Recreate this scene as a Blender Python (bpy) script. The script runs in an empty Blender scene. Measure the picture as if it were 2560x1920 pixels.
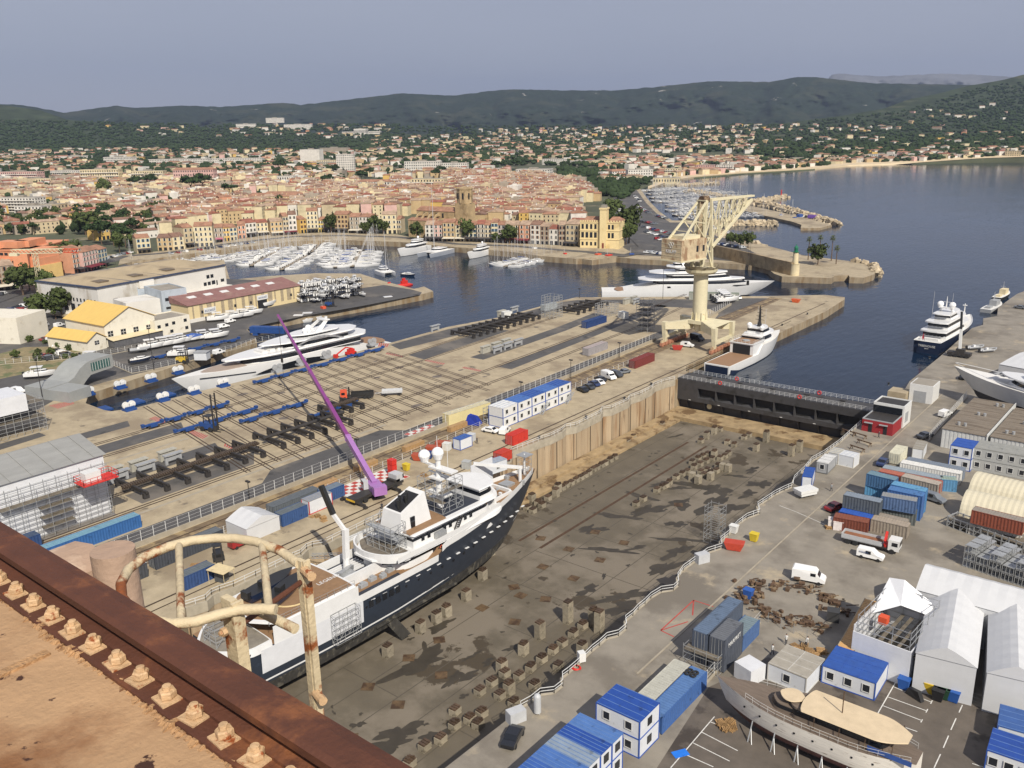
import bpy,math,random
import numpy as np
from mathutils import Vector,Matrix
rnd=random.Random(11)
scn=bpy.context.scene
COL=scn.collection
PI=math.pi
FOC=2206.0;CAMH=75.0;AZ=math.radians(39.08)
_d=Vector((145.0,7540.0,FOC)).normalized();_up=-_d
_fw=(Vector((0,0,1))-_up*_up.z).normalized()
_rt=_fw.cross(_up)
if _rt.x<0:_rt=-_rt
CA,SA=math.cos(AZ),math.sin(AZ)
def ray(px,py):
 r=Vector((px-1280.0,py-960.0,FOC))
 a,b,c=r.dot(_rt),r.dot(_fw),r.dot(_up)
 return(a*CA-b*SA,a*SA+b*CA,c)
def P(px,py,z=0.0):
 x,y,w=ray(px,py);t=(z-CAMH)/w
 return Vector((x*t,y*t,z))
def PD(px,py,dist):
 x,y,w=ray(px,py);h=math.hypot(x,y)
 return Vector((x/h*dist,y/h*dist,CAMH+w/h*dist))
def PX(px,py,X):
 x,y,w=ray(px,py);t=X/x
 return Vector((X,y*t,CAMH+w*t))
def PY(px,py,Y):
 x,y,w=ray(px,py);t=Y/y
 return Vector((x*t,Y,CAMH+w*t))
class M:
 def __init__(s):s.v=[];s.f=[];s.m=[];s.T=None
 def _a(s,vs,fs,mi=0):
  o=len(s.v)
  if s.T is not None:vs=[tuple(s.T@Vector(p))for p in vs]
  s.v.extend([tuple(p)for p in vs]);s.f.extend([tuple(i+o for i in q)for q in fs])
  s.m.extend([mi]*len(fs)if isinstance(mi,int)else mi);return s
 def box(s,x0,y0,z0,x1,y1,z1,mi=0):
  return s._a([(x0,y0,z0),(x1,y0,z0),(x1,y1,z0),(x0,y1,z0),(x0,y0,z1),(x1,y0,z1),(x1,y1,z1),(x0,y1,z1)],[(3,2,1,0),(4,5,6,7),(0,1,5,4),(1,2,6,5),(2,3,7,6),(3,0,4,7)],mi)
 def cbox(s,cx,cy,z0,lx,ly,h,rz=0.0,mi=0):
  c,n=math.cos(rz),math.sin(rz);vs=[]
  for z in(z0,z0+h):
   for a,b in((-1,-1),(1,-1),(1,1),(-1,1)):
    u,w=a*lx/2,b*ly/2;vs.append((cx+u*c-w*n,cy+u*n+w*c,z))
  return s._a(vs,[(3,2,1,0),(4,5,6,7),(0,1,5,4),(1,2,6,5),(2,3,7,6),(3,0,4,7)],mi)
 def bar(s,p,q,w,h=None,mi=0):
  p,q=Vector(p),Vector(q);h=w if h is None else h
  d=q-p
  if d.length<1e-6:return s
  d.normalize();up=Vector((0,0,1))if abs(d.z)<.95 else Vector((0,1,0))
  a=d.cross(up).normalized()*(w/2);b=a.cross(d).normalized()*(h/2)
  vs=[p-a-b,p+a-b,p+a+b,p-a+b,q-a-b,q+a-b,q+a+b,q-a+b]
  return s._a(vs,[(3,2,1,0),(4,5,6,7),(0,1,5,4),(1,2,6,5),(2,3,7,6),(3,0,4,7)],mi)
 def tube(s,p,q,r,r2=None,n=8,mi=0,caps=True):
  p,q=Vector(p),Vector(q);r2=r if r2 is None else r2
  d=(q-p)
  if d.length<1e-6:return s
  d.normalize();up=Vector((0,0,1))if abs(d.z)<.95 else Vector((0,1,0))
  a=d.cross(up).normalized();b=a.cross(d).normalized();vs=[]
  for c,rr in((p,r),(q,r2)):
   for i in range(n):
    t=2*PI*i/n;vs.append(c+a*(rr*math.cos(t))+b*(rr*math.sin(t)))
  fs=[(i,n+i,n+(i+1)%n,(i+1)%n)for i in range(n)]
  if caps:fs+=[tuple(range(n)),tuple(range(2*n-1,n-1,-1))]
  return s._a(vs,fs,mi)
 def path(s,pts,r,n=8,mi=0,closed=False):
  pts=[Vector(p)for p in pts];N=len(pts);rings=[];ref=None
  for i in range(N):
   if closed:d=pts[(i+1)%N]-pts[i-1]
   else:d=pts[min(i+1,N-1)]-pts[max(i-1,0)]
   d.normalize()
   if ref is None:
    up=Vector((0,0,1))if abs(d.z)<.9 else Vector((0,1,0));ref=d.cross(up).normalized()
   a=(ref-d*ref.dot(d)).normalized();ref=a;b=a.cross(d)
   rr=r[i]if isinstance(r,(list,tuple))else r
   rings.append([pts[i]+a*(rr*math.cos(2*PI*k/n))+b*(rr*math.sin(2*PI*k/n))for k in range(n)])
  return s.loft(rings,mi,caps=not closed,loop=closed)
 def loft(s,rings,mi=0,caps=True,loop=False,openring=False):
  n=len(rings[0]);vs=[p for r in rings for p in r];fs=[]
  K=len(rings);kk=K if loop else K-1;nn=n-1 if openring else n
  for j in range(kk):
   a=j*n;b=((j+1)%K)*n
   for i in range(nn):fs.append((a+i,b+i,b+(i+1)%n,a+(i+1)%n))
  if caps and not loop:fs+=[tuple(range(n)),tuple(range(K*n-1,(K-1)*n-1,-1))]
  return s._a(vs,fs,mi)
 def prism(s,poly,z0,z1,mt=0,ms=None):
  ms=mt if ms is None else ms;n=len(poly)
  A=sum(poly[i][0]*poly[(i+1)%n][1]-poly[(i+1)%n][0]*poly[i][1]for i in range(n))
  if A<0:poly=poly[::-1]
  vs=[(p[0],p[1],z0)for p in poly]+[(p[0],p[1],z1)for p in poly]
  fs=[tuple(range(n,2*n))]+[(i,(i+1)%n,n+(i+1)%n,n+i)for i in range(n)]
  return s._a(vs,fs,[mt]+[ms]*n)
 def face(s,pts,mi=0):return s._a(pts,[tuple(range(len(pts)))],mi)
 def sphere(s,c,r,nu=10,nv=6,mi=0,sz=1.0,half=False):
  rings=[];v0=0.0 if half else-PI/2
  for j in range(nv+1):
   t=v0+(PI/2-v0)*j/nv
   rr=max(r*math.cos(t),r*.02)
   rings.append([(c[0]+rr*math.cos(2*PI*i/nu),c[1]+rr*math.sin(2*PI*i/nu),c[2]+r*sz*math.sin(t))for i in range(nu)])
  return s.loft([q[::-1]for q in rings],mi)
 def lathe(s,prof,c=(0,0,0),n=16,mi=0):
  rings=[[(c[0]+r*math.cos(-2*PI*i/n),c[1]+r*math.sin(-2*PI*i/n),c[2]+z)for i in range(n)]for r,z in prof]
  return s.loft(rings,mi)
 def cyl(s,cx,cy,z0,z1,r,r2=None,n=16,mi=0):return s.tube((cx,cy,z0),(cx,cy,z1),r,r2,n,mi)
 def rail(s,pts,h=1.05,step=2.0,r=.04,rows=(1.0,.5),mi=0):
  """guard rail along ground points"""
  pts=[Vector(p)for p in pts]
  for a,b in zip(pts,pts[1:]):
   L=(b-a).length;k=max(1,round(L/step))
   for i in range(k+1):
    p=a.lerp(b,i/k);s.bar(p,p+Vector((0,0,h)),r*1.6,mi=mi)
   for q in rows:s.bar(a+Vector((0,0,h*q)),b+Vector((0,0,h*q)),r*1.5,mi=mi)
  return s
 def mesh(s,name,mats,smooth=False):
  me=bpy.data.meshes.new(name);me.from_pydata(s.v,[],s.f)
  if not isinstance(mats,(list,tuple)):mats=[mats]
  for m in mats:me.materials.append(m)
  if len(mats)>1:me.polygons.foreach_set('material_index',s.m)
  if smooth:me.polygons.foreach_set('use_smooth',[True]*len(s.f))
  me.update();return me
 def build(s,name,mats,parent=None,smooth=False,loc=None,rz=None,**k):
  o=bpy.data.objects.new(name,s.mesh(name,mats,smooth));COL.objects.link(o)
  if parent is not None:o.parent=parent
  if loc is not None:o.location=loc
  if rz is not None:o.rotation_euler[2]=rz
  tag(o,**k);return o
def tag(o,label=None,cat=None,group=None,kind=None):
 if label:o['label']=label
 if cat:o['category']=cat
 if group:o['group']=group
 if kind:o['kind']=kind
 return o
def thing(name,label,cat,loc=(0,0,0),rz=0.0,group=None):
 o=bpy.data.objects.new(name,None);COL.objects.link(o);o.empty_display_size=.3
 o.location=loc;o.rotation_euler[2]=rz;return tag(o,label,cat,group)
def tree_children(o):return[c for c in o.children]
def dup(src,loc=None,rz=None,label=None,group=None,scale=None):
 r=src.copy();COL.objects.link(r)
 if loc is not None:r.location=loc
 if rz is not None:r.rotation_euler[2]=rz
 if scale is not None:r.scale=(scale,)*3 if isinstance(scale,(int,float))else scale
 tag(r,label,None,group)
 def rec(a,b):
  for ch in list(KIDS.get(a.name,())):
   c=ch.copy();COL.objects.link(c);c.parent=b;rec(ch,c)
 rec(src,r);return r
KIDS={}
def reg(*roots):
 """remember the children of source things (for fast copying)"""
 bpy.context.view_layer.update()
 for o in roots:
  st=[o]
  while st:
   a=st.pop();KIDS[a.name]=list(a.children);st+=KIDS[a.name]
def struct(name,mb,mats,smooth=False):return mb.build(name,mats,smooth=smooth,kind='structure')
def smoothby(o,ang=35):
 me=o.data;me.polygons.foreach_set('use_smooth',[True]*len(me.polygons))
 me.set_sharp_from_angle(angle=math.radians(ang));return o
_mc={}
def mat(name,col,rough=.7,metal=0.0,var=.25,scale=1.0,bump=0.0,bscale=None,col2=None,fac2=(.45,.6),scale2=.3,spec=.5,coord='Object',stretch=None,rand=0.0,coat=0.0,alpha=None,col3=None,fac3=(.55,.62),scale3=1.5,stretch2=None,emit=None):
 """principled material: base colour varied by noise, optional second / third colour in soft patches, optional bump"""
 if name in _mc:return _mc[name]
 m=bpy.data.materials.new(name);m.use_nodes=True;nt=m.node_tree;N=nt.nodes;L=nt.links
 b=N['Principled BSDF'];b.inputs['Roughness'].default_value=rough;b.inputs['Metallic'].default_value=metal
 b.inputs['Specular IOR Level'].default_value=spec;b.inputs['Coat Weight'].default_value=coat
 if coord=='World':g=N.new('ShaderNodeNewGeometry');vec=g.outputs['Position']
 else:g=N.new('ShaderNodeTexCoord');vec=g.outputs['Object']
 def mapped(st):
  if not st:return vec
  mp=N.new('ShaderNodeMapping');mp.inputs['Scale'].default_value=st;L.new(vec,mp.inputs[0]);return mp.outputs[0]
 def noise(sc,st,det=5,ro=.6):
  t=N.new('ShaderNodeTexNoise');t.inputs['Scale'].default_value=sc;t.inputs['Detail'].default_value=det
  t.inputs['Roughness'].default_value=ro;L.new(mapped(st),t.inputs['Vector']);return t.outputs[0]
 def mix(a,bcol,fac):
  x=N.new('ShaderNodeMix');x.data_type='RGBA'
  if hasattr(fac,'is_linked'):L.new(fac,x.inputs[0])
  else:x.inputs[0].default_value=fac
  for k,val in((6,a),(7,bcol)):
   if hasattr(val,'is_linked'):L.new(val,x.inputs[k])
   else:x.inputs[k].default_value=(*val,1)
  return x.outputs[2]
 c=(*col,)if len(col)==3 else col[:3]
 cur=c
 if var>0:
  n1=noise(scale,stretch)
  r=N.new('ShaderNodeMapRange');r.inputs[1].default_value=.3;r.inputs[2].default_value=.7;L.new(n1,r.inputs[0])
  cur=mix(tuple(k*(1-var)for k in c),tuple(min(1,k*(1+var*.8))for k in c),r.outputs[0])
 for cc,ff,ss in((col2,fac2,scale2),(col3,fac3,scale3)):
  if cc is None:continue
  n2=noise(ss,stretch2 or stretch,7,.62)
  r=N.new('ShaderNodeMapRange');r.interpolation_type='SMOOTHSTEP';r.inputs[1].default_value=ff[0];r.inputs[2].default_value=ff[1];L.new(n2,r.inputs[0])
  cur=mix(cur,cc,r.outputs[0])
 if rand>0:
  oi=N.new('ShaderNodeObjectInfo');hs=N.new('ShaderNodeHueSaturation')
  r=N.new('ShaderNodeMapRange');r.inputs[3].default_value=1-rand;r.inputs[4].default_value=1+rand
  L.new(oi.outputs['Random'],r.inputs[0]);L.new(r.outputs[0],hs.inputs['Value'])
  if hasattr(cur,'is_linked'):L.new(cur,hs.inputs['Color'])
  else:hs.inputs['Color'].default_value=(*cur,1)
  cur=hs.outputs[0]
 if hasattr(cur,'is_linked'):L.new(cur,b.inputs['Base Color'])
 else:b.inputs['Base Color'].default_value=(*cur,1)
 if bump>0:
  t=noise(bscale or scale*4,stretch,6)
  bp=N.new('ShaderNodeBump');bp.inputs['Strength'].default_value=min(1,bump);bp.inputs['Distance'].default_value=.05*max(1,bump);L.new(t,bp.inputs['Height']);L.new(bp.outputs[0],b.inputs['Normal'])
 if emit:b.inputs['Emission Color'].default_value=(*emit,1);b.inputs['Emission Strength'].default_value=1
 _mc[name]=m;return m
def C(h):
 """sRGB hex -> linear"""
 h=h.lstrip('#');o=[]
 for i in(0,2,4):
  v=int(h[i:i+2],16)/255;o.append(v/12.92 if v<=.04045 else((v+.055)/1.055)**2.4)
 return tuple(o)
def text_mesh(s,size,name,material,parent=None,loc=(0,0,0),rot=(0,0,0),ext=.02,bold=0.0):
 cu=bpy.data.curves.new(name,'FONT');cu.body=s;cu.size=size;cu.align_x='CENTER';cu.align_y='CENTER';cu.extrude=ext;cu.offset=bold;cu.resolution_u=2
 t=bpy.data.objects.new(name+'_tmp',cu);COL.objects.link(t);bpy.context.view_layer.update()
 me=bpy.data.meshes.new_from_object(t);bpy.data.objects.remove(t);bpy.data.curves.remove(cu)
 me.materials.clear();me.materials.append(material)
 o=bpy.data.objects.new(name,me);COL.objects.link(o);o.parent=parent;o.location=loc;o.rotation_euler=rot
 return o
def dirz(p,q):return math.atan2(q[1]-p[1],q[0]-p[0])
cam=bpy.data.objects.new('camera',bpy.data.cameras.new('camera'));COL.objects.link(cam);scn.camera=cam
cam.data.sensor_width=36;cam.data.lens=FOC/2560*36;cam.data.clip_end=60000;cam.data.clip_start=.1
def w2(v):
 a,b,c=v.dot(_rt),v.dot(_fw),v.dot(_up);return Vector((a*CA-b*SA,a*SA+b*CA,c))
_X,_Y,_Z=w2(Vector((1,0,0))),w2(Vector((0,-1,0))),w2(Vector((0,0,-1)))
cam.matrix_world=Matrix(((_X.x,_Y.x,_Z.x,0),(_X.y,_Y.y,_Z.y,0),(_X.z,_Y.z,_Z.z,CAMH),(0,0,0,1)))
SUN=Vector((.64,-.37,.675)).normalized()
sl=bpy.data.lights.new('sun','SUN');sl.energy=4.8;sl.angle=math.radians(.5);sl.color=(1.0,.93,.82)
so=bpy.data.objects.new('sun',sl);COL.objects.link(so);so.rotation_euler=SUN.to_track_quat('Z','Y').to_euler()
wd=bpy.data.worlds.new('World');scn.world=wd;wd.use_nodes=True;nt=wd.node_tree
sky=nt.nodes.new('ShaderNodeTexSky');sky.sky_type='NISHITA';sky.sun_disc=False
sky.sun_elevation=math.asin(SUN.z);sky.sun_rotation=math.atan2(SUN.x,SUN.y)
sky.air_density=1.0;sky.dust_density=1.2;sky.ozone_density=1.6;sky.altitude=50
_bg=nt.nodes['Background'];_bg.inputs[1].default_value=.062
_tc=nt.nodes.new('ShaderNodeTexCoord');_mp=nt.nodes.new('ShaderNodeMapping');_mp.inputs['Scale'].default_value=(1,1,5);nt.links.new(_tc.outputs['Generated'],_mp.inputs[0])
_no=nt.nodes.new('ShaderNodeTexNoise');_no.inputs['Scale'].default_value=2.2;_no.inputs['Detail'].default_value=4;nt.links.new(_mp.outputs[0],_no.inputs[0])
_cm=nt.nodes.new('ShaderNodeMix');_cm.data_type='RGBA';nt.links.new(_no.outputs[0],_cm.inputs[0]);_cm.inputs[6].default_value=(5.2,5.5,7.0,1);_cm.inputs[7].default_value=(6.8,6.9,8.0,1)
_sm=nt.nodes.new('ShaderNodeMix');_sm.data_type='RGBA';_sm.inputs[0].default_value=.8;nt.links.new(sky.outputs[0],_sm.inputs[6]);nt.links.new(_cm.outputs[2],_sm.inputs[7]);nt.links.new(_sm.outputs[2],_bg.inputs[0])
vs_=scn.view_settings;vs_.view_transform='Standard';vs_.look='None';vs_.gamma=1;vs_.exposure=0.25
scn.cycles.use_denoising=True;scn.cycles.max_bounces=6;scn.cycles.volume_bounces=0;scn.cycles.transparent_max_bounces=6
hz=bpy.data.materials.new('haze_air');hz.use_nodes=True;_n=hz.node_tree;_n.nodes.clear()
_pv=_n.nodes.new('ShaderNodeVolumePrincipled');_pv.inputs['Density'].default_value=5.2e-5;_pv.inputs['Color'].default_value=(.44,.54,.78,1);_pv.inputs['Anisotropy'].default_value=.1
_mo=_n.nodes.new('ShaderNodeOutputMaterial');_n.links.new(_pv.outputs[0],_mo.inputs['Volume'])
h_=M();h_.box(-16500,-5500,-31,9500,21500,1250);h_.build('haze',hz,kind='stuff')
m_water=mat('sea_water',(.004,.015,.036),rough=.1,var=.35,scale=.004,coord='World',stretch=(1,2.2,1),spec=.2)
nt=m_water.node_tree;N=nt.nodes;L=nt.links;g=N.new('ShaderNodeNewGeometry')
def wn(sc,st,det,rot=0):
 mp=N.new('ShaderNodeMapping');mp.inputs['Scale'].default_value=st;mp.inputs['Rotation'].default_value=(0,0,rot);L.new(g.outputs['Position'],mp.inputs[0])
 t=N.new('ShaderNodeTexNoise');t.inputs['Scale'].default_value=sc;t.inputs['Detail'].default_value=det;L.new(mp.outputs[0],t.inputs['Vector']);return t.outputs[0]
a1,a2=wn(.42,(1,.38,1),3,.6),wn(.045,(1,.3,1),4,.75)
mm=N.new('ShaderNodeMath');mm.operation='MULTIPLY_ADD';mm.inputs[1].default_value=2.2;L.new(a2,mm.inputs[0]);L.new(a1,mm.inputs[2])
bp=N.new('ShaderNodeBump');bp.inputs['Strength'].default_value=.5;bp.inputs['Distance'].default_value=.35;L.new(mm.outputs[0],bp.inputs['Height']);L.new(bp.outputs[0],N['Principled BSDF'].inputs['Normal'])
m_conc=mat('quay_concrete',C('#a5977d'),var=.16,scale=.35,coord='World',bump=.3,bscale=6,col2=C('#8a7c66'),fac2=(.48,.62),scale2=.06,col3=C('#6d6354'),fac3=(.6,.7),scale3=.22)
m_qwall=mat('quay_wall',C('#94866f'),var=.3,scale=.25,coord='World',stretch=(1,1,.25),col2=C('#7c684c'),fac2=(.45,.65),scale2=.3,bump=.4)
m_asph=mat('asphalt',C('#504e4c'),var=.16,scale=.3,coord='World',col2=C('#6c665e'),fac2=(.5,.66),scale2=.05,col3=C('#3f3d3b'),fac3=(.58,.66),scale3=.15,bump=.2,bscale=8)
m_yard=mat('yard_concrete',C('#878074'),var=.15,scale=.25,coord='World',bump=.25,bscale=5,col2=C('#6f685d'),fac2=(.46,.62),scale2=.07,col3=C('#a3967f'),fac3=(.56,.7),scale3=.13)
m_sand=mat('pale_sand',C('#c8b594'),var=.1,scale=.05,coord='World')
m_white=mat('white_paint',(.64,.64,.62),rough=.45,var=.06,scale=1.5)
m_mark=mat('road_marking_white',(.62,.61,.57),var=.2,scale=2,coord='World')
w_=M();w_.prism([(-16000,-3600),(-160,-3600),(-160,236),(-40,236),(-40,-3600),(9000,-3600),(9000,21000),(-16000,21000)],-30,-3.0);struct('sea_water',w_,m_water)
def px(s,ox,oy,k):return[(ox+a/k,oy+b/k)for a,b in s]
K1=2212/640
RAILR=px([(75,1150),(165,1100),(245,1035),(365,1020),(440,960),(435,890),(490,850),(560,790),(690,660),(755,610),(820,550),(920,525),(990,465),(980,400),(1045,350),(1090,300),(1150,250),(1200,200),(1290,145),(1395,130),(1440,90),(1430,30)],1280,1440,K1)+px([(1480,1340),(1590,1260),(1690,1190),(1815,1150),(1800,1095),(1870,1040),(1950,950),(2030,890),(2140,850),(2120,790),(2212,730)],1280,1040,K1)+px([(60,690),(140,650),(210,620),(225,560),(310,480),(380,395),(480,340),(620,240),(740,130),(800,75)],1920,1040,K1)
RAILL=px([(1405,1140),(1320,1160),(1230,1195),(1200,1225),(1100,1275),(1020,1300),(1000,1330),(860,1395),(780,1405),(760,1440),(620,1510),(550,1545),(460,1560),(430,1590),(330,1640),(270,1659)],1280,620,K1)+px([(0,310),(-20,345),(-60,370)],1280,1040,K1)+px([(1980,470),(1870,520),(1790,535)],640,1040,K1)+px([(1240,820),(1150,835),(1075,860),(1060,895),(940,950),(800,1020),(740,1040),(580,1120),(490,1135),(440,1155),(390,1205),(330,1230)],640,1040,K1)+px([(2212,1390),(2020,1480),(1900,1520),(1830,1550),(1780,1600),(1600,1659)],0,1040,K1)
QR=[P(*q)for q in RAILR];QL=[P(*q)for q in RAILL]
FLOORZ=-10.0
slab=[P(*q)for q in[(1920,740),(2062,737),(2112,743),(2112,748),(2065,778),(1943,835)]]
slab+=[Vector((-124.5,303,0)),Vector((-128.6,296,0)),Vector((-128.6,247,0)),Vector((-126,242,0)),Vector((-123.6,240,0)),Vector((-123.6,233,0))]+QL+[Vector((-118.5,60,0)),Vector((-118.5,-60,0)),Vector((-900,-60,0)),Vector((-1100,300,0))]
slab+=[P(*q)for q in[(-300,700),(296,672),(420,655),(560,650),(575,700),(660,691),(790,683),(900,684),(960,703),(1035,722),(1060,716),(1083,728),(1057,735),(900,764),(827,776),(718,797),(650,811),(617,822)]]
slab+=[Vector((-277,190,0)),P(470,905),P(222,985),P(214,1008),P(260,1025),P(278,1028),P(341,1019),P(463,987),P(640,944),P(944,866),P(1120,817),P(1259,791),P(1401,752),P(1442,743),P(1480,743)]
m=M();m.prism([(p.x,p.y)for p in slab],-12,0,0,1);struct('shipyard_quay',m,[m_conc,m_qwall])
slabr=[Vector((-64,-60,0)),Vector((-64,60,0))]+QR+[P(*q)for q in[(2188,1025),(2210,1008),(2240,1002),(2240,982),(2264,970),(2274,953),(2348,893),(2430,820),(2458,812),(2458,796),(2493,790),(2495,770),(2525,747),(2542,735),(2560,728),(2800,640)]]+[Vector((700,700,0)),Vector((700,-60,0))]
m=M();m.prism([(p.x,p.y)for p in slabr],-12,0,0,1);struct('east_quay',m,[m_yard,m_qwall])
m_floor=mat('dock_floor_concrete',C('#5e5648'),var=.14,scale=.2,coord='World',col2=C('#746b5d'),fac2=(.45,.6),scale2=.05,bump=.25,bscale=5,col3=C('#433a2c'),fac3=(.585,.605),scale3=.055)
m=M();m.box(-126,-60,-13,-60,236,FLOORZ);struct('dock_floor',m,m_floor)
def interp(x,tab):
 if x<=tab[0][0]:return tab[0][1]
 for(a,b),(c,d)in zip(tab,tab[1:]):
  if x<=c:return b+(d-b)*(x-a)/(c-a)
 return tab[-1][1]
SIL=[(-300,250),(0,260),(60,263),(110,272),(159,282),(289,264),(341,270),(451,264),(550,267),(709,257),(753,262),(929,242),(1002,233),(1132,239),(1219,228),(1280,223),(1410,226),(1540,226),(1642,217),(1772,203),(1920,205),(1998,192),(2044,193),(2122,202),(2180,208),(2412,212),(2560,214),(2900,220)]
SILA=[(-300,250),(0,262),(100,275),(170,300),(400,318),(700,330),(1200,338),(1700,330),(1900,315),(2100,290),(2209,272),(2267,250),(2354,232),(2418,215),(2507,200),(2560,186),(2800,170)]
DK=[(-.06,6000),(-.045,4600),(-.0227,4100),(-.009,3750),(.0045,3350),(.0136,2900),(.0227,2350),(.0317,1900),(.0453,1500),(.0589,1270)]
def slope(px_,py_):
 x,y,w=ray(px_,py_);return-w/math.hypot(x,y)
def tdist(px_,py_):
 s=slope(px_,py_)
 if px_>1500:
  f_=min(1,(px_-1500)/140);a_=74.9/s if s>.0589 else interp(s,DK);b_=76.6/s if s>.044 else interp(s,[(k,v)for k,v in DK if k<.035]+[(.044,1741)])
  return a_+(b_-a_)*f_
 return 74.9/s if s>.0589 else interp(s,DK)
def T(px_,py_):return PD(px_,py_,tdist(px_,py_))
COAST=[(-400,760),(0,700),(290,668),(330,652),(400,644),(480,633),(560,623),(640,613),(740,602),(860,599),(1000,604),(1140,617),(1280,629),(1350,639),(1470,648),(1500,560),(1560,500),(1600,470),(1640,455),(1700,446),(1790,440),(1860,434),(1960,428),(2040,422),(2120,414),(2200,411),(2290,408),(2360,403),(2450,397),(2560,393),(2800,380)]
cols=[];xs=[-400+i*12 for i in range(268)]
def coast_y(x):
 ys=[b+(d-b)*(x-a)/(c-a)for(a,b),(c,d)in zip(COAST,COAST[1:])if min(a,c)<=x<=max(a,c)and a!=c]
 if not ys:return 700
 return max(ys)if x<=1800 else min(ys)
NR=130
for x in xs:
 yb=coast_y(x);yt=interp(x,SILA);cc=[]
 for j in range(NR+1):
  t=j/NR;y=yb+(yt-yb)*(1-(1-t)**1.35)
  p=T(x,y);cc.append((p.x,p.y,max(p.z,.12)if x<1600 else(p.z if j<2 else max(p.z,-1.0))))
 p0=cc[0];x0,y0=p0[0],p0[1];pe=cc[-1];L_=math.hypot(pe[0],pe[1]);e=1.06
 cols.append([(x0,y0,-8)]+cc+[(pe[0]*e,pe[1]*e,pe[2]-60)])
m_land=mat('land_ground',C('#4b4f3a'),var=.3,scale=.012,coord='World',col2=C('#857a64'),fac2=(.55,.68),scale2=.02,rough=.95)
m=M();m.loft(cols,0,caps=False,openring=True)
m.m=[1 if sum(m.v[i][2]for i in f_)>60 else 0 for f_ in m.f]
m_slope=mat('scrub_slope',(.040,.054,.030),var=.4,scale=.02,coord='World',rough=1,spec=.1,col2=(.075,.08,.05),fac2=(.55,.7),scale2=.008)
o=struct('mainland_ground',m,[m_land,m_slope],True)
def ridge(name,sil,base,x0,x1,dx,d0,d1,mt,rough,nr=46,seed=1,pw=1.0):
 from mathutils import noise
 cl=[];x=x0
 while x<=x1:
  ys=interp(x,sil)if not callable(sil)else sil(x);yb=interp(x,base);cc=[]
  for j in range(nr+1):
   t=j/nr;y=yb+(ys-yb)*t;d=d0+(d1-d0)*t**pw
   n=noise.fractal(Vector((x*.012+seed*9,t*2.2,seed)),.9,2.2,5)
   n2=noise.fractal(Vector((x*.05,t*7,seed)),.9,2.2,4)
   d*=1+rough*(n+.35*n2)*math.sin(PI*min(1,t*.95+.05))
   if j==nr:y+=1.3*n2*1.2
   p=PD(x,y,d);cc.append(tuple(p))
  pe=cc[-1];cc.append((pe[0]*1.15,pe[1]*1.15,-20));cl.append(cc);x+=dx
 m=M();m.loft(cl,0,caps=False,openring=True);return struct(name,m,mt,True)
m_hill=mat('wooded_mountain',(.022,.033,.022),var=.45,scale=.03,coord='World',rough=1,spec=.1,bump=1.0,bscale=.035,col2=(.04,.047,.03),fac2=(.5,.66),scale2=.0035,col3=(.30,.28,.25),fac3=(.665,.70),scale3=.006)
BASEB=[(-400,400),(2700,400)]
ridge('mountain_ridge',SIL,BASEB,-400,2760,9,3500,6400,m_hill,.085,nr=90,pw=.9)
m_rock=mat('limestone_massif',(.13,.135,.15),var=.3,scale=.002,coord='World',rough=1,stretch=(1,1,4))
ridge('far_massif',[(1990,222),(2070,200),(2078,186),(2100,184),(2150,188),(2200,191),(2290,187),(2350,184),(2420,186),(2480,189),(2540,193),(2640,197),(2700,215)],[(1900,260),(2800,260)],1990,2700,6,10500,11500,m_rock,.02,nr=30,seed=3)
def pslab(name,pts,z0,z1,mats,**k):
 m=M();m.prism([(p.x,p.y)for p in(P(*q)for q in pts)],z0,z1,0,1);return struct(name,m,mats)
pslab('harbour_mole',[(1380,600),(1440,646),(1480,650),(1540,643),(1600,648),(1667,651),(1700,653),(1787,657),(1880,662),(1920,671),(1935,684),(1955,691),(2080,695),(2087,689),(2122,688),(2124,693),(2160,694),(2185,686),(2190,676),(2160,660),(2120,652),(2060,645),(2000,636),(1960,625),(1900,610),(1860,604),(1830,596),(1800,588),(1780,566),(1765,562),(1760,553),(1680,551),(1650,530),(1625,505),(1600,472),(1560,455),(1400,480)],-6,0.0,[m_conc,m_qwall])
def sheet(name,pts,mt,z=.004,world=False):
 m=M();m.face([(p[0],p[1],z)for p in([P(*q)for q in pts]if not world else pts)])
 if sum(m.v[i][0]*m.v[(i+1)%len(m.v)][1]-m.v[(i+1)%len(m.v)][0]*m.v[i][1]for i in range(len(m.v)))<0:m.f=[m.f[0][::-1]]
 return struct(name,m,mt)
sheet('car_park_asphalt',[(1500,566),(1560,620),(1590,637),(1640,640),(1700,643),(1790,650),(1860,655),(1900,640),(1830,600),(1790,590),(1775,570),(1700,556),(1675,556),(1640,532),(1615,507),(1592,475),(1560,463),(1500,480)],m_asph,.004)
m_rocks=mat('breakwater_rock',C('#b3a48a'),var=.4,scale=.25,coord='World',bump=.6,bscale=.6)
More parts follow.
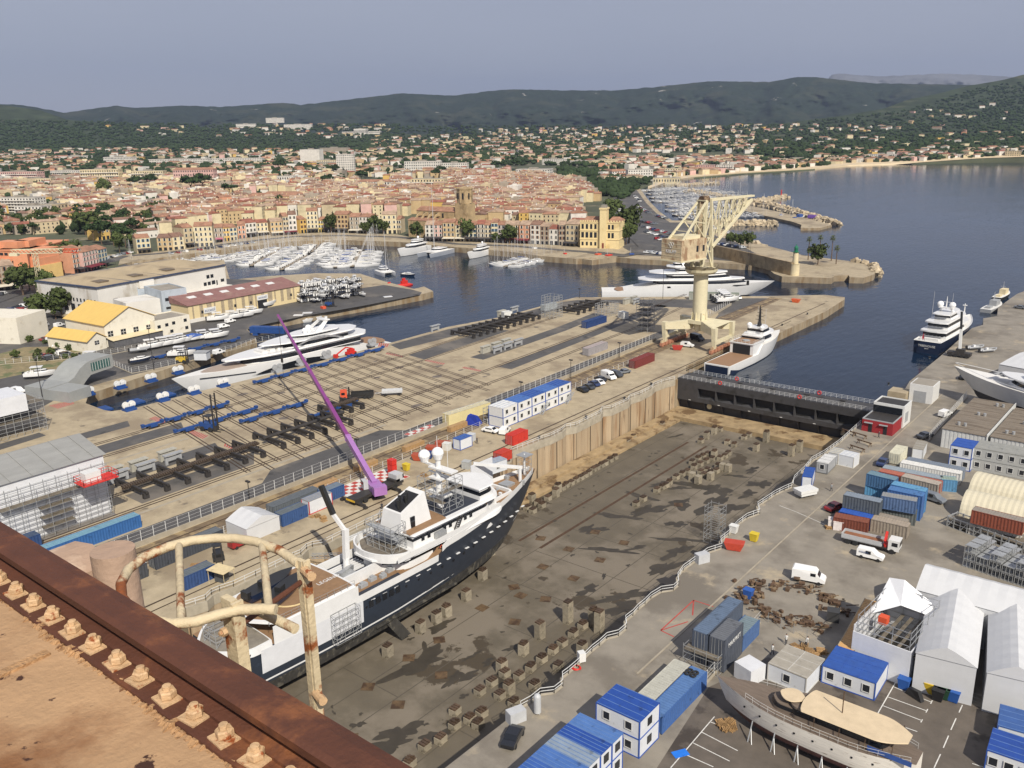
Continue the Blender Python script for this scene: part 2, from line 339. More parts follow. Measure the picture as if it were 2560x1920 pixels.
def rocks(name,line,w,h,label,n=260,zb=-3.2,seed=3):
 """rubble mound breakwater: many angular boulders heaped along a line"""
 r=random.Random(seed);m=M();pts=[P(*q,-1)for q in line]
 segs=list(zip(pts,pts[1:]));Ls=[(b-a).length for a,b in segs];tot=sum(Ls)
 for k in range(n):
  t=r.random()*tot;i=0
  while i<len(Ls)-1 and t>Ls[i]:t-=Ls[i];i+=1
  a,b=segs[i];p=a.lerp(b,t/Ls[i]);d=(b-a).normalized();nn=Vector((-d.y,d.x,0));u=r.uniform(-1,1)
  p=p+nn*u*w/2;z=zb+(1-abs(u))*h;s=r.uniform(1.1,2.6)
  e1=Vector((r.uniform(-1,1),r.uniform(-1,1),r.uniform(-.5,.5))).normalized()
  q=p+Vector((0,0,0));q.z=z
  m.bar(q-e1*s*.7,q+e1*s*.7,s*r.uniform(.8,1.2),s*r.uniform(.7,1.1))
 m.prism([(p.x,p.y)for p in[a+(Vector((-(b-a).y,(b-a).x,0)).normalized()*w*.35)for a,b in segs]+[segs[-1][1]]+[a-(Vector((-(b-a).y,(b-a).x,0)).normalized()*w*.35)for a,b in segs[::-1]]],-8,zb+h*.7)
 return m.build(name,m_rocks,label=label,cat='breakwater')
rocks('breakwater',[(1720,476),(1800,490),(1870,503),(1930,512),(1989,529),(2050,546),(2090,558)],13,4.2,'long curved rubble breakwater sheltering the far marina, ending at the purple hut',620)
rocks('breakwater',[(1760,556),(1830,557),(1900,557),(1944,558)],9,3.6,'short straight inner breakwater of pale boulders below the big marina',240,seed=5)
rocks('breakwater',[(1840,514),(1900,500),(1935,494),(1965,490)],9,3.6,'northern rubble spur with small red beacon at its tip',240,seed=6)
rocks('breakwater',[(1690,462),(1740,458),(1800,456)],8,2.6,'low rock groyne at the near end of the sandy beach',160,seed=7)
rocks('breakwater',[(1790,577),(1815,590),(1860,605),(1915,618)],7,3.4,'rock armour along the seaward side of the lighthouse mole',220,seed=8)
rocks('breakwater',[(2135,658),(2170,664),(2190,672),(2184,684)],6,4.4,'heap of boulders round the tip of the lighthouse mole',90,seed=9)
pslab('breakwater_quay',[(1850,520),(1905,534),(1980,550),(2004,558),(2002,566),(2050,566),(2080,558),(1995,536),(1860,508)],-5,-1.2,[m_conc,m_qwall])
m=M();cc=[]
for a in[(1620,474),(1680,452),(1740,443),(1790,439),(1860,433),(1960,427),(2040,422),(2120,414),(2200,411),(2290,408),(2360,403),(2450,397),(2560,393),(2660,388)]:
 p=P(a[0],a[1]+2.2,-3);q=T(a[0],a[1]-6);q.z+=1.2;mid=T(a[0],a[1]);mid.z+=.9;cc.append([tuple(p+Vector((0,0,-1.5))),tuple(mid),tuple(q)])
m.loft(cc,0,caps=False,openring=True);struct('beach_sand',m,m_sand)
sheet('yard_asphalt',[(-300,1250),(110,1005),(150,990),(262,955),(470,903),(585,868),(640,845),(617,824),(650,813),(718,799),(760,790),(900,766),(1050,737),(1055,731),(1030,724),(960,712),(790,738),(660,770),(640,700),(420,690),(240,640),(130,622),(-300,720)],m_asph,.004)
sheet('west_track_asphalt',[(75,1035),(155,990),(110,985),(40,1010)],m_asph,.012)
WS=lambda n,pts,m=m_asph,z=.004:sheet(n,pts,m,z,True)
WS('fence_road_asphalt',[(-157.5,40),(-151.6,40),(-151.6,130),(-152.8,216),(-154.4,268),(-155.5,318),(-161,318),(-159.5,268),(-158,216),(-157.5,150),(-163,146),(-163,112),(-158,106)],m_asph,.007)
sheet('wharf_road_asphalt',[(975,862),(1120,823),(1262,794),(1401,756),(1442,750),(1700,748),(1915,745),(1935,752),(1860,778),(1800,806),(1785,800),(1797,785),(1775,773),(1690,768),(1600,766),(1600,757),(1460,757),(1300,799),(1000,874)],m_asph)
WS('track_bed_asphalt',[(-177.6,212),(-172.3,212),(-176.2,268),(-181.5,330),(-187,330),(-181,268)],m_asph)
WS('track_bed_asphalt',[(-176.4,84),(-169.3,84),(-169.3,112),(-176.4,117)],m_asph)
WS('track_bed_asphalt',[(-189.8,82),(-184.5,82),(-184.5,113),(-189.8,115)],m_asph)
WS('track_bed_asphalt',[(-211.8,70),(-205.3,70),(-205.3,116),(-211.8,119)],m_asph)
WS('track_bed_asphalt',[(-225,80),(-220,80),(-220,109),(-225,111)],m_asph)
WS('track_bed_asphalt',[(-228,70),(-233,70),(-235,92),(-231,92)],m_asph)
WS('track_bed_asphalt',[(-193.5,216),(-187.6,216),(-190.2,268),(-194,300),(-199.5,300),(-196,268)],m_asph)
WS('track_bed_asphalt',[(-213,206),(-204.5,205),(-208,255),(-216,255)],m_asph)
m_grey=mat('tarmac_pale',C('#77716a'),var=.2,scale=.4,coord='World')
WS('track_bed_asphalt',[(-187,62),(-168,62),(-168,78),(-187,78)],m_grey)
m_dirt=mat('rail_bed_dirt',C('#6f5f4a'),var=.35,scale=.6,coord='World',col2=C('#93805f'),fac2=(.5,.6),scale2=.25,bump=.4)
WS('rail_bed',[(-150.4,40),(-142.2,40),(-142.6,130),(-143.6,216),(-145.5,300),(-148,372),(-153.5,372),(-153,268),(-151.6,216),(-150.4,130)],m_dirt,.009)
m_rail=mat('rail_steel_brown',C('#46382b'),rough=.6,var=.3,scale=1,coord='World',metal=.2)
def railline(pts,w=.09,h=.1,z=0.0,gap=None):
 m=M()
 for off in([0]if gap is None else[-gap/2,gap/2]):
  for a,b in zip(pts,pts[1:]):
   a_,b_=Vector((a[0],a[1],z)),Vector((b[0],b[1],z));n=(b_-a_).normalized();s=Vector((-n.y,n.x,0))*off
   m.bar(a_+s,b_+s,w,h)
 return m
TR=[[(-213.6,60),(-213.7,133),(-213.6,206),(-218,262)],[(-203.4,60),(-203.5,133),(-203.7,205),(-208,285)],[(-178.1,78),(-178,153),(-178,205),(-181.6,276),(-188,358)],[(-167.8,60),(-167.8,152),(-167.9,205),(-171.2,298),(-175,330)]]
for i,t in enumerate(TR):struct('ship_transfer_track',railline(t,.34,.1,gap=1.1),m_rail)
OX0,OX1=P(362,1016),P(969,880)
for k in range(21):
 a=OX0.lerp(OX1,k/20);b=Vector((-166+(3 if k%2 else 0),a.y-12.5+1.5*(k/20),0))
 struct('cross_transfer_track',railline([(a.x,a.y),(b.x,b.y)],.3,.08,gap=.95),m_rail)
struct('crane_rail',railline([(-129.1,40),(-129.2,372)],.35,.12),m_rail);struct('crane_rail',railline([(-126.9,40),(-127.3,330)],.22,.12),m_rail)
for x in(-148.3,-144.6):struct('gantry_rail',railline([(x,40),(x-.3,130),(x-2,216),(x-4,300),(x-5,370)],.22,.14),m_rail)
m_cstrip=mat('pale_concrete',C('#9b9281'),var=.15,scale=.5,coord='World')
struct('road_kerb',railline([(-55.3,95),(-55.6,262)],.25,.16),m_cstrip)
for x,y0,y1 in((-199,84,113),(-191,84,113),(-182.6,84,110),(-165.5,60,150)):WS('concrete_strip',[(x,y0),(x+.9,y0),(x+.9,y1),(x,y1)],m_cstrip,.008)
m_red=mat('red_floor_paint',C('#a8453c'),var=.2,scale=1,coord='World')
def hatch(q,n):
 m=M();c=[P(*p)for p in q]
 for k in range(n):
  a,b=c[0].lerp(c[1],(k+.0)/n),c[0].lerp(c[1],(k+.55)/n);d,e=c[3].lerp(c[2],k/n),c[3].lerp(c[2],(k+.55)/n);m.face([(p.x,p.y,.012)for p in(d,e,b,a)])
 struct('hatched_marking',m,m_red);m2=M();m2.face([(p.x,p.y,.008)for p in c[::-1]])
 struct('hatched_base',m2,m_cstrip)
for q,n in(([(970,881),(1012,891),(1005,889+4),(964,885)],8),([(1068,899),(1115,909),(1109,912),(1062,902)],9),([(1162,917),(1206,926),(1199,929),(1155,920)],9),([(388,1041),(423,1053),(408,1060),(373,1047)],8),([(484,1076),(523,1090),(508,1098),(470,1083)],8),([(562,1109),(600,1122),(590,1127),(560,1116)],6),([(180,1002),(187,1010),(145,1022),(122,1014)],9),([(948,857),(975,859),(970,868),(945,866)],5)):hatch(q,n)
m=M();r=random.Random(4)
for(x0,y0,nx,ny,dx,dy,sx,sy)in((-155.6,147.5,3,7,1.35,1.35,.0,.0),(-142.0,112.5,6,12,1.3,1.3,0,0)):
 for i in range(nx):
  for j in range(ny):
   if(i+j)%2==0:
    X,Y=x0+i*dx-j*sx,y0+j*dy;m.face([(X,Y,.014),(X+dx,Y,.014),(X+dx,Y+dy,.014),(X,Y+dy,.014)])
struct('chequered_marking',m,m_red);WS('chequered_base',[(-142.2,112.3),(-134.1,112.3),(-134.1,128.3),(-142.2,128.3)],m_mark,.008);WS('chequered_base',[(-155.7,147.4),(-151.5,147.4),(-151.5,157),(-155.7,157)],m_mark,.008)
m_patch=mat('dark_ground_stain',C('#6b6259'),var=.3,scale=1,coord='World')
m=M()
for k in range(70):
 X=r.uniform(-230,-170);Y=r.uniform(118,205);s=r.uniform(.25,1.0)*(1.6 if r.random()<.15 else.7);pts=[]
 for i in range(9):
  t=2*PI*i/9;pts.append((X+s*r.uniform(.6,1.1)*math.cos(t),Y+1.6*s*r.uniform(.6,1.1)*math.sin(t),.005+k*1e-5))
 m.face(pts)
struct('pad_stains',m,m_patch)
m_coping=mat('dock_coping',C('#a59c8a'),var=.2,scale=.6,coord='World')
def ribbon(line,z0,z1,off,mt,name):
 m=M();n=len(line);A=[]
 for i,p in enumerate(line):
  d=(line[min(i+1,n-1)]-line[max(i-1,0)]).normalized();A.append(p+Vector((d.y,-d.x,0))*off)
 B=[p+Vector((0,0,0))for p in line]
 rings=[[(a.x,a.y,z0),(a.x,a.y,z1),(b.x,b.y,z1),(b.x,b.y,z0)]for a,b in zip(A,B)]
 m.loft(rings,0);return struct(name,m,mt)
ribbon(QR,-1.5,.12,-.35,m_coping,'dock_coping');ribbon(QL,-1.7,.12,-.35,m_coping,'dock_coping')
m_wall=mat('dock_wall_stained',C('#a8957a'),var=.14,scale=.9,coord='World',stretch=(1,1,.03),col2=C('#87694a'),fac2=(.45,.7),scale2=.35,stretch2=(1,1,.1),col3=C('#5f5140'),fac3=(.60,.70),scale3=1.1,bump=.2)
m=M();y=60
WX=[]
for p in QL[::-1]:WX.append(p)
for(a,b)in zip(WX,WX[1:]):
 n=Vector(((b-a).y,-(b-a).x,0)).normalized()*.25
 m.face([(a.x+n.x,a.y+n.y,-10),(b.x+n.x,b.y+n.y,-10),(b.x+n.x,b.y+n.y,-1.5),(a.x+n.x,a.y+n.y,-1.5)])
struct('dock_wall',m,m_wall)
m=M();yy=66.0
m_joint=mat('wall_joint_dark',C('#4d4132'),var=.2,scale=1)
def qx(line,y):
 for a,b in zip(line,line[1:]):
  if min(a.y,b.y)<=y<=max(a.y,b.y):return a.x+(b.x-a.x)*(y-a.y)/((b.y-a.y)or 1)
 return line[0].x
while yy<230:
 m.box(qx(QL,yy)+.2,yy,-10,qx(QL,yy)+.36,yy+.22,-1.6);yy+=7.4
struct('dock_wall_joint',m,m_joint)
m_ledge=mat('dock_ledge_concrete',C('#9a8564'),var=.3,scale=.35,coord='World',col2=C('#6a5439'),fac2=(.5,.6),scale2=.2,bump=.3)
m=M();m.box(-123.2,40,-10,-120.2,224,-8.7);m.box(-120.2,40,-10,-117.6,223.5,-9.35);struct('dock_ledge',m,m_ledge)
m=M();m.box(-123.6,224,-10.2,-62,233.2,-8.8);struct('dock_sill',m,m_ledge)
m_groove=mat('floor_groove_rust',C('#4a3624'),var=.3,scale=.8,coord='World')
m=M()
for x in(-107.3,-101.7):m.box(x-.35,133.5,-10,x+.35,209,-9.985)
struct('floor_rail_groove',m,m_groove)
m_seam=mat('floor_seam',C('#4f483d'),var=.2,scale=1,coord='World');m=M()
for x in(-114.5,-108.2,-101.9,-95.4,-89,-82.6,-76.2,-69.8):
 for y0 in range(20,220,25):
  if r.random()<.85:m.box(x-.09,y0,-10,x+.09,y0+25,-9.994)
for yy in range(28,222,13):
 for x0 in(-117.6,-101.9,-89,-76.2):
  if r.random()<.8:m.box(x0,yy-.09,-10,x0+12.8,yy+.09,-9.993)
struct('dock_floor_seam',m,m_seam)
m_puddle=mat('wet_concrete',C('#3c362c'),rough=.55,var=.3,scale=.3,coord='World')
def puddle(cx,cy,L,W,rz,seed,z=-9.99):
 rr=random.Random(seed);pts=[];n=34;ph=[rr.uniform(0,6.28)for _ in range(6)]
 for i in range(n):
  t=2*PI*i/n;k=1+.28*math.sin(2*t+ph[0])+.22*math.sin(3*t+ph[1])+.18*math.sin(5*t+ph[2])+.14*math.sin(8*t+ph[3])+rr.uniform(-.12,.12)
  a,b=L*k*math.cos(t),W*k*math.sin(t);pts.append((cx+a*math.cos(rz)-b*math.sin(rz),cy+a*math.sin(rz)+b*math.cos(rz),z))
 return pts
m=M();i=0
for(qx_,qy_,L_,W_,az_)in[(1045,1660,8,3.2,.6),(1130,1700,3,1.2,1),(1065,1630,4,1,1.5),(1100,1565,4,1.6,.5),(1480,1325,5,2.2,.3),(1520,1375,7,1.5,2.8),(1590,1370,4,1,.2),(1470,1320,3,1,.9),(1540,1290,8,1.5,2.6),(1620,1275,7,3,.5),(1600,1240,6,1.6,2.4),(1700,1260,5,3,.4),(1780,1260,9,3,.7),(1830,1270,5,3,.5),(1740,1215,9,2.6,2.6),(1790,1225,6,3.5,.8),(1700,1220,4,1.4,2.9),(1840,1190,5,1,2.8),(1870,1235,4,2,.5),(1900,1210,4,3,.5),(1690,1310,3.5,2,.2),(1690,1380,6,2,.7),(1660,1420,7,2.2,.6),(1710,1350,9,1.2,2.8),(1560,1490,7,2.2,.2),(1470,1475,4,1.6,.5),(1555,1520,5,2.6,.3),(1280,1620,2,1,.3),(1160,1690,3.5,1.6,.4),(1180,1640,3,.5,.7),(1250,1700,3,2,.3),(1000,1830,4.5,2.5,.4),(960,1870,7,2,.5),(1090,1840,3,2,.4),(895,1812,1.6,.9,0),(1660,1060,5,1.2,.3),(1850,1075,6,1.5,2.8),(1690,1090,4,.8,.4),(1650,1210,4,1.5,.3),(1765,1180,5,2,.5),(1880,1175,4,1.6,.6),(1220,1655,2.2,.8,.8),(1160,1740,1.5,.6,.2),(1510,1440,1.8,.5,1.1)]:
 p=P(qx_,qy_,-10);m.face(puddle(p.x,p.y,L_*.62,W_*.7,az_+.8,i*7+1,-9.99+i*2e-4));i+=1
for k in range(130):
 p=(r.uniform(-116,-70),r.uniform(30,215));m.face(puddle(p[0],p[1],r.uniform(.2,.7),r.uniform(.15,.4),r.uniform(0,3),500+k,-9.975+k*1e-5))
struct('wet_patches',m,m_puddle)
m_manh=mat('rusty_cover_plate',C('#5f4b33'),var=.45,scale=1.2,coord='World',col2=C('#3e2c1c'),fac2=(.45,.6),scale2=.6)
for i,q in enumerate([(1205,1520),(1302,1498-9),(1357,1417),(1434,1446),(1422,1373),(1500,1400),(1560,1357),(1488,1330),(1352,1346),(1287,1525+30),(1364,1498),(1696,1262),(920,1717),(995,1762),(1022,1645),(1103,1688),(878,1846),(1098,1620-20),(1285,1468)]):
 p=P(*q,-10);m=M();m.box(-.8,-.8,0,.8,.8,.03);m.box(-1,-1,0,1,1,.015)
 m.build('floor_hatch',m_manh,loc=(p.x,p.y,-9.96),rz=.05*i,kind='structure')
WALLS={'cream':C('#cdbf9c'),'white':C('#cfcac0'),'tan':C('#b79f78'),'ochre':C('#c7a55e'),'salmon':C('#c59173'),'pink':C('#c9a59b'),'beige':C('#b9a98a'),'grey':C('#9b9080'),'yellow':C('#d3bb68'),'lilac':C('#b3a6a3')}
WM={k:mat('render_'+k,v,rough=.9,var=.12,scale=.25,coord='World',col2=tuple(c*.72 for c in v),fac2=(.5,.75),scale2=.12)for k,v in WALLS.items()}
ROOFS={'terracotta':C('#9b735c'),'red-tiled':C('#8f5a49'),'pale-tiled':C('#a8907a'),'brown-tiled':C('#806353')}
RM={k:mat('roof_'+k,v,rough=.95,var=.3,scale=.5,coord='World',col2=tuple(c*.7 for c in v),fac2=(.45,.65),scale2=.2,bump=.3,bscale=3)for k,v in ROOFS.items()}
m_flat=mat('flat_roof_gravel',C('#8f887c'),var=.2,scale=.3,coord='World')
m_win=mat('window_glass_dark',(.02,.023,.028),rough=.2,var=.2,scale=1)
SHUT={k:mat('shutter_'+k,C(h),var=.1)for k,h in{'grey':'#a9a79c','brown':'#8a6a52','blue':'#6f8fa6','white':'#c9c6ba','green':'#5f7760'}.items()}
m_awn={k:mat('awning_'+k,C(h),var=.1)for k,h in{'cream':'#cdc5b2','crimson':'#6b1f2c','dark':'#3c3a3c','pink':'#b3637c'}.items()}
ORD=['first','second','third','fourth','fifth','sixth','seventh','eighth','ninth','tenth','eleventh','twelfth','13th','14th','15th','16th','17th','18th','19th','20th','21st','22nd','23rd']+['%dth'%k for k in range(24,31)]+['31st','32nd','33rd']+['%dth'%k for k in range(34,41)]+['41st','42nd','43rd']+['%dth'%k for k in range(44,51)]+['51st','52nd','53rd']+['%dth'%k for k in range(54,61)]
LAB=[]
def lab(o,base,pxx):LAB.append((o,base,pxx))
def finish_labels():
 g={}
 for o,b,x in LAB:g.setdefault(b,[]).append((x,o))
 for b,L_ in g.items():
  L_.sort(key=lambda t:t[0])
  for i,(x,o)in enumerate(L_):
   o['label']=b if len(L_)==1 else '%s, %s from left'%(b,ORD[min(i,len(ORD)-1)])
def win_mesh(w,h,shut):
 m=M();m.box(-w/2,-.06,0,w/2,.05,h,0)
 if shut:m.box(-w/2-.45,-.12,0,-w/2,.02,h,1);m.box(w/2,-.12,0,w/2+.45,.02,h,1)
 return m
WIN={k:win_mesh(1.0,1.9,True).mesh('window',[m_win,SHUT[k]])for k in SHUT}
def gable(m,w,d,h,rh,ov=.3,mi=0,hip=0.0,along='x'):
 """pitched roof over a w x d box centred at the origin, ridge along x"""
 W_,D_=w/2+ov,d/2+ov;hx=hip
 top=[(-W_+hx,0,h+rh),(W_-hx,0,h+rh)]
 a,b,c,e=(-W_,-D_,h),(W_,-D_,h),(W_,D_,h),(-W_,D_,h)
 m._a([a,b,c,e,top[0],top[1],(a[0],a[1],h-.18),(b[0],b[1],h-.18),(c[0],c[1],h-.18),(e[0],e[1],h-.18)],[(0,1,5,4),(2,3,4,5),(1,2,5),(3,0,4),(0,6,7,1),(1,7,8,2),(2,8,9,3),(3,9,6,0),(9,8,7,6)],mi);return m
def front_house(x0,x1,yb0,yb1,eave,wall,roof,shut,floors,depth=12,place='',cols_=None,awn=None):
 a,b=P(x0,yb0),P(x1,yb1);mid=(a+b)/2;mb_=PD((x0+x1)/2,eave,math.hypot(mid.x,mid.y));h=mb_.z
 w=(b-a).length-.1;rz=dirz(a,b)
 n=Vector((-(b-a).y,(b-a).x,0)).normalized()
 if n.dot(mid)<0:n=-n
 t=thing('quay_house','','house',(mid.x,mid.y,0),rz,'houses facing the old harbour')
 q=M();q.box(-w/2,0,0,w/2,depth,h);q.build('wall',WM[wall],t)
 q=M();q.T=Matrix.Translation((0,depth/2,0));gable(q,w-.3,depth,h,2.0+.1*(len(LAB)%5),.25);q.build('roof',RM[roof],t)
 q=M();cxx=w*.3*(1 if len(LAB)%2 else-1);q.box(cxx-.5,depth*.7,h,cxx+.5,depth*.7+.8,h+2.4);q.build('chimney',WM['beige'],t)
 nc=cols_ or max(2,round(w/3.1));fh=h/floors
 for f_ in range(1,floors):
  for c_ in range(nc):
   o=bpy.data.objects.new('window',WIN[shut]);COL.objects.link(o);o.parent=t;o.location=(-w/2+w*(c_+.5)/nc,-.02,f_*fh+.5)
 for c_ in range(nc):
  q=M();q.box(-w/2+w*(c_+.2)/nc,-.06,.05,-w/2+w*(c_+.8)/nc,.04,min(2.8,fh*.75));q.build('shop_window',m_win,t)
 if awn:
  q=M();q.face([(-w/2,-.1,3.1),(w/2,-.1,3.1),(w/2,-4.5,2.5),(-w/2,-4.5,2.5)][::-1]);q.face([(-w/2,-.1,3.0),(w/2,-.1,3.0),(w/2,-4.5,2.4),(-w/2,-4.5,2.4)]);
  for s_ in(-1,1):q.bar((s_*(w/2-.2),-4.4,0),(s_*(w/2-.2),-4.4,2.5),.12)
  q.build('awning',m_awn[awn],t)
 lab(t,'narrow'*(w<8)+'broad'*(w>=8)+' %s %d-storey quayside house with %s roof and %s shutters'%(wall,floors,roof,shut),(x0+x1)/2)
 return t
FR=[(344,379,634,631,594,'cream','terracotta','blue',3,'dark'),(395,434,627,626,594,'tan','brown-tiled','grey',3,None),(434,463,626,623,591,'cream','brown-tiled','grey',3,None),(463,487,620,617,568,'beige','terracotta','grey',4,'dark'),(489,535,618,616,565,'cream','terracotta','white',4,None),(537,560,606,605,568,'grey','terracotta','white',3,'pink'),(560,576,604,603,568,'ochre','terracotta','white',3,None),(576,595,602,600,568,'cream','terracotta','blue',3,None),(596,616,597,596,562,'salmon','terracotta','white',3,None),(616,643,594,591,556,'white','red-tiled','grey',3,'dark'),(643,672,589,587,556,'cream','red-tiled','white',3,'cream'),(678,709,590,588,553,'tan','pale-tiled','grey',3,'cream'),(710,724,588,587,540,'beige','terracotta','grey',4,'crimson'),(724,744,587,586,536,'white','brown-tiled','grey',4,'crimson'),(752,768,584,582,548,'ochre','terracotta','brown',3,None),(769,797,582,581,527,'cream','terracotta','white',5,'dark'),(797,810,581,581,550,'yellow','terracotta','white',3,None),(810,837,581,581,550,'lilac','brown-tiled','brown',3,'dark'),(837,872,581,581,536,'tan','terracotta','brown',4,'dark'),(875,900,583,583,542,'grey','terracotta','white',4,'cream'),(900,926,583,584,542,'white','terracotta','white',4,'cream'),(957,993,585,584,536,'cream','pale-tiled','white',4,None),(993,1003,584,584,548,'beige','terracotta','white',3,None),(1064,1086,603,603,562,'white','pale-tiled','grey',4,'dark'),(1086,1108,603,603,562,'pink','terracotta','white',4,'dark'),(1108,1138,604,604,556,'tan','terracotta','grey',4,'cream'),(1139,1164,604,604,562,'cream','terracotta','grey',4,'cream'),(1164,1193,604,604,562,'cream','terracotta','blue',4,'dark'),(1193,1212,605,605,560,'grey','red-tiled','white',4,'dark'),(1212,1229,605,605,562,'beige','terracotta','white',4,'dark'),(1229,1245,606,606,556,'cream','terracotta','blue',4,'dark'),(1245,1263,606,606,562,'lilac','terracotta','grey',4,'dark'),(1263,1298,607,607,562,'tan','pale-tiled','white',4,'crimson'),(1298,1325,608,609,562,'salmon','pale-tiled','white',4,'crimson'),(1326,1350,610,611,562,'white','brown-tiled','brown',4,None),(1350,1373,611,612,566,'grey','pale-tiled','brown',4,None),(1373,1396,612,613,572,'white','red-tiled','white',3,None),(1397,1414,614,614,562,'grey','pale-tiled','brown',4,None),(1414,1447,615,617,560,'beige','pale-tiled','grey',4,'dark')]
for(x0,x1,a_,b_,ev,wl,rf,sh,fl,aw)in FR:front_house(x0,x1,a_,b_,ev,wl,rf,sh,fl,awn=aw)
def block(name,label,cat,x0,x1,yb,yt,wall,roof='flat',depth=12,floors=0,bays=0,yb1=None,group=None,balcony=False,band=None,roofcol='terracotta',Z=None):
 """a building standing on the ground with its front wall between two photo columns"""
 yb1=yb if yb1 is None else yb1
 a,b=T(x0,yb),T(x1,yb1);mid=(a+b)/2;d=math.hypot(mid.x,mid.y);top=PD((x0+x1)/2,yt,d);h=top.z-mid.z
 z0=min(a.z,b.z)-2;w=math.hypot((b-a).x,(b-a).y);rz=dirz(a,b);off=mid.z-z0
 t=thing(name,'',cat,(mid.x,mid.y,z0),rz,group);H=h+off
 wm=wall if not isinstance(wall,str)else WM[wall]
 q=M();q.box(-w/2,0,0,w/2,depth,H,0)
 if roof=='flat':q.box(-w/2-.2,-.2,H,w/2+.2,depth+.2,H+.5,0)
 if floors:
  fh=h/floors;n=bays or max(3,int(w/3.4));ww=w/n
  for f_ in range(floors):
   for k in range(n):
    q.box(-w/2+ww*(k+.28),-.09,off+fh*f_+fh*.32,-w/2+ww*(k+.72),.05,off+fh*f_+fh*.78,1)
  nd=max(2,int(depth/4))
  for f_ in range(floors):
   for k in range(nd):q.box(w/2-.05,depth*(k+.3)/nd,off+fh*f_+fh*.32,w/2+.09,depth*(k+.65)/nd,off+fh*f_+fh*.78,1)
 q.build('wall',[wm,m_win],t)
 if roof=='flat':
  q=M();q.box(-w/2+.3,.3,H+.5,w/2-.3,depth-.3,H+.56);q.box(-w*.15,depth*.35,H+.56,w*.1,depth*.7,H+2.6);q.build('roof',m_flat,t)
 else:
  q=M();q.T=Matrix.Translation((0,depth/2,0));gable(q,w,depth,H,min(3.2,depth*.2),.4,hip=min(w*.2,3));q.build('roof',RM[roofcol],t)
 if floors and balcony:
  for f_ in range(1,floors):
   q=M();q.box(-w/2+.5,-1.5,off+fh*f_-.1,w/2-.5,-.1,off+fh*f_+.85);q.build('balcony',WM['white'],t)
 lab(t,label,(x0+x1)/2);return t
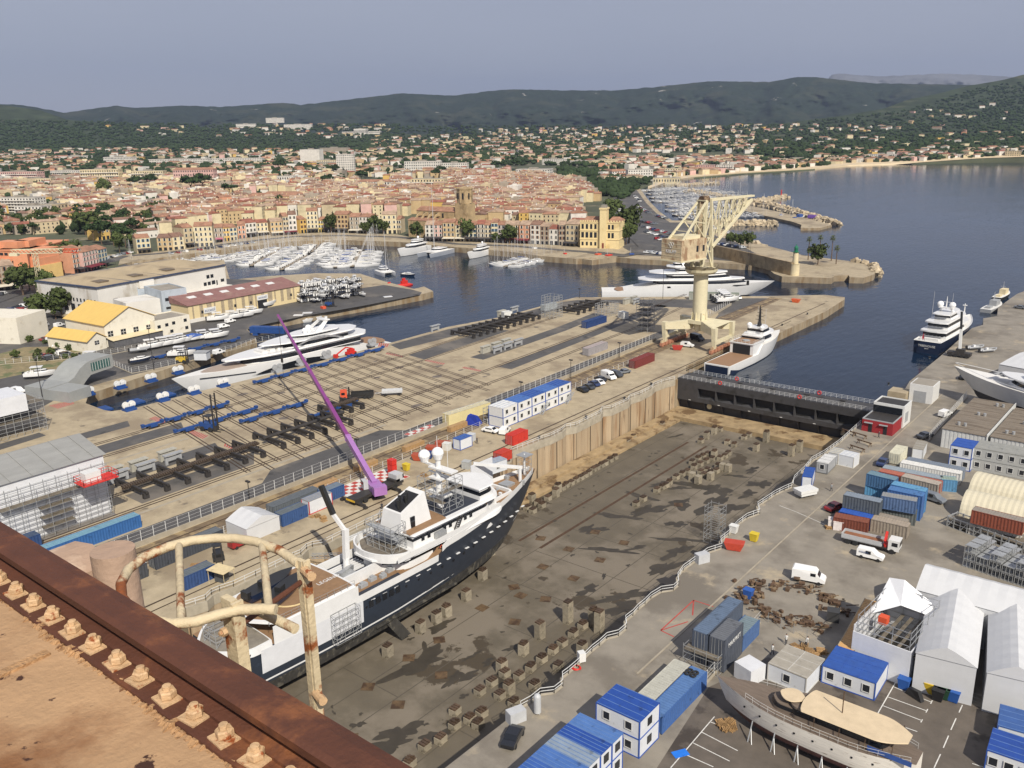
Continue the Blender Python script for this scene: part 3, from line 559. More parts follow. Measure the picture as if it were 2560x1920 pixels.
BL=[(843,886,438,386,'white','flat',9,9,False,'tall slab-sided white apartment tower with nine floors above the pines'),(1012,1101,437,404,'white','flat',14,5,False,'long white five-floor apartment block with bulky chimneys, left wing'),(1104,1168,437,408,'white','flat',14,5,False,'long white five-floor apartment block, right wing behind a big pine'),(1178,1256,443,422,'white','flat',18,3,False,'white office building with overhanging dark slate roof'),(1290,1374,448,424,'white','flat',26,4,False,'stepped white clinic building with ribbon windows left of pine wood'),(752,800,410,374,'white','flat',20,0,False,'plain white windowless cinema-like box at the wood edge'),(800,866,384,370,'grey','flat',20,0,False,'low dark glass-fronted hall beside the white windowless box'),(792,842,420,401,'cream','flat',14,4,True,'cream block with balconies left of the tall white tower'),(0,96,456,430,'pink','flat',16,4,True,'pink apartment blocks at the far left edge'),(128,202,446,427,'white','flat',16,4,True,'pale balconied apartment block left of the pale yellow one'),(204,300,458,424,'cream','flat',14,4,True,'long cream balconied apartment block in the left middle ground'),(276,322,449,435,'ochre','flat',14,3,False,'small mustard-coloured apartment block'),(330,410,456,428,'cream','flat',14,4,True,'wide balconied apartment block with flat cream roofs'),(436,536,460,424,'pink','gable',14,4,False,'pink and white apartment house with broad red roof'),(260,330,410,393,'white','flat',16,3,False,'grey-white block partly hidden behind cypress trees'),(148,222,398,390,'white','flat',16,2,False,'long low white building below the left wood'),(372,520,412,398,'white','flat',14,3,False,'very long low white block running along the mid slope'),(520,655,410,396,'white','flat',14,3,False,'second very long low white block right of the first'),(0,92,530,495,'white','flat',16,5,True,'white balconied block at left edge behind the orange offices'),(42,110,556,516,'white','flat',16,5,True,'white apartment block with dark balconies above the orange offices'),(104,150,552,512,'beige','flat',14,4,False,'plain beige stair-tower block beside the balconied white block'),(60,130,468,447,'cream','flat',12,2,False,'cream two-floor block among small houses on the left'),(342,395,532,505,'white','flat',16,0,False,'plain white gable-ended hall left of the red-roofed hall'),(395,448,530,508,'white','gable',16,0,False,'white hall with red roof beside the plain white hall'),(655,740,517,488,'white','gable',22,3,False,'long pale school building with tiled roof and rows of windows'),(620,745,520,490,'white','gable',14,4,False,'L-shaped grey-white building with brown tiled roof left of centre'),(896,975,482,454,'white','gable',12,3,False,'white colonnaded building with hipped dark red roof'),(1030,1110,484,448,'cream','flat',14,4,True,'modern balconied block with yellowish parapets behind old town'),(694,735,462,441,'white','flat',16,2,False,'white stepped gallery-like building beside the avenue'),(560,600,508,488,'white','flat',14,4,False,'small white balconied apartment block in the left roofs'),(742,760,486,470,'white','flat',10,0,False,'white cube house with blank end wall'),(1570,1632,452,425,'white','flat',18,4,False,'bright white seafront apartment block behind the far marina'),(1530,1568,445,428,'white','gable',14,3,False,'white seafront block with orange roof beside bright apartments'),(1632,1700,458,446,'cream','flat',16,1,False,'long cream marina clubhouse with arched openings'),(1662,1700,440,422,'cream','flat',12,4,True,'cream balconied seafront flats, nearest the clubhouse'),(1740,1785,432,413,'pink','flat',12,4,False,'pale pink seafront flats facing the beach'),(1790,1832,431,413,'white','flat',12,4,True,'white balconied seafront flats facing the beach'),(1480,1504,364,352,'white','flat',12,3,False,'tiny white apartment block in the distant valley'),(1355,1412,412,398,'white','flat',14,3,False,'white terraced flats among the central pines'),(1425,1466,413,402,'white','flat',12,3,False,'white terraced flats right of centre pines'),(1480,1545,413,400,'cream','flat',14,3,False,'cream flats stepping down towards the marina'),(1930,2062,405,397,'cream','flat',12,2,False,'long low cream seafront hotel with balconies'),(2168,2240,398,386,'white','flat',14,3,False,'white seafront hotel halfway along the beach'),(2355,2410,394,386,'white','flat',10,2,False,'row of white beach restaurants near the right'),(2512,2552,391,378,'beige','flat',10,3,False,'beige beach apartment blocks at the right edge'),(710,780,322,311,'white','flat',30,4,False,'white laboratory buildings on the distant wooded shelf'),(665,710,305,295,'white','flat',26,4,False,'pale hillside building beside construction cranes'),(885,915,337,322,'white','flat',30,1,False,'distant long white warehouse on the shelf, upper'),(855,950,335,329,'white','flat',20,1,False,'distant long low white warehouse on the shelf, lower'),(590,640,318,310,'white','flat',20,2,False,'pale terraced hillside building in the woods on the left')]
for(x0,x1,yb,yt,wl,rf,dp,fl,bc,lb)in BL:block('apartment_block' if fl else 'hall',lb,'building',x0,x1,yb,yt,wl,rf,dp,fl,balcony=bc)
m_trunk=mat('tree_bark',C('#5f4d3c'),var=.3,scale=2)
m_leafA=mat('foliage_pine',(.035,.058,.020),rough=.9,var=.5,scale=.35,coord='World',spec=.2)
m_leafB=mat('foliage_plane',(.065,.085,.026),rough=.9,var=.5,scale=.4,coord='World',spec=.2,rand=.2)
m_leafC=mat('foliage_cypress',(.025,.042,.02),rough=.9,var=.4,scale=.5,coord='World',spec=.2)
def crown_mesh(name,R_,rz_,zc,n,leaf,mt,seed,flat=0.0,clumps=26):
 r=np.random.RandomState(seed);V=[];F=[]
 cs=[]
 for k in range(clumps):
  u=r.normal(size=3);u/=np.linalg.norm(u);rad=r.uniform(.35,.82)
  if flat and u[2]<-.2:u[2]*=.2
  cs.append((u*rad,r.uniform(.22,.42)))
 for k in range(n):
  c,cr=cs[r.randint(clumps)];d=r.normal(size=3);d/=np.linalg.norm(d);p=c+d*cr*r.uniform(.6,1)
  p=p*np.array([R_,R_,rz_])+np.array([0,0,zc]);a=r.normal(size=3);a=a-d*a.dot(d)*.7;a/=np.linalg.norm(a);b=np.cross(a,d+r.normal(size=3)*.4);b/=np.linalg.norm(b)+1e-6
  s=leaf*r.uniform(.6,1.3);o=len(V);V+=[tuple(p-a*s-b*s*.6),tuple(p+a*s-b*s*.6),tuple(p+a*s*.7+b*s*.7),tuple(p-a*s*.7+b*s*.7)];F.append((o,o+1,o+2,o+3))
 m=M();m.v=V;m.f=F;m.m=[0]*len(F)
 for c,cr in cs[:12]:m.sphere(tuple(c*np.array([R_*.8,R_*.8,rz_*.8])+np.array([0,0,zc])),cr*min(R_,rz_)*.85,7,4)
 return m.mesh(name,mt)
def trunk_mesh(h,r0,limbs,spread,zc,seed):
 rr=random.Random(seed);m=M();m.tube((0,0,-.5),(rr.uniform(-.2,.2),0,h),r0,r0*.6,7)
 for k in range(limbs):
  t=2*PI*k/limbs+rr.random();m.tube((0,0,h*.85),(spread*math.cos(t),spread*math.sin(t),zc+rr.uniform(-.3,.8)),r0*.5,r0*.15,5)
 return m.mesh('trunk',m_trunk)
TREES={}
def mk(kind,nm,R_,rz_,zc,th,n,leaf,mt,flat=0):
 TREES[kind]=[(crown_mesh('crown',R_,rz_,zc,n,leaf,mt,100*len(TREES)+i,flat),trunk_mesh(th,.28 if kind!='cypress' else.15,5 if kind!='cypress' else 0,R_*.5,zc,i))for i in range(3)]
mk('pine','umbrella pine',5.2,2.7,7.6,5.6,620,.55,m_leafA,1)
mk('plane','plane tree',4.4,4.3,6.4,3.2,620,.5,m_leafB)
mk('cypress','cypress',1.1,4.8,5.4,1.6,240,.4,m_leafC)
mk('shrub','shrub',1.6,1.3,1.2,.6,200,.3,m_leafB)
NAMES={'pine':('pine_tree','umbrella pine'),'plane':('plane_tree','round leafy plane tree'),'cypress':('cypress_tree','slender dark cypress'),'shrub':('shrub','low green shrub')}
def tree(kind,p,s=1.0,label=None,pxx=0,group=None,sz=None):
 cm,tm=TREES[kind][rnd.randrange(3)];nm,dn=NAMES[kind]
 t=thing(nm,'','tree' if kind!='shrub' else 'shrub',p,rnd.uniform(0,6.28),group);t.scale=(s,s,s*(sz or rnd.uniform(.85,1.15)))
 for n_,me in(('trunk',tm),('crown',cm)):
  o=bpy.data.objects.new(n_,me);COL.objects.link(o);o.parent=t
 lab(t,label or dn,pxx);return t
for(x,y,k,s,lb)in[(703,592-7,'plane',1.15,'yellowing plane tree before the tan quay house'),(828,583,'plane',1.35,'rust-tinted round plane tree before the mauve quay house'),(915,586,'plane',1.0,'bushy plane tree left of the church steps'),(938,584,'plane',1.5,'large dense plane tree in front of the church square'),(958,585,'plane',1.2,'plane tree right of the large one by the church square'),(1043,600,'plane',1.25,'solitary yellow-green plane tree left of the white and pink houses'),(1167,604,'plane',1.5,'tall plane tree before the cream quay houses'),(1240,608,'plane',.7,'small plane tree between café awnings'),(1273,610,'plane',1.5,'big plane tree left of the salmon house'),(1545,616,'plane',1.3,'plane tree right of the town hall'),(1572,608,'plane',2.3,'huge dark plane tree beside the roundabout'),(1565,612,'plane',1.6,'autumn-tinted plane tree beside the huge dark one'),(1530,545,'plane',1.8,'large dark tree behind the town hall tower'),(1524,566,'plane',1.3,'tree filling the gap behind the town hall roof'),(215,588,'plane',2.2,'very big dark tree right of the orange offices'),(232,583,'plane',2.0,'twin of the very big dark tree'),(255,612,'pine',1.7,'broad dark pine in the little harbour park, leftmost'),(285,616,'pine',1.6,'broad dark pine in the middle of the harbour park'),(315,620,'pine',1.6,'broad dark pine at the right of the harbour park'),(300,632,'plane',1.3,'rusty-leaved tree at the park edge by the quay road'),(235,604,'pine',1.3,'small pine behind the harbour park'),(335,622,'plane',1.2,'dark tree touching the corner house at the park'),(160,680,'plane',2.2,'dark green tree behind the small tower crane jib'),(185,668,'plane',1.8,'leafy tree beside the pink hotel'),(75,724,'plane',1.5,'tree on the traffic island left of the tower crane'),(58,738,'plane',1.7,'bigger tree on the traffic island, nearest the car park'),(118,736,'plane',1.2,'round tree at the foot of the white warehouse'),(105,800,'plane',1.2,'scrubby tree behind the excavator'),(140,798,'plane',1.1,'slim tree left of the yellow-roofed workshop'),(155,794,'plane',1.3,'poplar-like tree near the white van body'),(190,818,'shrub',2.2,'dark round bush behind the parked white van'),(700,440,'pine',2.2,'spreading pine beside the avenue'),(668,398,'pine',1.6,'pine cluster left of the white box'),(820,470,'pine',1.9,'wide umbrella pine below the white tower'),(860,446,'cypress',1.9,'dark pointed conifer before the white tower'),(835,440,'pine',1.9,'large umbrella pine left of the pointed conifer'),(905,460,'pine',1.8,'dark pine right of the white tower'),(925,446,'pine',1.9,'flat-topped pine in open ground right of the tower'),(700,530,'plane',1.6,'dark oak-like tree among roofs left of the old town'),(685,532,'plane',1.6,'dark tree among roofs, twin of the oak-like one'),(1100,445,'pine',1.9,'tall umbrella pine standing before the white wing'),(1090,452,'pine',1.6,'pine at the foot of the long white block'),(262,498,'plane',2.2,'very large round dark tree in the left suburbs'),(340,480,'pine',2.2,'long row of pines in the left suburbs, left end'),(375,478,'pine',2.2,'long row of pines in the left suburbs, right end'),(480,492,'pine',2.4,'wide spreading pine group near the red halls, left part'),(510,486,'pine',2.4,'wide spreading pine group near the red halls, right part'),(575,492,'pine',1.8,'isolated green pine left of the white flats'),(380,545,'plane',1.6,'rounded tree group behind the quay corner, left'),(400,542,'plane',1.4,'rounded tree group behind the quay corner, right'),(1290,425,'pine',1.9,'pine at the left of the stepped clinic'),(1240,430,'pine',2.0,'pine behind the slate-roofed office'),(2044,662,'plane',1.35,'wide green umbrella tree on the lighthouse mole'),(1825,614,'plane',.9,'dark round tree left end of the mole wall'),(1850,620,'plane',1.1,'dark round tree on the mole behind the sea wall'),(1870,620,'plane',1.0,'lower dark tree on the mole behind the sea wall')]:
 tree(k,T(x,y)if y<600 and x<1600 else P(x,y),s,lb,x)
from bisect import bisect
def inpoly(x,y,poly):
 c=False;j=len(poly)-1
 for i in range(len(poly)):
  if(poly[i][1]>y)!=(poly[j][1]>y)and x<(poly[j][0]-poly[i][0])*(y-poly[i][1])/(poly[j][1]-poly[i][1])+poly[i][0]:c=not c
  j=i
 return c
OLD=[(395,592),(480,580),(536,562),(620,558),(760,545),(1000,548),(1040,575),(1290,572),(1440,580),(1540,590),(1515,520),(1440,462),(1330,448),(1240,432),(1000,448),(860,470),(700,480),(560,500),(395,525)]
SUB=[(-40,640),(0,612),(90,590),(200,560),(330,600),(395,592),(395,525),(560,500),(700,480),(860,470),(860,440),(-40,440)]
blocked=[(x0-4,x1+4,yt+2,yb+1)for(x0,x1,yb,yt,*_)in BL]+[(1018,1150,535,600),(1450,1560,505,620),(-40,205,588,700),(262,345,600,640),(0,60,495,560)]
def free(x,y):
 for a,b,c,d in blocked:
  if a<x<b and c<y<d:return False
 return True
fr=random.Random(21);cand=[]
def hsize(kind):return{'old':(fr.uniform(7,15),fr.uniform(8,12),fr.uniform(7.5,13.5)),'sub':(fr.uniform(9,20),fr.uniform(8,12),fr.uniform(5,11)),'far':(fr.uniform(10,22),fr.uniform(8,13),fr.uniform(4.5,9))}[kind]
y=596.0;row=0
while y>428:
 dist=tdist(900,y);dy=9.5/dist*(abs(tdist(900,y-1)-dist)**-1)*dist if False else 11.5/max(.5,abs(tdist(900,y-1)-dist))
 x=-30+fr.uniform(0,8)
 while x<1560:
  dx=11.0/tdist(x,y)*FOC;yy=y+fr.uniform(-.3,.3)*dy
  ysl=yy+interp(x,[(0,26),(500,20),(700,0),(1000,0),(1560,14)])
  if inpoly(x,ysl,OLD)and free(x,ysl):
   if fr.random()<.95:cand.append((x,ysl,'old',row))
  elif inpoly(x,ysl,SUB)and free(x,ysl):
   q=fr.random();cand.append((x,ysl,'sub' if q<.48 else 'tree',row))
  x+=dx*fr.uniform(.85,1.2)
 y-=dy;row+=1
near=[c for c in cand if c[2]!='tree'];near.sort(key=lambda c:-c[1]);big=set(id(c)for c in near[:255])
WK=['cream','white','tan','beige','pink','ochre','grey','salmon'];WP=[.25,.27,.13,.16,.06,.03,.08,.02]
RK=['terracotta','red-tiled','pale-tiled','brown-tiled']
SIDE=[(180,'left edge'),(330,'behind harbour park'),(500,'left of avenue'),(640,'behind salmon house'),(770,'behind yellow house'),(880,'left of plane trees'),(1000,'left of church'),(1130,'behind church'),(1240,'behind pink house'),(1360,'left of town hall'),(1460,'behind town hall'),(1700,'right of town hall')]
stuff={k:M()for k in list(WK)+RK}
def house_geo(mw,mr,T_,w,d,h,hip,wins=None,chim=False):
 for q in(mw,mr,wins):
  if q is not None:q.T=T_
 mw.box(-w/2,-d/2,-3,w/2,d/2,h)
 gable(mr,w,d,h,d*.15,.3,hip=hip)
 if chim:mw.box(w*.2,d*.1,h,w*.2+.8,d*.1+.8,h+d*.19+.7)
 if wins is not None:
  nf=max(1,int(h/3));nw=max(2,int(w/3))
  for f_ in range(nf):
   for k in range(nw):
    x_=-w/2+w*(k+.5)/nw
    for s_ in(-1,1):wins.box(x_-.45,s_*d/2-.05,1+f_*2.9,x_+.45,s_*d/2+.05,2.4+f_*2.9,1)
 for q in(mw,mr,wins):
  if q is not None:q.T=None
ntree=0;blobs=[]
for c in cand:
 x,yv,kind,row=c;p=T(x,yv)
 if kind=='tree':
  if yv>478 and ntree<110:
   ntree+=1;kk=fr.choices(['pine','plane','cypress'],[.45,.4,.15])[0]
   sd=next(s for a,s in SIDE if x<a);tree(kk,p,fr.uniform(.8,1.35),NAMES[kk][1]+' among suburban houses, '+sd,x,'trees between the town houses')
  else:blobs.append((p,fr.uniform(3.5,6),fr.uniform(5,9)))
  continue
 w,d,h=hsize(kind);rz=math.atan2(-p.x,p.y)+PI/2*0+fr.choice([0,PI/2])+(.25 if x<620 else-.18)+fr.gauss(0,.12)
 wk=fr.choices(WK,WP)[0];rk=fr.choices(RK,[.32,.13,.38,.17])[0]
 if id(c)in big:
  t=thing('town_house','','house',p,rz,'tiled houses packed behind the harbour front');mw,mr=M(),M();mn=mw
  house_geo(mw,mr,None,w,d,h,fr.choice([0,0,2.5]),mn,True)
  mw.build('wall',[WM[wk],m_win],t);mr.build('roof',RM[rk],t)
  sd=next(s for a,s in SIDE if x<a)
  rw=min(9,int((interp(x,[(0,640),(400,615),(620,575),(1000,560),(1560,590)])-yv)/9)+1)
  lab(t,'%s %s house, %s roof, %s row back, %s'%('tall' if h>9.5 else 'low',wk,rk,ORD[max(0,rw-1)],sd),x)
 else:
  if kind=='sub' and fr.random()<.2 or fr.random()<.04:_k=fr.choice(['white','cream','grey','beige']);stuff[_k].T=Matrix.Translation(p)@Matrix.Rotation(rz,4,'Z');stuff[_k].box(-w*.7,-d/2,-3,w*.7,d/2,h+2);stuff[_k].box(-2,-2,h+2,2,2,h+3.6);stuff[_k].T=None
  else:house_geo(stuff[wk],stuff[rk],Matrix.Translation(p)@Matrix.Rotation(rz,4,'Z'),w,d,h,fr.choice([0,2]),None,True)
def coastlim(x):return coast_y(x)-6 if x>1640 else 460
def place(n,poly,dens_house,wmul=1.0,forest=True):
 xs_=[q[0]for q in poly];ys_=[q[1]for q in poly];k=0;tries=0
 while k<n and tries<n*30:
  tries+=1;x=fr.uniform(min(xs_),max(xs_));yv=fr.uniform(min(ys_),max(ys_))
  if not inpoly(x,yv,poly)or not free(x,yv):continue
  if x>1500 and yv>coast_y(x)-4:continue
  k+=1;p=T(x,yv)
  if fr.random()<dens_house:
   w,d,h=hsize('far');w*=wmul;rz=fr.uniform(0,PI);wk=fr.choices(WK,[.25,.42,.08,.1,.06,.03,.03,.03])[0];rk=fr.choices(RK,[.45,.12,.35,.08])[0]
   if fr.random()<.25:stuff[wk].T=Matrix.Translation(p)@Matrix.Rotation(rz,4,'Z');stuff[wk].box(-w/2,-d/2,-3,w/2,d/2,h);stuff[wk].T=None
   else:house_geo(stuff[wk],stuff[rk],Matrix.Translation(p)@Matrix.Rotation(rz,4,'Z'),w,d,h,0)
  else:blobs.append((p,fr.uniform(4,8),fr.uniform(5,9)))
place(700,[(-40,446),(860,446),(1000,440),(1240,430),(1240,400),(-40,400)],.42)
place(520,[(-40,402),(900,402),(900,378),(-40,374)],.42)
place(420,[(900,400),(1560,412),(1560,372),(900,372)],.30)
place(620,[(930,376),(1900,384),(1900,340),(1050,340),(930,352)],.50)
place(420,[(1500,460),(1500,395),(1900,395),(1900,440),(1700,450)],.6)
place(420,[(1200,345),(2230,330),(2230,318),(1900,312),(1200,326)],.33,.9)
place(380,[(1900,432),(2620,398),(2620,370),(1900,404)],.38)
place(420,[(1900,404),(2620,372),(2620,330),(1900,350)],.14)
place(200,[(2100,345),(2620,330),(2620,230),(2300,270)],.09,1.3)
place(260,[(560,345),(980,345),(980,312),(600,312)],.16,1.8)
place(90,[(200,330),(640,345),(640,318),(240,318)],.18,1.5)
stuffroot=thing('distant_houses','mass of small pale tile-roofed houses spread over the slopes beyond the old town','houses');stuffroot['kind']='stuff'
for k,q in stuff.items():
 if q.v:q.build('house_walls' if k in WK else 'house_roofs',WM[k]if k in WK else RM[k],stuffroot,kind='stuff')
rs=np.random.RandomState(5)
def forest(n,poly,smin,smax):
 xs_=[q[0]for q in poly];ys_=[q[1]for q in poly];k=0
 while k<n:
  x=fr.uniform(min(xs_),max(xs_));yv=fr.uniform(min(ys_),max(ys_))
  if not inpoly(x,yv,poly)or(x>1500 and yv>coast_y(x)-4)or not free(x,yv):continue
  k+=1;blobs.append((T(x,yv),fr.uniform(smin,smax),fr.uniform(5,9)))
forest(3200,[(-60,400),(300,392),(640,384),(1000,372),(1000,312),(500,312),(-60,300)],5,9)
forest(1100,[(640,402),(1560,420),(1560,350),(900,360)],4.5,8)
forest(420,[(1380,470),(1560,500),(1600,470),(1640,440),(1400,420)],4.5,7)
forest(1700,[(900,372),(1900,380),(1900,312),(1000,318)],5,8)
forest(2600,[(1880,436),(2640,396),(2640,190),(2450,220),(2250,280),(1900,318)],5,9)
forest(900,[(-60,452),(860,452),(860,396),(-60,396)],4,6.5)
forest(330,[(-30,640),(0,600),(330,590),(700,480),(860,470),(860,440),(-30,440)],3,5)
forest(150,[(400,520),(1400,470),(1400,440),(400,450)],3,4.5)
ico_v=[];t_=(1+5**.5)/2
ico_v=np.array([(-1,t_,0),(1,t_,0),(-1,-t_,0),(1,-t_,0),(0,-1,t_),(0,1,t_),(0,-1,-t_),(0,1,-t_),(t_,0,-1),(t_,0,1),(-t_,0,-1),(-t_,0,1)])/math.sqrt(1+t_*t_)
ico_f=np.array([(0,11,5),(0,5,1),(0,1,7),(0,7,10),(0,10,11),(1,5,9),(5,11,4),(11,10,2),(10,7,6),(7,1,8),(3,9,4),(3,4,2),(3,2,6),(3,6,8),(3,8,9),(4,9,5),(2,4,11),(6,2,10),(8,6,7),(9,8,1)])
V=[];F=[];o=0
for(p,s,h)in blobs:
 for k in range(3):
  c=np.array([p.x,p.y,p.z+h*.55])+rs.uniform(-1,1,3)*np.array([s*.6,s*.6,h*.2]);q=ico_v*(1+rs.uniform(-.28,.28,(12,1)))*np.array([s*.62,s*.62,h*.42]);V.append(q+c);F.append(ico_f+o);o+=12
V=np.concatenate(V);F=np.concatenate(F);me=bpy.data.meshes.new('forest_canopy');me.vertices.add(len(V));me.vertices.foreach_set('co',V.ravel());me.loops.add(F.size);me.loops.foreach_set('vertex_index',F.ravel().astype(np.int32))
me.polygons.add(len(F));me.polygons.foreach_set('loop_start',np.arange(0,F.size,3,dtype=np.int32));me.update(calc_edges=True)
m_forest=mat('forest_foliage',(.034,.052,.022),rough=1,var=.45,scale=.03,coord='World',spec=.1,bump=1.0,bscale=.4)
me.materials.append(m_forest);o_=bpy.data.objects.new('forest',me);COL.objects.link(o_);tag(o_,'dark green pine woods and garden trees covering the land behind the town','woodland',kind='stuff')
sheetpts=[(330,655),(400,646),(480,635),(560,625),(640,615),(740,604),(860,601),(1000,606),(1140,619),(1280,631),(1350,641),(1440,648),(1500,646),(1560,640),(1520,612),(1447,617),(1350,612),(1193,606),(1064,603),(993,587),(925,585),(810,582),(741,585),(672,588),(616,596),(560,605),(487,618),(434,626),(344,634),(300,650),(296,664)]
m=M();m.prism([(P(*q).x,P(*q).y)for q in sheetpts],-6,.30,0,1);struct('town_quay',m,[m_conc,m_qwall])
def road(pts,w,z=.32,name='road',mt=None):
 m=M();pp=[P(*q)for q in pts];rings=[]
 for i,p in enumerate(pp):
  d=(pp[min(i+1,len(pp)-1)]-pp[max(i-1,0)]).normalized();n=Vector((-d.y,d.x,0))*w/2;rings.append([(p.x+n.x,p.y+n.y,z),(p.x-n.x,p.y-n.y,z)])
 m.loft([r_[::-1]for r_ in rings],0,caps=False,openring=True);return struct(name,m,mt or m_asph)
road([(330,640),(400,635),(480,625),(560,612),(640,602),(740,592),(860,590),(1000,594),(1140,611),(1280,616),(1400,626),(1480,632)],7,.306)
road([(1480,632),(1560,640),(1600,632),(1618,618),(1600,600),(1560,560),(1530,540)],11,.33)
road([(-40,760),(30,735),(60,715),(130,690),(240,660),(330,640)],12,.16);road([(-60,735),(60,700)],10,.17)
road([(1600,600),(1575,560),(1560,520),(1545,490),(1530,470)],12,.34)
sheet('left_town_ground',[(-60,760),(0,700),(60,720),(240,664),(330,640),(330,632),(240,640),(100,668),(-60,690)],m_conc,.14)
def facade_windows(t,w,rows,mats,y=-.03):
 for(z,h_,xs_,ww)in rows:
  me=win_mesh(ww,h_,False).mesh('window',mats)
  for x in xs_:
   o=bpy.data.objects.new('window',me);COL.objects.link(o);o.parent=t;o.location=(x,y,z)
a,b=P(1450,620),P(1532,622);w=(b-a).length;rz=dirz(a,b);mid=(a+b)/2
t=thing('town_hall','yellow stone town hall with a square clock tower on the harbour','town hall',(mid.x,mid.y,.3),rz)
yl=WM['yellow'];m_yst=mat('town_hall_stone',C('#d8c493'),var=.1,scale=.4,col2=C('#c2ac79'),fac2=(.5,.7),scale2=.2)
q=M();q.box(-w/2,0,-1,w*.12,14,16.2);q.box(w*.32,-1,-1,w/2+4,16,16.2)
for z in(5.2,10.6,15.6):q.box(-w/2-.3,-.3,z,w*.12,14.2,z+.5);q.box(w*.32,-1.3,z,w/2+4.3,16.2,z+.5)
for k in range(9):q.box(-w/2+k*w*.07,-.2,16.2,-w/2+k*w*.07+.9,.4,17.2)
for k in range(6):q.box(w*.34+k*1.8,-1.2,16.2,w*.34+k*1.8+.9,-.6,17.2)
q.build('wall',m_yst,t)
q=M();q.box(w*.12,-2.2,-1,w*.32,4.5,24.5);q.box(w*.12-.4,-2.6,24,w*.32+.4,4.9,25);q.build('tower',m_yst,t)
q=M();q.box(w*.12+.3,-1.9,25,w*.32-.3,4.2,25.5);q.box(w*.15,-1,25.5,w*.29,3.2,26.6);q.build('tower_roof',m_flat,t)
q=M();q.T=Matrix.Translation((-w*.19,7,0));gable(q,w*.62,14,16.4,2.6,0,hip=3);q.T=Matrix.Translation((w*.44+1.6,8,0));gable(q,w*.2+4,16,16.4,2.4,0,hip=2);q.build('roof',RM['terracotta'],t)
facade_windows(t,w,[(1.5,2.2,[-w*.42,-w*.29,-w*.16,-w*.03],1.3),(6.4,3.4,[-w*.42,-w*.29,-w*.16,-w*.03],1.7),(11.8,3.0,[-w*.42,-w*.29,-w*.16,-w*.03],1.4)],[m_win,m_win])
facade_windows(t,w,[(6.4,3.2,[w*.39,w*.5],1.5),(11.8,2.8,[w*.39,w*.5],1.3)],[m_win,m_win],-1.03)
q=M();q.box(w*.19,-2.3,.2,w*.25,-2.15,3.4);q.build('door',mat('old_red_door',C('#7a3d30')),t)
m_stone=mat('old_church_stone',C('#a8926e'),var=.25,scale=.3,col2=C('#877353'),fac2=(.5,.65),scale2=.2)
a,b=P(1022,592),P(1140,600);rz=dirz(a,b);p0=a
t=thing('church','old stone church with flying buttresses and octagonal bell tower','church',(a.x,a.y,0),rz);w=(b-a).length
q=M();q.box(0,0,-1,w*.55,10,12);q.box(0,10,-1,w*.86,22,18);q.box(w*.55,4,-1,w*.86,10,13)
q.build('wall',m_stone,t)
q=M();q.T=Matrix.Translation((w*.43,16,0));gable(q,w*.86,12,18,2.6,.3);q.T=Matrix.Translation((w*.27,5,0));gable(q,w*.55,10,12,1.6,.2);q.build('roof',RM['terracotta'],t)
for k in range(4):
 x=w*(.1+.13*k);q=M();q.loft([[(x-.5,10.2,17),(x+.5,10.2,17),(x+.5,10.2,14.5),(x-.5,10.2,14.5)],[(x-.5,6.5,16.2),(x+.5,6.5,16.2),(x+.5,6.5,14.6),(x-.5,6.5,14.6)],[(x-.5,3.2,13),(x+.5,3.2,13),(x+.5,3.2,11.8),(x-.5,3.2,11.8)]]);q.build('flying_buttress',m_stone,t)
 q=M();q.box(x-.8+3,9.9,13.4,x+.8+3,10.05,16.6);q.build('window',m_win,t)
q=M();q.box(w*.84,9,-1,w*.84+10,19,24);c=(w*.84+5,14,0);q.lathe([(5.6,24),(5.6,33),(5.9,33.4),(5.9,34.2),(.3,35.5)],c,8);q.build('bell_tower',m_stone,t)
for k in range(4):
 an=-PI/2+(k-1.5)*PI/4+PI/8*0;q=M();q.bar((c[0]+5.3*math.cos(an),c[1]+5.3*math.sin(an),27),(c[0]+5.3*math.cos(an),c[1]+5.3*math.sin(an),31),1.3,.5);q.build('belfry_opening',m_win,t)
m_or=mat('orange_render',C('#cf8d68'),var=.1,scale=.3);m_ye=mat('buff_render',C('#d9b877'),var=.1,scale=.3)
def banded(name,label,px0,px1,yb0,yb1,levels,depth):
 """levels: (z0, z1, material, set back)"""
 a,b=P(px0,yb0),P(px1,yb1);w=(b-a).length;t=thing(name,label,'office building',(a.x,a.y,0),dirz(a,b))
 for(z0,z1,mt,sb)in levels:
  q=M();q.box(sb*.8,sb,z0,w-sb*.5,depth,z1);q.build('storey',mt,t)
  n=int((w-sb*1.3)/3.1);me=M();me.box(-1.1,-.06,0,1.1,.06,1.45);me=me.mesh('window',m_win)
  for k in range(n):
   o=bpy.data.objects.new('window',me);COL.objects.link(o);o.parent=t;o.location=(sb*.8+1.6+k*3.1,sb-.02,z0+(z1-z0)*.38)
 q=M();z=levels[-1][1];sb=levels[-1][3];q.box(sb*.8-.3,sb-.3,z,w-sb*.5+.3,depth+.3,z+.5);q.box(w*.25,depth*.4,z+.5,w*.6,depth*.8,z+4);q.build('roof_block',m_or,t)
banded('office_building','large stepped salmon-orange office building with rows of dark square windows, right wing',96,208,702,668,[(0,4,m_ye,0),(4,8,m_ye,1),(8,12,m_or,3),(12,16,m_or,5)],22)
banded('office_building','stepped salmon-orange office building with buff lower floors, left wing at photo edge',-60,88,700,706,[(0,4,m_ye,0),(4,8,m_ye,0),(8,12,m_or,1),(12,16,m_or,2)],20)
q=M();a=P(50,706);q.box(-5,0,0,5,7,15.5);q.build('stair_tower',m_or,loc=(a.x,a.y,0),rz=-.65,label='plain windowless salmon stair tower between the two orange office wings',cat='stair tower')
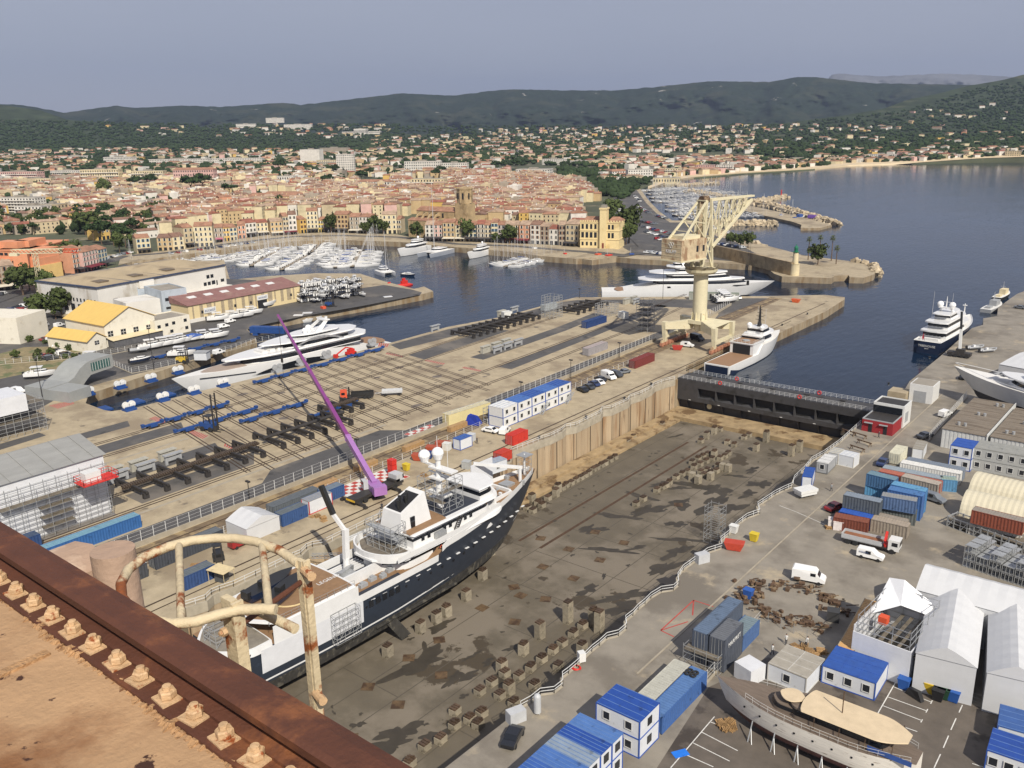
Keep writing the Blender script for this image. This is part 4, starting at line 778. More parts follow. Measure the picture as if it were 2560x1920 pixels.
for(x0,x1,b0,b1,ev,wl,rf,sh,fl,aw)in[(186,212,684,678,622,'salmon','terracotta','white',5,'dark'),(212,250,680,670,626,'pink','terracotta','white',4,'crimson'),(250,272,668,662,622,'cream','terracotta','blue',4,'dark'),(-20,44,730,722,664,'grey','pale-tiled','brown',4,'cream'),(46,84,712,704,668,'pink','terracotta','white',3,None),(84,118,702,694,664,'beige','brown-tiled','white',3,None),(118,140,692,686,652,'tan','brown-tiled','brown',3,None),(250,292,596,590,560,'tan','brown-tiled','grey',3,None),(245,276,602,598,566,'ochre','brown-tiled','white',2,None)]:
 front_house(x0,x1,b0,b1,ev,wl,rf,sh,fl,awn=aw)
m_wconc=mat('white_stained_concrete',C('#cfccc5'),var=.07,scale=.15,col2=C('#a9a193'),fac2=(.52,.72),scale2=.12,stretch2=(1,1,.35),rough=.85)
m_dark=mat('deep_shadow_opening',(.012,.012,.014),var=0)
m_felt=mat('roof_felt_beige',C('#a59579'),var=.12,scale=.1,col2=C('#8d7d65'),fac2=(.5,.66),scale2=.08)
m_old=mat('weathered_roof_panel',C('#6d6152'),var=.35,scale=.6)
zt=13.5;A_,B_,C_=P(130,700,0),P(248,792,0),P(566,700,0)
A_=P(133,698,zt);B_=P(242,722,zt);C_=P(562,664,zt)
A_.z=B_.z=C_.z=0;u=(C_-B_).normalized();v=(A_-B_).normalized();LX,LY=(C_-B_).length,(A_-B_).length
t=thing('white_warehouse','huge white concrete harbour warehouse with low beige roof and blue edge','warehouse',B_,math.atan2(u.y,u.x))
q=M();q.box(0,0,0,LX,LY,zt);q.build('wall',m_wconc,t)
q=M();q.box(-.5,-.5,zt,LX+.3,LY+.5,zt+.6);q.build('blue_roof_edge',mat('navy_trim',C('#3a4358')),t)
q=M();nb=4
for k in range(nb):
 x0,x1=LX*k/nb+.5,LX*(k+1)/nb-.5;q._a([(x0,.5,zt+.62),(x1,.5,zt+.62),(x1,LY-.5,zt+.62),(x0,LY-.5,zt+.62),((x0+x1)/2,.5,zt+.63),((x0+x1)/2,LY*.5,zt+3.0),((x0+x1)/2,LY-.5,zt+.63)],[(0,4,5),(4,1,5),(1,2,5),(2,6,5),(6,3,5),(3,0,5)])
q.build('roof',m_felt,t)
for k in range(3):
 x0=LX*(k+.12)/nb;q=M();q.cbox(x0+5,LY*.42,zt+1.3,5,LY*.6,.5,0);q.build('skylight_panel',m_old,t)
q=M();q.box(-.3,LY*.1,zt+.6,LX*.98,LY,zt+.7);
me=M();me.box(-.06,-.45,0,.06,.45,1.5);me=me.mesh('window',m_win)
for k in range(15):o=bpy.data.objects.new('window',me);COL.objects.link(o);o.parent=t;o.location=(-.02,LY*(.06+.057*k),7.0)
me=M();me.box(-.08,-1.3,0,.08,1.3,4.3);me=me.mesh('tall_window',m_win)
for k in range(6):o=bpy.data.objects.new('tall_window',me);COL.objects.link(o);o.parent=t;o.location=(-.02,LY*(.2+.115*k),1.6)
q=M();q.box(-4.5,1,.9,-.1,LY*.75,1.3);q.build('loading_platform',m_conc,t)
q=M();q.box(LX*.3,-4.5,4.2,LX*.99,-.1,4.7)
for k in range(9):q.box(LX*(.32+.08*k),-4.2,0,LX*(.32+.08*k)+.5,-3.7,4.2)
q.build('gallery',m_wconc,t)
for k in range(8):
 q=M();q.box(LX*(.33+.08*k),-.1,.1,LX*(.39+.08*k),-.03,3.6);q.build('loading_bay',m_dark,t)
for x,z,w_,h_ in((.83,9,.025,1.6),(.865,9,.025,1.6),(.80,5.8,.025,1.6),(.835,5.8,.025,1.6),(.87,5.8,.03,1.8),(.91,5.2,.01,2.2),(.95,6.2,.03,1.4),(.1,6.6,.03,1.6),(.6,5.4,.01,2)):
 q=M();q.box(LX*x,-.08,z,LX*(x+w_),.02,z+h_);q.build('window',m_win,t)
m_bl=mat('blue_grey_cladding',C('#a6afb8'),var=.08,scale=.5,col2=C('#8f989f'),fac2=(.5,.7),scale2=.3);m_orsh=mat('orange_blind',C('#c0704a'))
def offblock(px0,px1,b0,b1,h,depth,rows,label):
 a,b=P(px0,b0),P(px1,b1);w=(b-a).length;t=thing('office_block',label,'office building',(a.x,a.y,0),dirz(a,b))
 q=M();q.box(0,0,0,w,depth,h);q.build('wall',m_bl,t);q=M();q.box(.3,.3,h,w-.3,depth-.3,h+.08);q.build('roof',m_flat,t)
 q=M();q.box(0,0,h,w,.3,h+.5);q.box(0,depth-.3,h,w,depth,h+.5);q.box(0,.3,h,.3,depth-.3,h+.5);q.box(w-.3,.3,h,w,depth-.3,h+.5);q.build('parapet',m_bl,t)
 for(x,z,ww,hh,mt)in rows:q=M();q.box(w*x,-.07,z,w*(x+ww),.02,z+hh);q.build('window',mt,t)
 return t,w
t,w=offblock(352,398,786,782,10.5,16,[(.25,6.3,.18,1.2,m_orsh),(.55,6.3,.18,1.2,m_orsh),(.02,3.2,.95,1.1,m_win)],'pale blue-grey office block with two small orange blinds, left half')
q=M();q.box(1,4,10.5,7,9,13.5);q.build('plant_room',m_wconc,t);q=M();q.sphere((w*.6,6,11.3),1.1);q.build('roof_dome',m_white,t)
t,w=offblock(412,474,802,792,12,18,[(.12,8,.16,1.3,m_win),(.36,8,.1,1.3,m_win),(.58,8.8,.4,.9,m_orsh),(.12,4.6,.3,1.0,m_win),(.5,4.9,.35,1.0,m_win),(.2,1.6,.22,1.3,m_orsh),(.55,1.6,.14,1.3,m_win),(.86,2.2,.1,1.2,m_win)],'blue-grey office block with orange blinds beside the maroon-roofed shed')
q=M();q.box(-14,2,0,-.1,16,9.2);q.build('link_building',m_wconc,t)
m_mar=mat('maroon_roof_sheet',C('#84605a'),var=.18,scale=.4,col2=C('#8f7468'),fac2=(.55,.7),scale2=.15);m_bg=mat('beige_cladding',C('#cfbd93'),var=.05);m_bk=mat('brown_cladding_strip',C('#9c8e76'))
a,b=P(475,808),P(752,752);w=(b-a).length;t=thing('long_shed','long beige boat shed with maroon sheet roof and two white sign boards','shed',(a.x,a.y,0),dirz(a,b));D=26
q=M();q.box(0,0,0,w,D,7.2);q.build('wall',m_bg,t)
q=M();q.T=Matrix.Translation((w/2,D/2,0));gable(q,w,D,7.25,2.6,.5);q.build('roof',m_mar,t)
rr=random.Random(9)
for k in range(16):x=w*(.03+.06*k);q=M();q.box(x,-.08,1.6,x+w*(.012+.014*(k%3)),-.01,7.1);q.build('cladding_strip',m_bk,t)
for k in range(6):q=M();x=w*(.12+.14*k);q.T=Matrix.Translation((x,D*.3,8.85))@Matrix.Rotation(.2,4,'X');q.box(-1.8,-1.2,0,1.8,1.2,.12);q.build('rooflight',m_white,t)
for x,z,ww,hh in((.12,2.8,.1,2.2),(.585,4.0,.1,2.0)):q=M();q.box(w*x,-.3,z,w*(x+ww),-.12,z+hh);s_=q.build('sign_board',m_white,t)
m_navy=mat('navy_lettering',C('#2f4a78'))
text_mesh('accastil',1.7,'sign_lettering',m_navy,t,(w*.17,-.33,3.9),(PI/2,0,0));text_mesh('accastil',1.5,'sign_lettering',m_navy,t,(w*.635,-.33,5.0),(PI/2,0,0))
q=M();q.box(w*.59,-.2,0,w*.675,-.02,3.8);q.build('doorway',m_dark,t);q=M();q.box(0,-.35,0,w*.57,-.05,1.5);q.build('plinth',m_wconc,t)
for x in(.1,.38,.52,.9):q=M();q.box(w*x,-.1,3,w*x+1,-.01,4.2);q.build('window',m_win,t)
m_yroof=mat('yellow_roof_sheet',C('#cfae62'),var=.1,scale=.3,stretch=(1,6,1));m_wr=mat('white_render',C('#d8d2c2'),var=.05,scale=.4,col2=C('#b9b09c'),fac2=(.55,.75),scale2=.3)
def workshop(px0,px1,b0,b1,ev,rh,depth,label,wins,apex=.5,ang=0):
 a,b=P(px0,b0),P(px1,b1);w=(b-a).length;t=thing('workshop',label,'workshop',(a.x,a.y,0),dirz(a,b)+ang)
 q=M();q.box(0,0,0,w,depth,ev);q._a([(0,0,ev),(w,0,ev),(w*apex,0,ev+rh),(0,depth,ev),(w,depth,ev),(w*apex,depth,ev+rh)],[(0,1,2),(4,3,5)]);q.build('wall',m_wr,t)
 q=M()
 for(x0,z0,x1,z1)in((-.6,ev-.25,w*apex,ev+rh+.1),(w*apex,ev+rh+.1,w+.6,ev-.25)):q._a([(x0,-.6,z0),(x1,-.6,z1),(x1,depth+.5,z1),(x0,depth+.5,z0),(x0,-.6,z0+.15),(x1,-.6,z1+.15),(x1,depth+.5,z1+.15),(x0,depth+.5,z0+.15)],[(3,2,1,0),(4,5,6,7),(0,1,5,4),(1,2,6,5),(2,3,7,6),(3,0,4,7)])
 q.build('roof',m_yroof,t)
 for(x,z,ww,hh)in wins:q=M();q.box(w*x-ww/2,-.08,z,w*x+ww/2,.02,z+hh);f_=q.build('window',m_win,t);q=M();q.box(w*x-.06,-.12,z,w*x+.06,-.08,z+hh);q.box(w*x-ww/2,-.12,z+hh/2-.06,w*x+ww/2,-.09,z+hh/2+.06);q.build('window_bars',m_white,f_)
 return t,w
t,w=workshop(268,392,868,840,8.2,5.0,26,'large white workshop under a bright yellow pitched roof',[(.1,3.6,2,2),(.35,3.4,2,2),(.6,3.2,2,2),(.86,3.0,2,2)])
q=M();q.box(.5,-4.2,.1,w,-.1,2.7);q._a([(0,-4.6,2.7),(w,-4.6,2.7),(w,0,3.3),(0,0,3.3)],[(0,1,2,3)]);q.build('lean_to',mat('dark_canopy_side',C('#5a5a5c')),t);q=M();q._a([(0,-4.6,2.75),(w,-4.6,2.75),(w,-.1,3.35),(0,-.1,3.35)],[(0,1,2,3)]);q.build('lean_to_roof',WM['cream'],t)
workshop(222,268,882,870,4.2,2.4,22,'small white workshop with yellow roof left of the large one',[(.5,2.2,1.8,1.4)])
t,w=offblock(392,478,846,828,6.2,13,[],'low white two-floor annex with brown roof beside the yellow workshop')
for c in t.children:
 if c.name.startswith('wall')or c.name.startswith('parapet'):c.data.materials[0]=m_wr
for x,z in((.06,3.6),(.28,3.8),(.48,4.0),(.82,4.2),(.84,1.2),(.4,1.0)):q=M();q.box(w*x,-.07,z,w*x+1.3,.02,z+1.2);q.build('window',m_win,t)
m_gh=mat('gatehouse_grey',C('#8f918f'),var=.08,scale=.5);m_gl=mat('green_glass',(.05,.11,.10),rough=.15,var=.2,scale=.6)
a,b=P(120,1000),P(272,950);w=(b-a).length;t=thing('gatehouse','modern grey gatehouse whose curved roof rises to a glazed overhanging end','gatehouse',(a.x,a.y,0),dirz(a,b))
prof=[(0,0,3.4),(w*.35,0,3.4),(w*.45,0,4.2),(w*.55,.6,6.2),(w*.65,2.4,7.3),(w*.72,3.4,7.7),(w*1.08,3.6,7.9),(w*1.12,3.9,7.7)]
q=M();D=9
q.loft([[(x,0,zb),(x,D,zb),(x,D,zt_),(x,0,zt_)]for(x,zb,zt_)in prof]);q.build('shell',m_gh,t)
q=M();q.box(w*.74,-.1,4.4,w*1.06,-.02,7.0);q.build('glazing',m_gl,t)
q=M();q.box(w*.0,-9,0,w*.34,-.05,3.2);q.build('low_wing',m_gh,t)
for k in range(7):q=M();x=w*(.76+.045*k);q.box(x,-.16,4.4,x+.1,-.1,7.0);q.build('mullion',m_white,t)
q=M();a=P(-20,862);q.box(-10,0,0,14,16,10);q.build('pale_building',m_wr,loc=(a.x-4,a.y,0),rz=.5,label='pale block cut off by the left photo edge beside the excavator',cat='building')
m_hullw=mat('gelcoat_white',(.70,.70,.69),rough=.3,var=.03,scale=.6,coat=.3)
m_hulln=mat('gelcoat_navy',(.012,.02,.045),rough=.25,var=.1,coat=.4)
m_glass=mat('tinted_glass',(.012,.014,.018),rough=.08,var=0)
m_teak=mat('teak_deck',C('#8d6f55'),var=.12,scale=3)
m_deckw=mat('deck_white',(.66,.65,.62),rough=.6,var=.08,scale=1)
m_mast=mat('mast_alloy',(.62,.62,.62),rough=.4,metal=.3,var=.1)
m_tube=mat('inflatable_grey',(.30,.31,.32),var=.1);m_canvas=mat('canvas_blue',C('#2f4f8f'),var=.15);m_motor=mat('outboard_black',(.02,.02,.02),rough=.4,var=.1)
m_boot=mat('antifouling_dark',(.03,.028,.03),var=.3,scale=.4);m_dome=mat('radome_white',(.8,.8,.79),rough=.35,var=.02)
def hull(L,B,zd,zk,rake=.1,stern=.85,sheer=.0,n=22,wl=0.0,flare=.25,bow_p=2.1,mb=1.0,full=.55):
 """hull along +x, stern at x=0, bow at x=L; faces: 0 topsides, 1 below waterline, 2 deck"""
 m=M();rings=[]
 for i in range(n+1):
  t=i/n;t=t**.9
  if t<.3:hb=B/2*(stern+(1-stern)*math.sin(t/.3*PI/2))
  elif t<full:hb=B/2
  else:hb=B/2*max(.0,1-((t-full)/(1-full))**bow_p)
  hb=max(hb,.03);z=zd(t)if callable(zd)else zd+sheer*max(0,t-.4)**2/.36
  zkk=zk+(wl-zk)*(max(0,(t-.72)/.28)**2.2)*mb;fl=flare*(max(0,t-.4)/.6)
  wb=hb*(.96-fl*1.6);x=t*L;rk=rake*L*t**6
  X=lambda f:x-rk*f
  zm=wl+(z-wl)*.5
  pts=[(X(0),hb,z),(X(.35),hb*(.99-fl*.5),zm),(X(.8),max(wb,.02),wl),(X(.9),max(wb*.9,.02),wl+(zkk-wl)*.7),(X(1),.02,zkk)]
  rings.append(pts+[(a,-b,c)for a,b,c in pts[::-1]])
 nn=len(rings[0]);V=[p for r in rings for p in r];F=[];MI=[]
 for j in range(n):
  for i in range(nn):
   a,b=j*nn+i,j*nn+(i+1)%nn
   F.append((a,b,b+nn,a+nn));MI.append(2 if i==nn-1 else(0 if i in(0,1,nn-2,nn-3)else 1))
 F.append(tuple(range(nn-1,-1,-1)));MI.append(0);F.append(tuple(range(n*nn,(n+1)*nn)));MI.append(0)
 m._a(V,F,MI);return m
def outline(x0,x1,w,fl,rl,n=7,rp=2.0):
 """plan of a superstructure: rounded nose at x1 and softly rounded tail at x0"""
 top=[(x0,w*.35 if rl>0 else w)]
 for i in range(1,n+1):t=i/n;top.append((x0+rl*t,w*(.35+.65*math.sin(t*PI/2))if rl>0 else w))
 for i in range(0,n+1):t=i/n;top.append((x1-fl+fl*t,w*max(.08,(1-t**rp))**.7))
 return top+[(x,-y)for x,y in top[::-1]]
def tier(m,x0,x1,w,z0,z1,fl,rl=0,slope=0,band=None,mi=0,mg=1,tail=0):
 def ring(z):
  k=(z-z0)/(z1-z0)
  return[(x,y,z)for x,y in outline(x0+tail*k,x1-slope*k,w*(1-.03*k),fl,rl)]
 zs=[z0]+([z0+(z1-z0)*band[0],z0+(z1-z0)*band[1]]if band else[])+[z1]
 for i in range(len(zs)-1):m.loft([ring(zs[i])[::-1],ring(zs[i+1])[::-1]],mg if(band and i==1)else mi,caps=(i==len(zs)-2 or i==0))
def place_on(t,stern,bow):
 t.location=stern;t.rotation_euler[2]=dirz(stern,bow)
def motorboat(label='',L=8.0,hullm=None,top='open',nm='motorboat'):
 t=thing(nm,label,'boat',(0,0,0));k=L/8
 hull(L,L*.33,lambda q:.85*k+.35*k*q*q,-.45*k,rake=.12,n=12,stern=.92).build('hull',[hullm or m_hullw,m_boot,m_deckw],t,smooth=False)
 m=M();tier(m,L*.35,L*.8,L*.11,.85*k,1.65*k,L*.3,0,L*.1,(.45,.85));m.build('cabin',[m_hullw,m_glass],t)
 m=M();m.box(L*.08,-L*.1,.6*k,L*.14,L*.1,1.15*k);m.box(L*.2,-.25,.85*k,L*.3,.25,1.5*k);m.build('seats',m_deckw,t)
 if top=='hard':m=M();m.box(L*.22,-L*.12,2.3*k,L*.6,L*.12,2.42*k);[m.bar((L*a,b,.9*k),(L*a,b,2.3*k),.08)for a in(.25,.56)for b in(-L*.1,L*.1)];m.build('hardtop',m_hullw,t)
 m=M();m.box(-.55,-.25,-.2,.05,.25,1.2*k);m.build('outboard',m_motor,t)
 return t
def sailboat(L=10.0,cover=None):
 t=thing('sailboat','','sailing boat',(0,0,0))
 hull(L,L*.31,lambda q:.95+.3*q*q,-.5,rake=.1,n=12,stern=.8).build('hull',[m_hullw,m_boot,m_deckw],t)
 m=M();tier(m,L*.3,L*.68,L*.09,.95,1.4,L*.15,0,.3,(.3,.8));m.build('cabin',[m_hullw,m_glass],t)
 m=M();m.tube((L*.58,0,.9),(L*.58,0,L*1.35),.075,.05,6);m.bar((L*.58-.6,0,L*.8),(L*.58+.0,0,L*.8),.05);m.bar((L*.58,-.8,L*.8),(L*.58,.8,L*.8),.06);m.bar((L*.58,0,L*1.33),(L*.99,0,1.2),.035);m.bar((L*.58,0,L*1.33),(0,0,1.1),.03);m.bar((L*.58,0,L*1.33),(L*.56,1.4,1.0),.03);m.bar((L*.58,0,L*1.33),(L*.56,-1.4,1.0),.03);m.build('mast',m_mast,t)
 m=M();m.tube((L*.57,0,1.9),(L*.16,0,1.9),.17,.13,6);m.build('furled_sail',cover or m_canvas,t);return t
def rib(L=7.0):
 t=thing('inflatable_boat','','boat',(0,0,0));m=M()
 pts=[(0,L*.16,.5)]+[(L*.7*k/3,L*.17,.5+.03*k)for k in range(1,4)]+[(L*.88,L*.11,.75),(L,0,.9),(L*.88,-L*.11,.75)]+[(L*.7*k/3,-L*.17,.5+.03*k)for k in(3,2,1)]+[(0,-L*.16,.5)]
 m.path(pts,.27,8);m.build('tube',m_tube,t);m=M();m.box(.1,-L*.13,.1,L*.8,L*.13,.4);m.box(L*.35,-.35,.4,L*.47,.35,1.3);m.build('hull',m_hullw,t)
 m=M();m.box(-.6,-.25,-.2,0,.25,1.2);m.build('outboard',m_motor,t);return t
protoM=[motorboat(),motorboat(L=9.5,top='hard'),motorboat(L=7.2,hullm=m_hulln),motorboat(L=11)]
protoS=[sailboat(),sailboat(11.5,mat('canvas_white',C('#c9c6bd'))),sailboat(9,mat('canvas_grey',C('#7c8087')))]
protoR=rib();reg(*protoM,*protoS,protoR)
used=set()
def put(src,p,rz,base,x,group=None,s=1.0):
 if src.name not in used:used.add(src.name);o=src;o.location=p;o.rotation_euler[2]=rz;o.scale=(s,)*3;tag(o,None,None,group)
 else:o=dup(src,p,rz,None,group,s)
 lab(o,base,x);return o
br=random.Random(5)
def pontoon_run(p0,p1,base,group,sp=3.7,sail=.3,both=True,L0=0,pier=True,z=-3,big=1.0,skip=.07,nm='pontoon'):
 a,b=P(*p0,z),P(*p1,z);d=(b-a);n=int(d.length/sp);d.normalize();nn=Vector((-d.y,d.x,0));ang=math.atan2(nn.y,nn.x)
 if pier:
  m=M();m.bar(a+Vector((0,0,.55)),b+Vector((0,0,.55)),2.2,.35);m.build('pontoon',m_pont,label='floating walkway of '+base[1],cat='pontoon')
 for k in range(n):
  for s_ in((1,-1)if both else(1,)):
   if br.random()<skip:continue
   q=a+d*(sp*(k+.5))+nn*s_*(1.6)
   if br.random()<sail:src=protoS[br.randrange(3)];nm_='moored sailing boat '
   else:src=protoM[br.choice([0,0,1,2,3])];nm_='moored motorboat '
   put(src,q+Vector((0,0,0)),ang if s_>0 else ang+PI,nm_+base[0],P and((p0[0]+(p1[0]-p0[0])*k/n)+s_*2),group,big*br.uniform(.85,1.1))
m_pont=mat('pontoon_boards',C('#8b7f6d'),var=.2,scale=1)
G='boats moored in the old harbour'
pontoon_run((704,676),(784,632),('on the diagonal pontoon below the salmon house','between two diagonal rows of boats left of centre'),G,4.3,sail=.45)
pontoon_run((838,670),(868,626),('on the steep pontoon left of the tall masts','of the steep pontoon left of the tall masts'),G,4.4,sail=.3)
pontoon_run((880,668),(902,628),('at the pontoon with the tallest masts','beside the tallest masts of the harbour'),G,5,sail=.85,big=1.25)
pontoon_run((545,655),(672,628),('on the long inner pontoon in the left harbour','of the long inner pontoon in the left harbour'),G,4.4,sail=.5)
pontoon_run((486,634),(690,612),('on the innermost pontoon below the cream quay houses','of the innermost pontoon'),G,4.2,sail=.5)
pontoon_run((300,668),(470,652),('packed beside the white warehouse, town side','beside the white warehouse'),G,3.3,sail=.08)
pontoon_run((700,604),(860,600),('stern-to at the quay before the café awnings','along the café quay'),G,4.4,sail=.25,both=False)
pontoon_run((860,603),(990,606),('at the quay in front of the church steps','by the church steps'),G,5.2,sail=.1,both=False,pier=False)
pontoon_run((1225,618),(1340,627),('in the row before the salmon quay houses','before the salmon quay houses'),G,4.6,sail=.3,both=False,pier=False)
pontoon_run((1395,645),(1495,648),('lined up at the quay before the town hall','before the town hall'),G,4.2,sail=.05,both=False,pier=False)
pontoon_run((1262,668),(1385,636),('on the old-sailboat pontoon below the town hall','of the old sailing boats'),G,4.2,sail=.7,big=1.05)
pontoon_run((628,666),(712,618),('on the pontoon between the inner and diagonal ones','between the inner and diagonal pontoons'),G,4.4,sail=.5)
pontoon_run((770,642),(806,606),('on the short pontoon under the yellow house','under the yellow house'),G,4.0,sail=.2)
pontoon_run((470,660),(560,640),('on the outermost left pontoon behind the warehouse','behind the warehouse roof'),G,3.8,sail=.5)
GF='boats in the far marina'
for i,(a_,b_)in enumerate([((1612,480),(1700,470)),((1622,488),(1790,474)),((1630,497),(1830,481)),((1648,507),(1850,489)),((1665,518),(1800,504)),((1680,530),(1840,514)),((1690,541),(1870,527)),((1705,550),(1900,540))]):
 pontoon_run(a_,b_,('in the far marina, %s row from the beach'%ORD[i],'the %s row from the beach in the far marina'%ORD[i]),GF,10.5-i*.7,sail=.6,big=1.25)
pontoon_run((1905,545),(1990,548),('inside the tip of the far breakwater','inside the far breakwater tip'),GF,9,sail=.6,both=False,big=1.4,pier=False)
pontoon_run((1750,572),(1815,592),('on the shore of the mole','x'),GF,6,sail=0,both=False,pier=False)
for(x,y,rz,k,lb)in[(780,793-20,.3,'r','white inflatable tied to the spit quay, leftmost of a loose row'),(884,772,.3,'r','small white inflatable alone below the long spit quay'),(922,766,1.2,'r','white inflatable in a pair below the spit quay, left one'),(934,763,1.2,'r','white inflatable in a pair below the spit quay, right one'),(948,760,1.1,'m','white launch right of the inflatable pair'),(975,756,.1,'r','white inflatable near the middle of the spit'),(1062,745,2.6,'r','white inflatable off the tip of the spit'),(680,812,.5,'r','white inflatable nearest the tip of the purple boom'),(690,809,.5,'r','second white inflatable right of the purple boom tip'),(722,806,.7,'m','small white motorboat beside the orange work boat'),(745,800,.7,'m','grey-white motorboat moored behind the superyacht radar arch'),(1840,664,.2,'m','white motorboat moored under the mole wall, left'),(1865,668,.1,'r','white inflatable moored under the mole wall, middle'),(1910,672,-.6,'m','larger white motorboat at the mole beside the island')]:
 put(protoR if k=='r' else protoM[1],P(x,y,-3),rz,lb,x,None,1.1)
def yacht(name,label,stern,bow,L,B,zd,zk,tiers,decks,hmats,wl=0,rake=.12,flare=.25,stern_w=.9,cat='yacht',bow_p=2.1,full=.55,z=None,domes=(),poles=(),arch=None,extra=None,hullbands=()):
 t=thing(name,label,cat);place_on(t,stern,bow)
 h=hull(L,B,zd,zk,rake,stern_w,n=30,wl=wl,flare=flare,bow_p=bow_p,full=full).build('hull',hmats,t);smoothby(h,30)
 for(x0,x1,w,z0,z1,fl,rl,sl,bd)in tiers:m=M();tier(m,x0,x1,w,z0,z1,fl,rl,sl,bd);m.build('superstructure',[m_hullw,m_glass],t)
 for(x0,x1,w,z0,z1,fl,rl,mt)in decks:m=M();tier(m,x0,x1,w,z0,z1,fl,rl,0);m.build('deck',mt,t)
 for(x,y,z_,r_)in domes:m=M();m.cyl(x,y,z_-r_*1.1,z_,r_*.6,r_*.98,10);m.sphere((x,y,z_),r_,12,5,half=True);m.build('radome',m_dome,t)
 for(x,y,z0,z1)in poles:m=M();m.tube((x,y,z0),(x,y,z1),.07,.04,5);m.build('whip_aerial',m_mast,t)
 if arch:x,w,z0,z1,rk=arch;m=M();[m.loft([[(x+1.4,s_*w,z0),(x-.6,s_*w,z0),(x-.6,s_*(w-.4),z0),(x+1.4,s_*(w-.4),z0)],[(x-rk+.7,s_*w*.55,z1),(x-rk-.3,s_*w*.55,z1),(x-rk-.3,s_*(w*.55-.3),z1),(x-rk+.7,s_*(w*.55-.3),z1)]])for s_ in(-1,1)];m.box(x-rk-.5,-w*.6,z1-.3,x-rk+.9,w*.6,z1+.1);m.build('radar_arch',m_hullw,t)
 return t
def bandpatch(t,pts,mt,name='window_band',off=.06):
 m=M();n=len(pts)//2
 for i in range(n-1):m.face([pts[i],pts[i+1],pts[2*n-2-i],pts[2*n-1-i]])
 return m.build(name,mt,t)
L=84;B=13
def hb_side(L,B,t,full=.5,bp=2.0,stern=.9):
 if t<.3:return B/2*(stern+(1-stern)*math.sin(t/.3*PI/2))
 if t<full:return B/2
 return B/2*max(.0,1-((t-full)/(1-full))**bp)
s_=Vector((-241.5,220,-8.2));b_=Vector((-244.5,136,-8.2))
zdk=lambda t:6.8+(3.6*min(1,t/.35)if t<.35 else 3.6)+1.6*max(0,t-.5)**1.6
t=yacht('superyacht','sleek white superyacht with sweeping black window bands on the ship lift',s_,b_,L,B,zdk,0.6,[],[],[m_hullw,mat('hull_grey_primer',(.36,.38,.40),rough=.4,var=.08),m_deckw],wl=3.2,rake=.14,flare=.22,full=.5,bow_p=2.0)
def swoop(t,x0,x1,zlo,zhi,ymul=1.0,n=18,off=.07,zd=zdk,nm='window_band',mt=None):
 for s2 in(-1,1):
  A=[];Bq=[]
  for i in range(n+1):
   q=i/n;x=x0+(x1-x0)*q;tt=x/L;y=s2*(hb_side(L,B,tt,.5,2.0)*ymul(q)if callable(ymul)else hb_side(L,B,tt,.5,2.0)*ymul);y+=s2*off
   A.append((x,y,zlo(q)));Bq.append((x,y,zhi(q)))
  m=M()
  for i in range(n):m.face([A[i],A[i+1],Bq[i+1],Bq[i]]if s2<0 else[Bq[i],Bq[i+1],A[i+1],A[i]])
  m.build(nm,mt or m_glass,t)
swoop(t,24,60,lambda q:6.6+.8*q+0*q,lambda q:6.6+.8*q+2.2*math.sin(PI*min(1,q*1.05))**.8,1.0)
swoop(t,58,76,lambda q:8.2+1.2*q,lambda q:8.45+1.2*q,.99)
for(x0,x1,w,z0,z1,fl,rl,sl,bd)in[(12,60,5.9,10.3,12.5,16,3,2,(.12,.72)),(17,47,5.3,13.0,14.8,12,3,5,(.1,.66)),(24,38,3.6,15.1,16.1,5,2,2,(.15,.6))]:
 m=M();tier(m,x0,x1,w,z0,z1,fl,rl,sl,bd);m.build('superstructure',[m_hullw,m_glass],t)
for(x0,x1,w,z0,z1,fl,rl)in[(9,66,6.35,12.5,13.0,22,5),(13,52,5.8,14.8,15.2,16,6),(20,41,4.2,16.1,16.4,8,4)]:
 m=M();tier(m,x0,x1,w,z0,z1,fl,rl,0);m.build('deck_overhang',m_hullw,t)
m=M();tier(m,60,74,4.0,10.6,10.75,9,0,0);m.build('foredeck',mat('foredeck_taupe',C('#9a8b7e'),var=.08),t)
m=M();tier(m,1,13,5.4,7.8,8.0,2,2,0);m.build('aft_deck',m_teak,t)
for sx in(-1,1):
 m=M();m.loft([[(29,sx*3.0,16.3),(31.5,sx*3.0,16.3),(31.5,sx*2.6,16.3),(29,sx*2.6,16.3)],[(25,sx*1.9,19.3),(26.7,sx*1.9,19.3),(26.7,sx*1.5,19.3),(25,sx*1.5,19.3)]]);m.build('radar_arch',m_hullw,t)
m=M();m.box(24.6,-2.2,19.2,26.8,2.2,19.6);m.box(24.2,-.3,19.6,25,.3,20.2);m.build('arch_top',m_hullw,t)
for x,y,r_ in((31.5,-1.2,1.1),(35,1.6,1.0),(28,1.6,.9)):m=M();m.cyl(x,y,16.3,17.2,r_*.6,r_*.95,10);m.sphere((x,y,17.2),r_,12,5,half=True);m.build('radome',m_dome,t)
swoop(t,22,44,lambda q:12.9+2.0*math.sin(PI*q),lambda q:13.3+2.3*math.sin(PI*q),.93,nm='grey_arc_trim',mt=mat('silver_trim',(.42,.44,.47),rough=.3,metal=.5))
for k in range(3):
 m=M();m.box(45+k*3,-2.5,13.0,47+k*3,2.5,13.6);m.build('sunpad',m_deckw,t)
yl_=lambda t:5.2 if t>.26 else 2.6+2.6*max(0,(t-.12)/.14)
zd2=lambda t:(3.0 if t<.1 else 3.0+3.0*min(1,(t-.1)/.22))+1.6*max(0,t-.45)**1.5
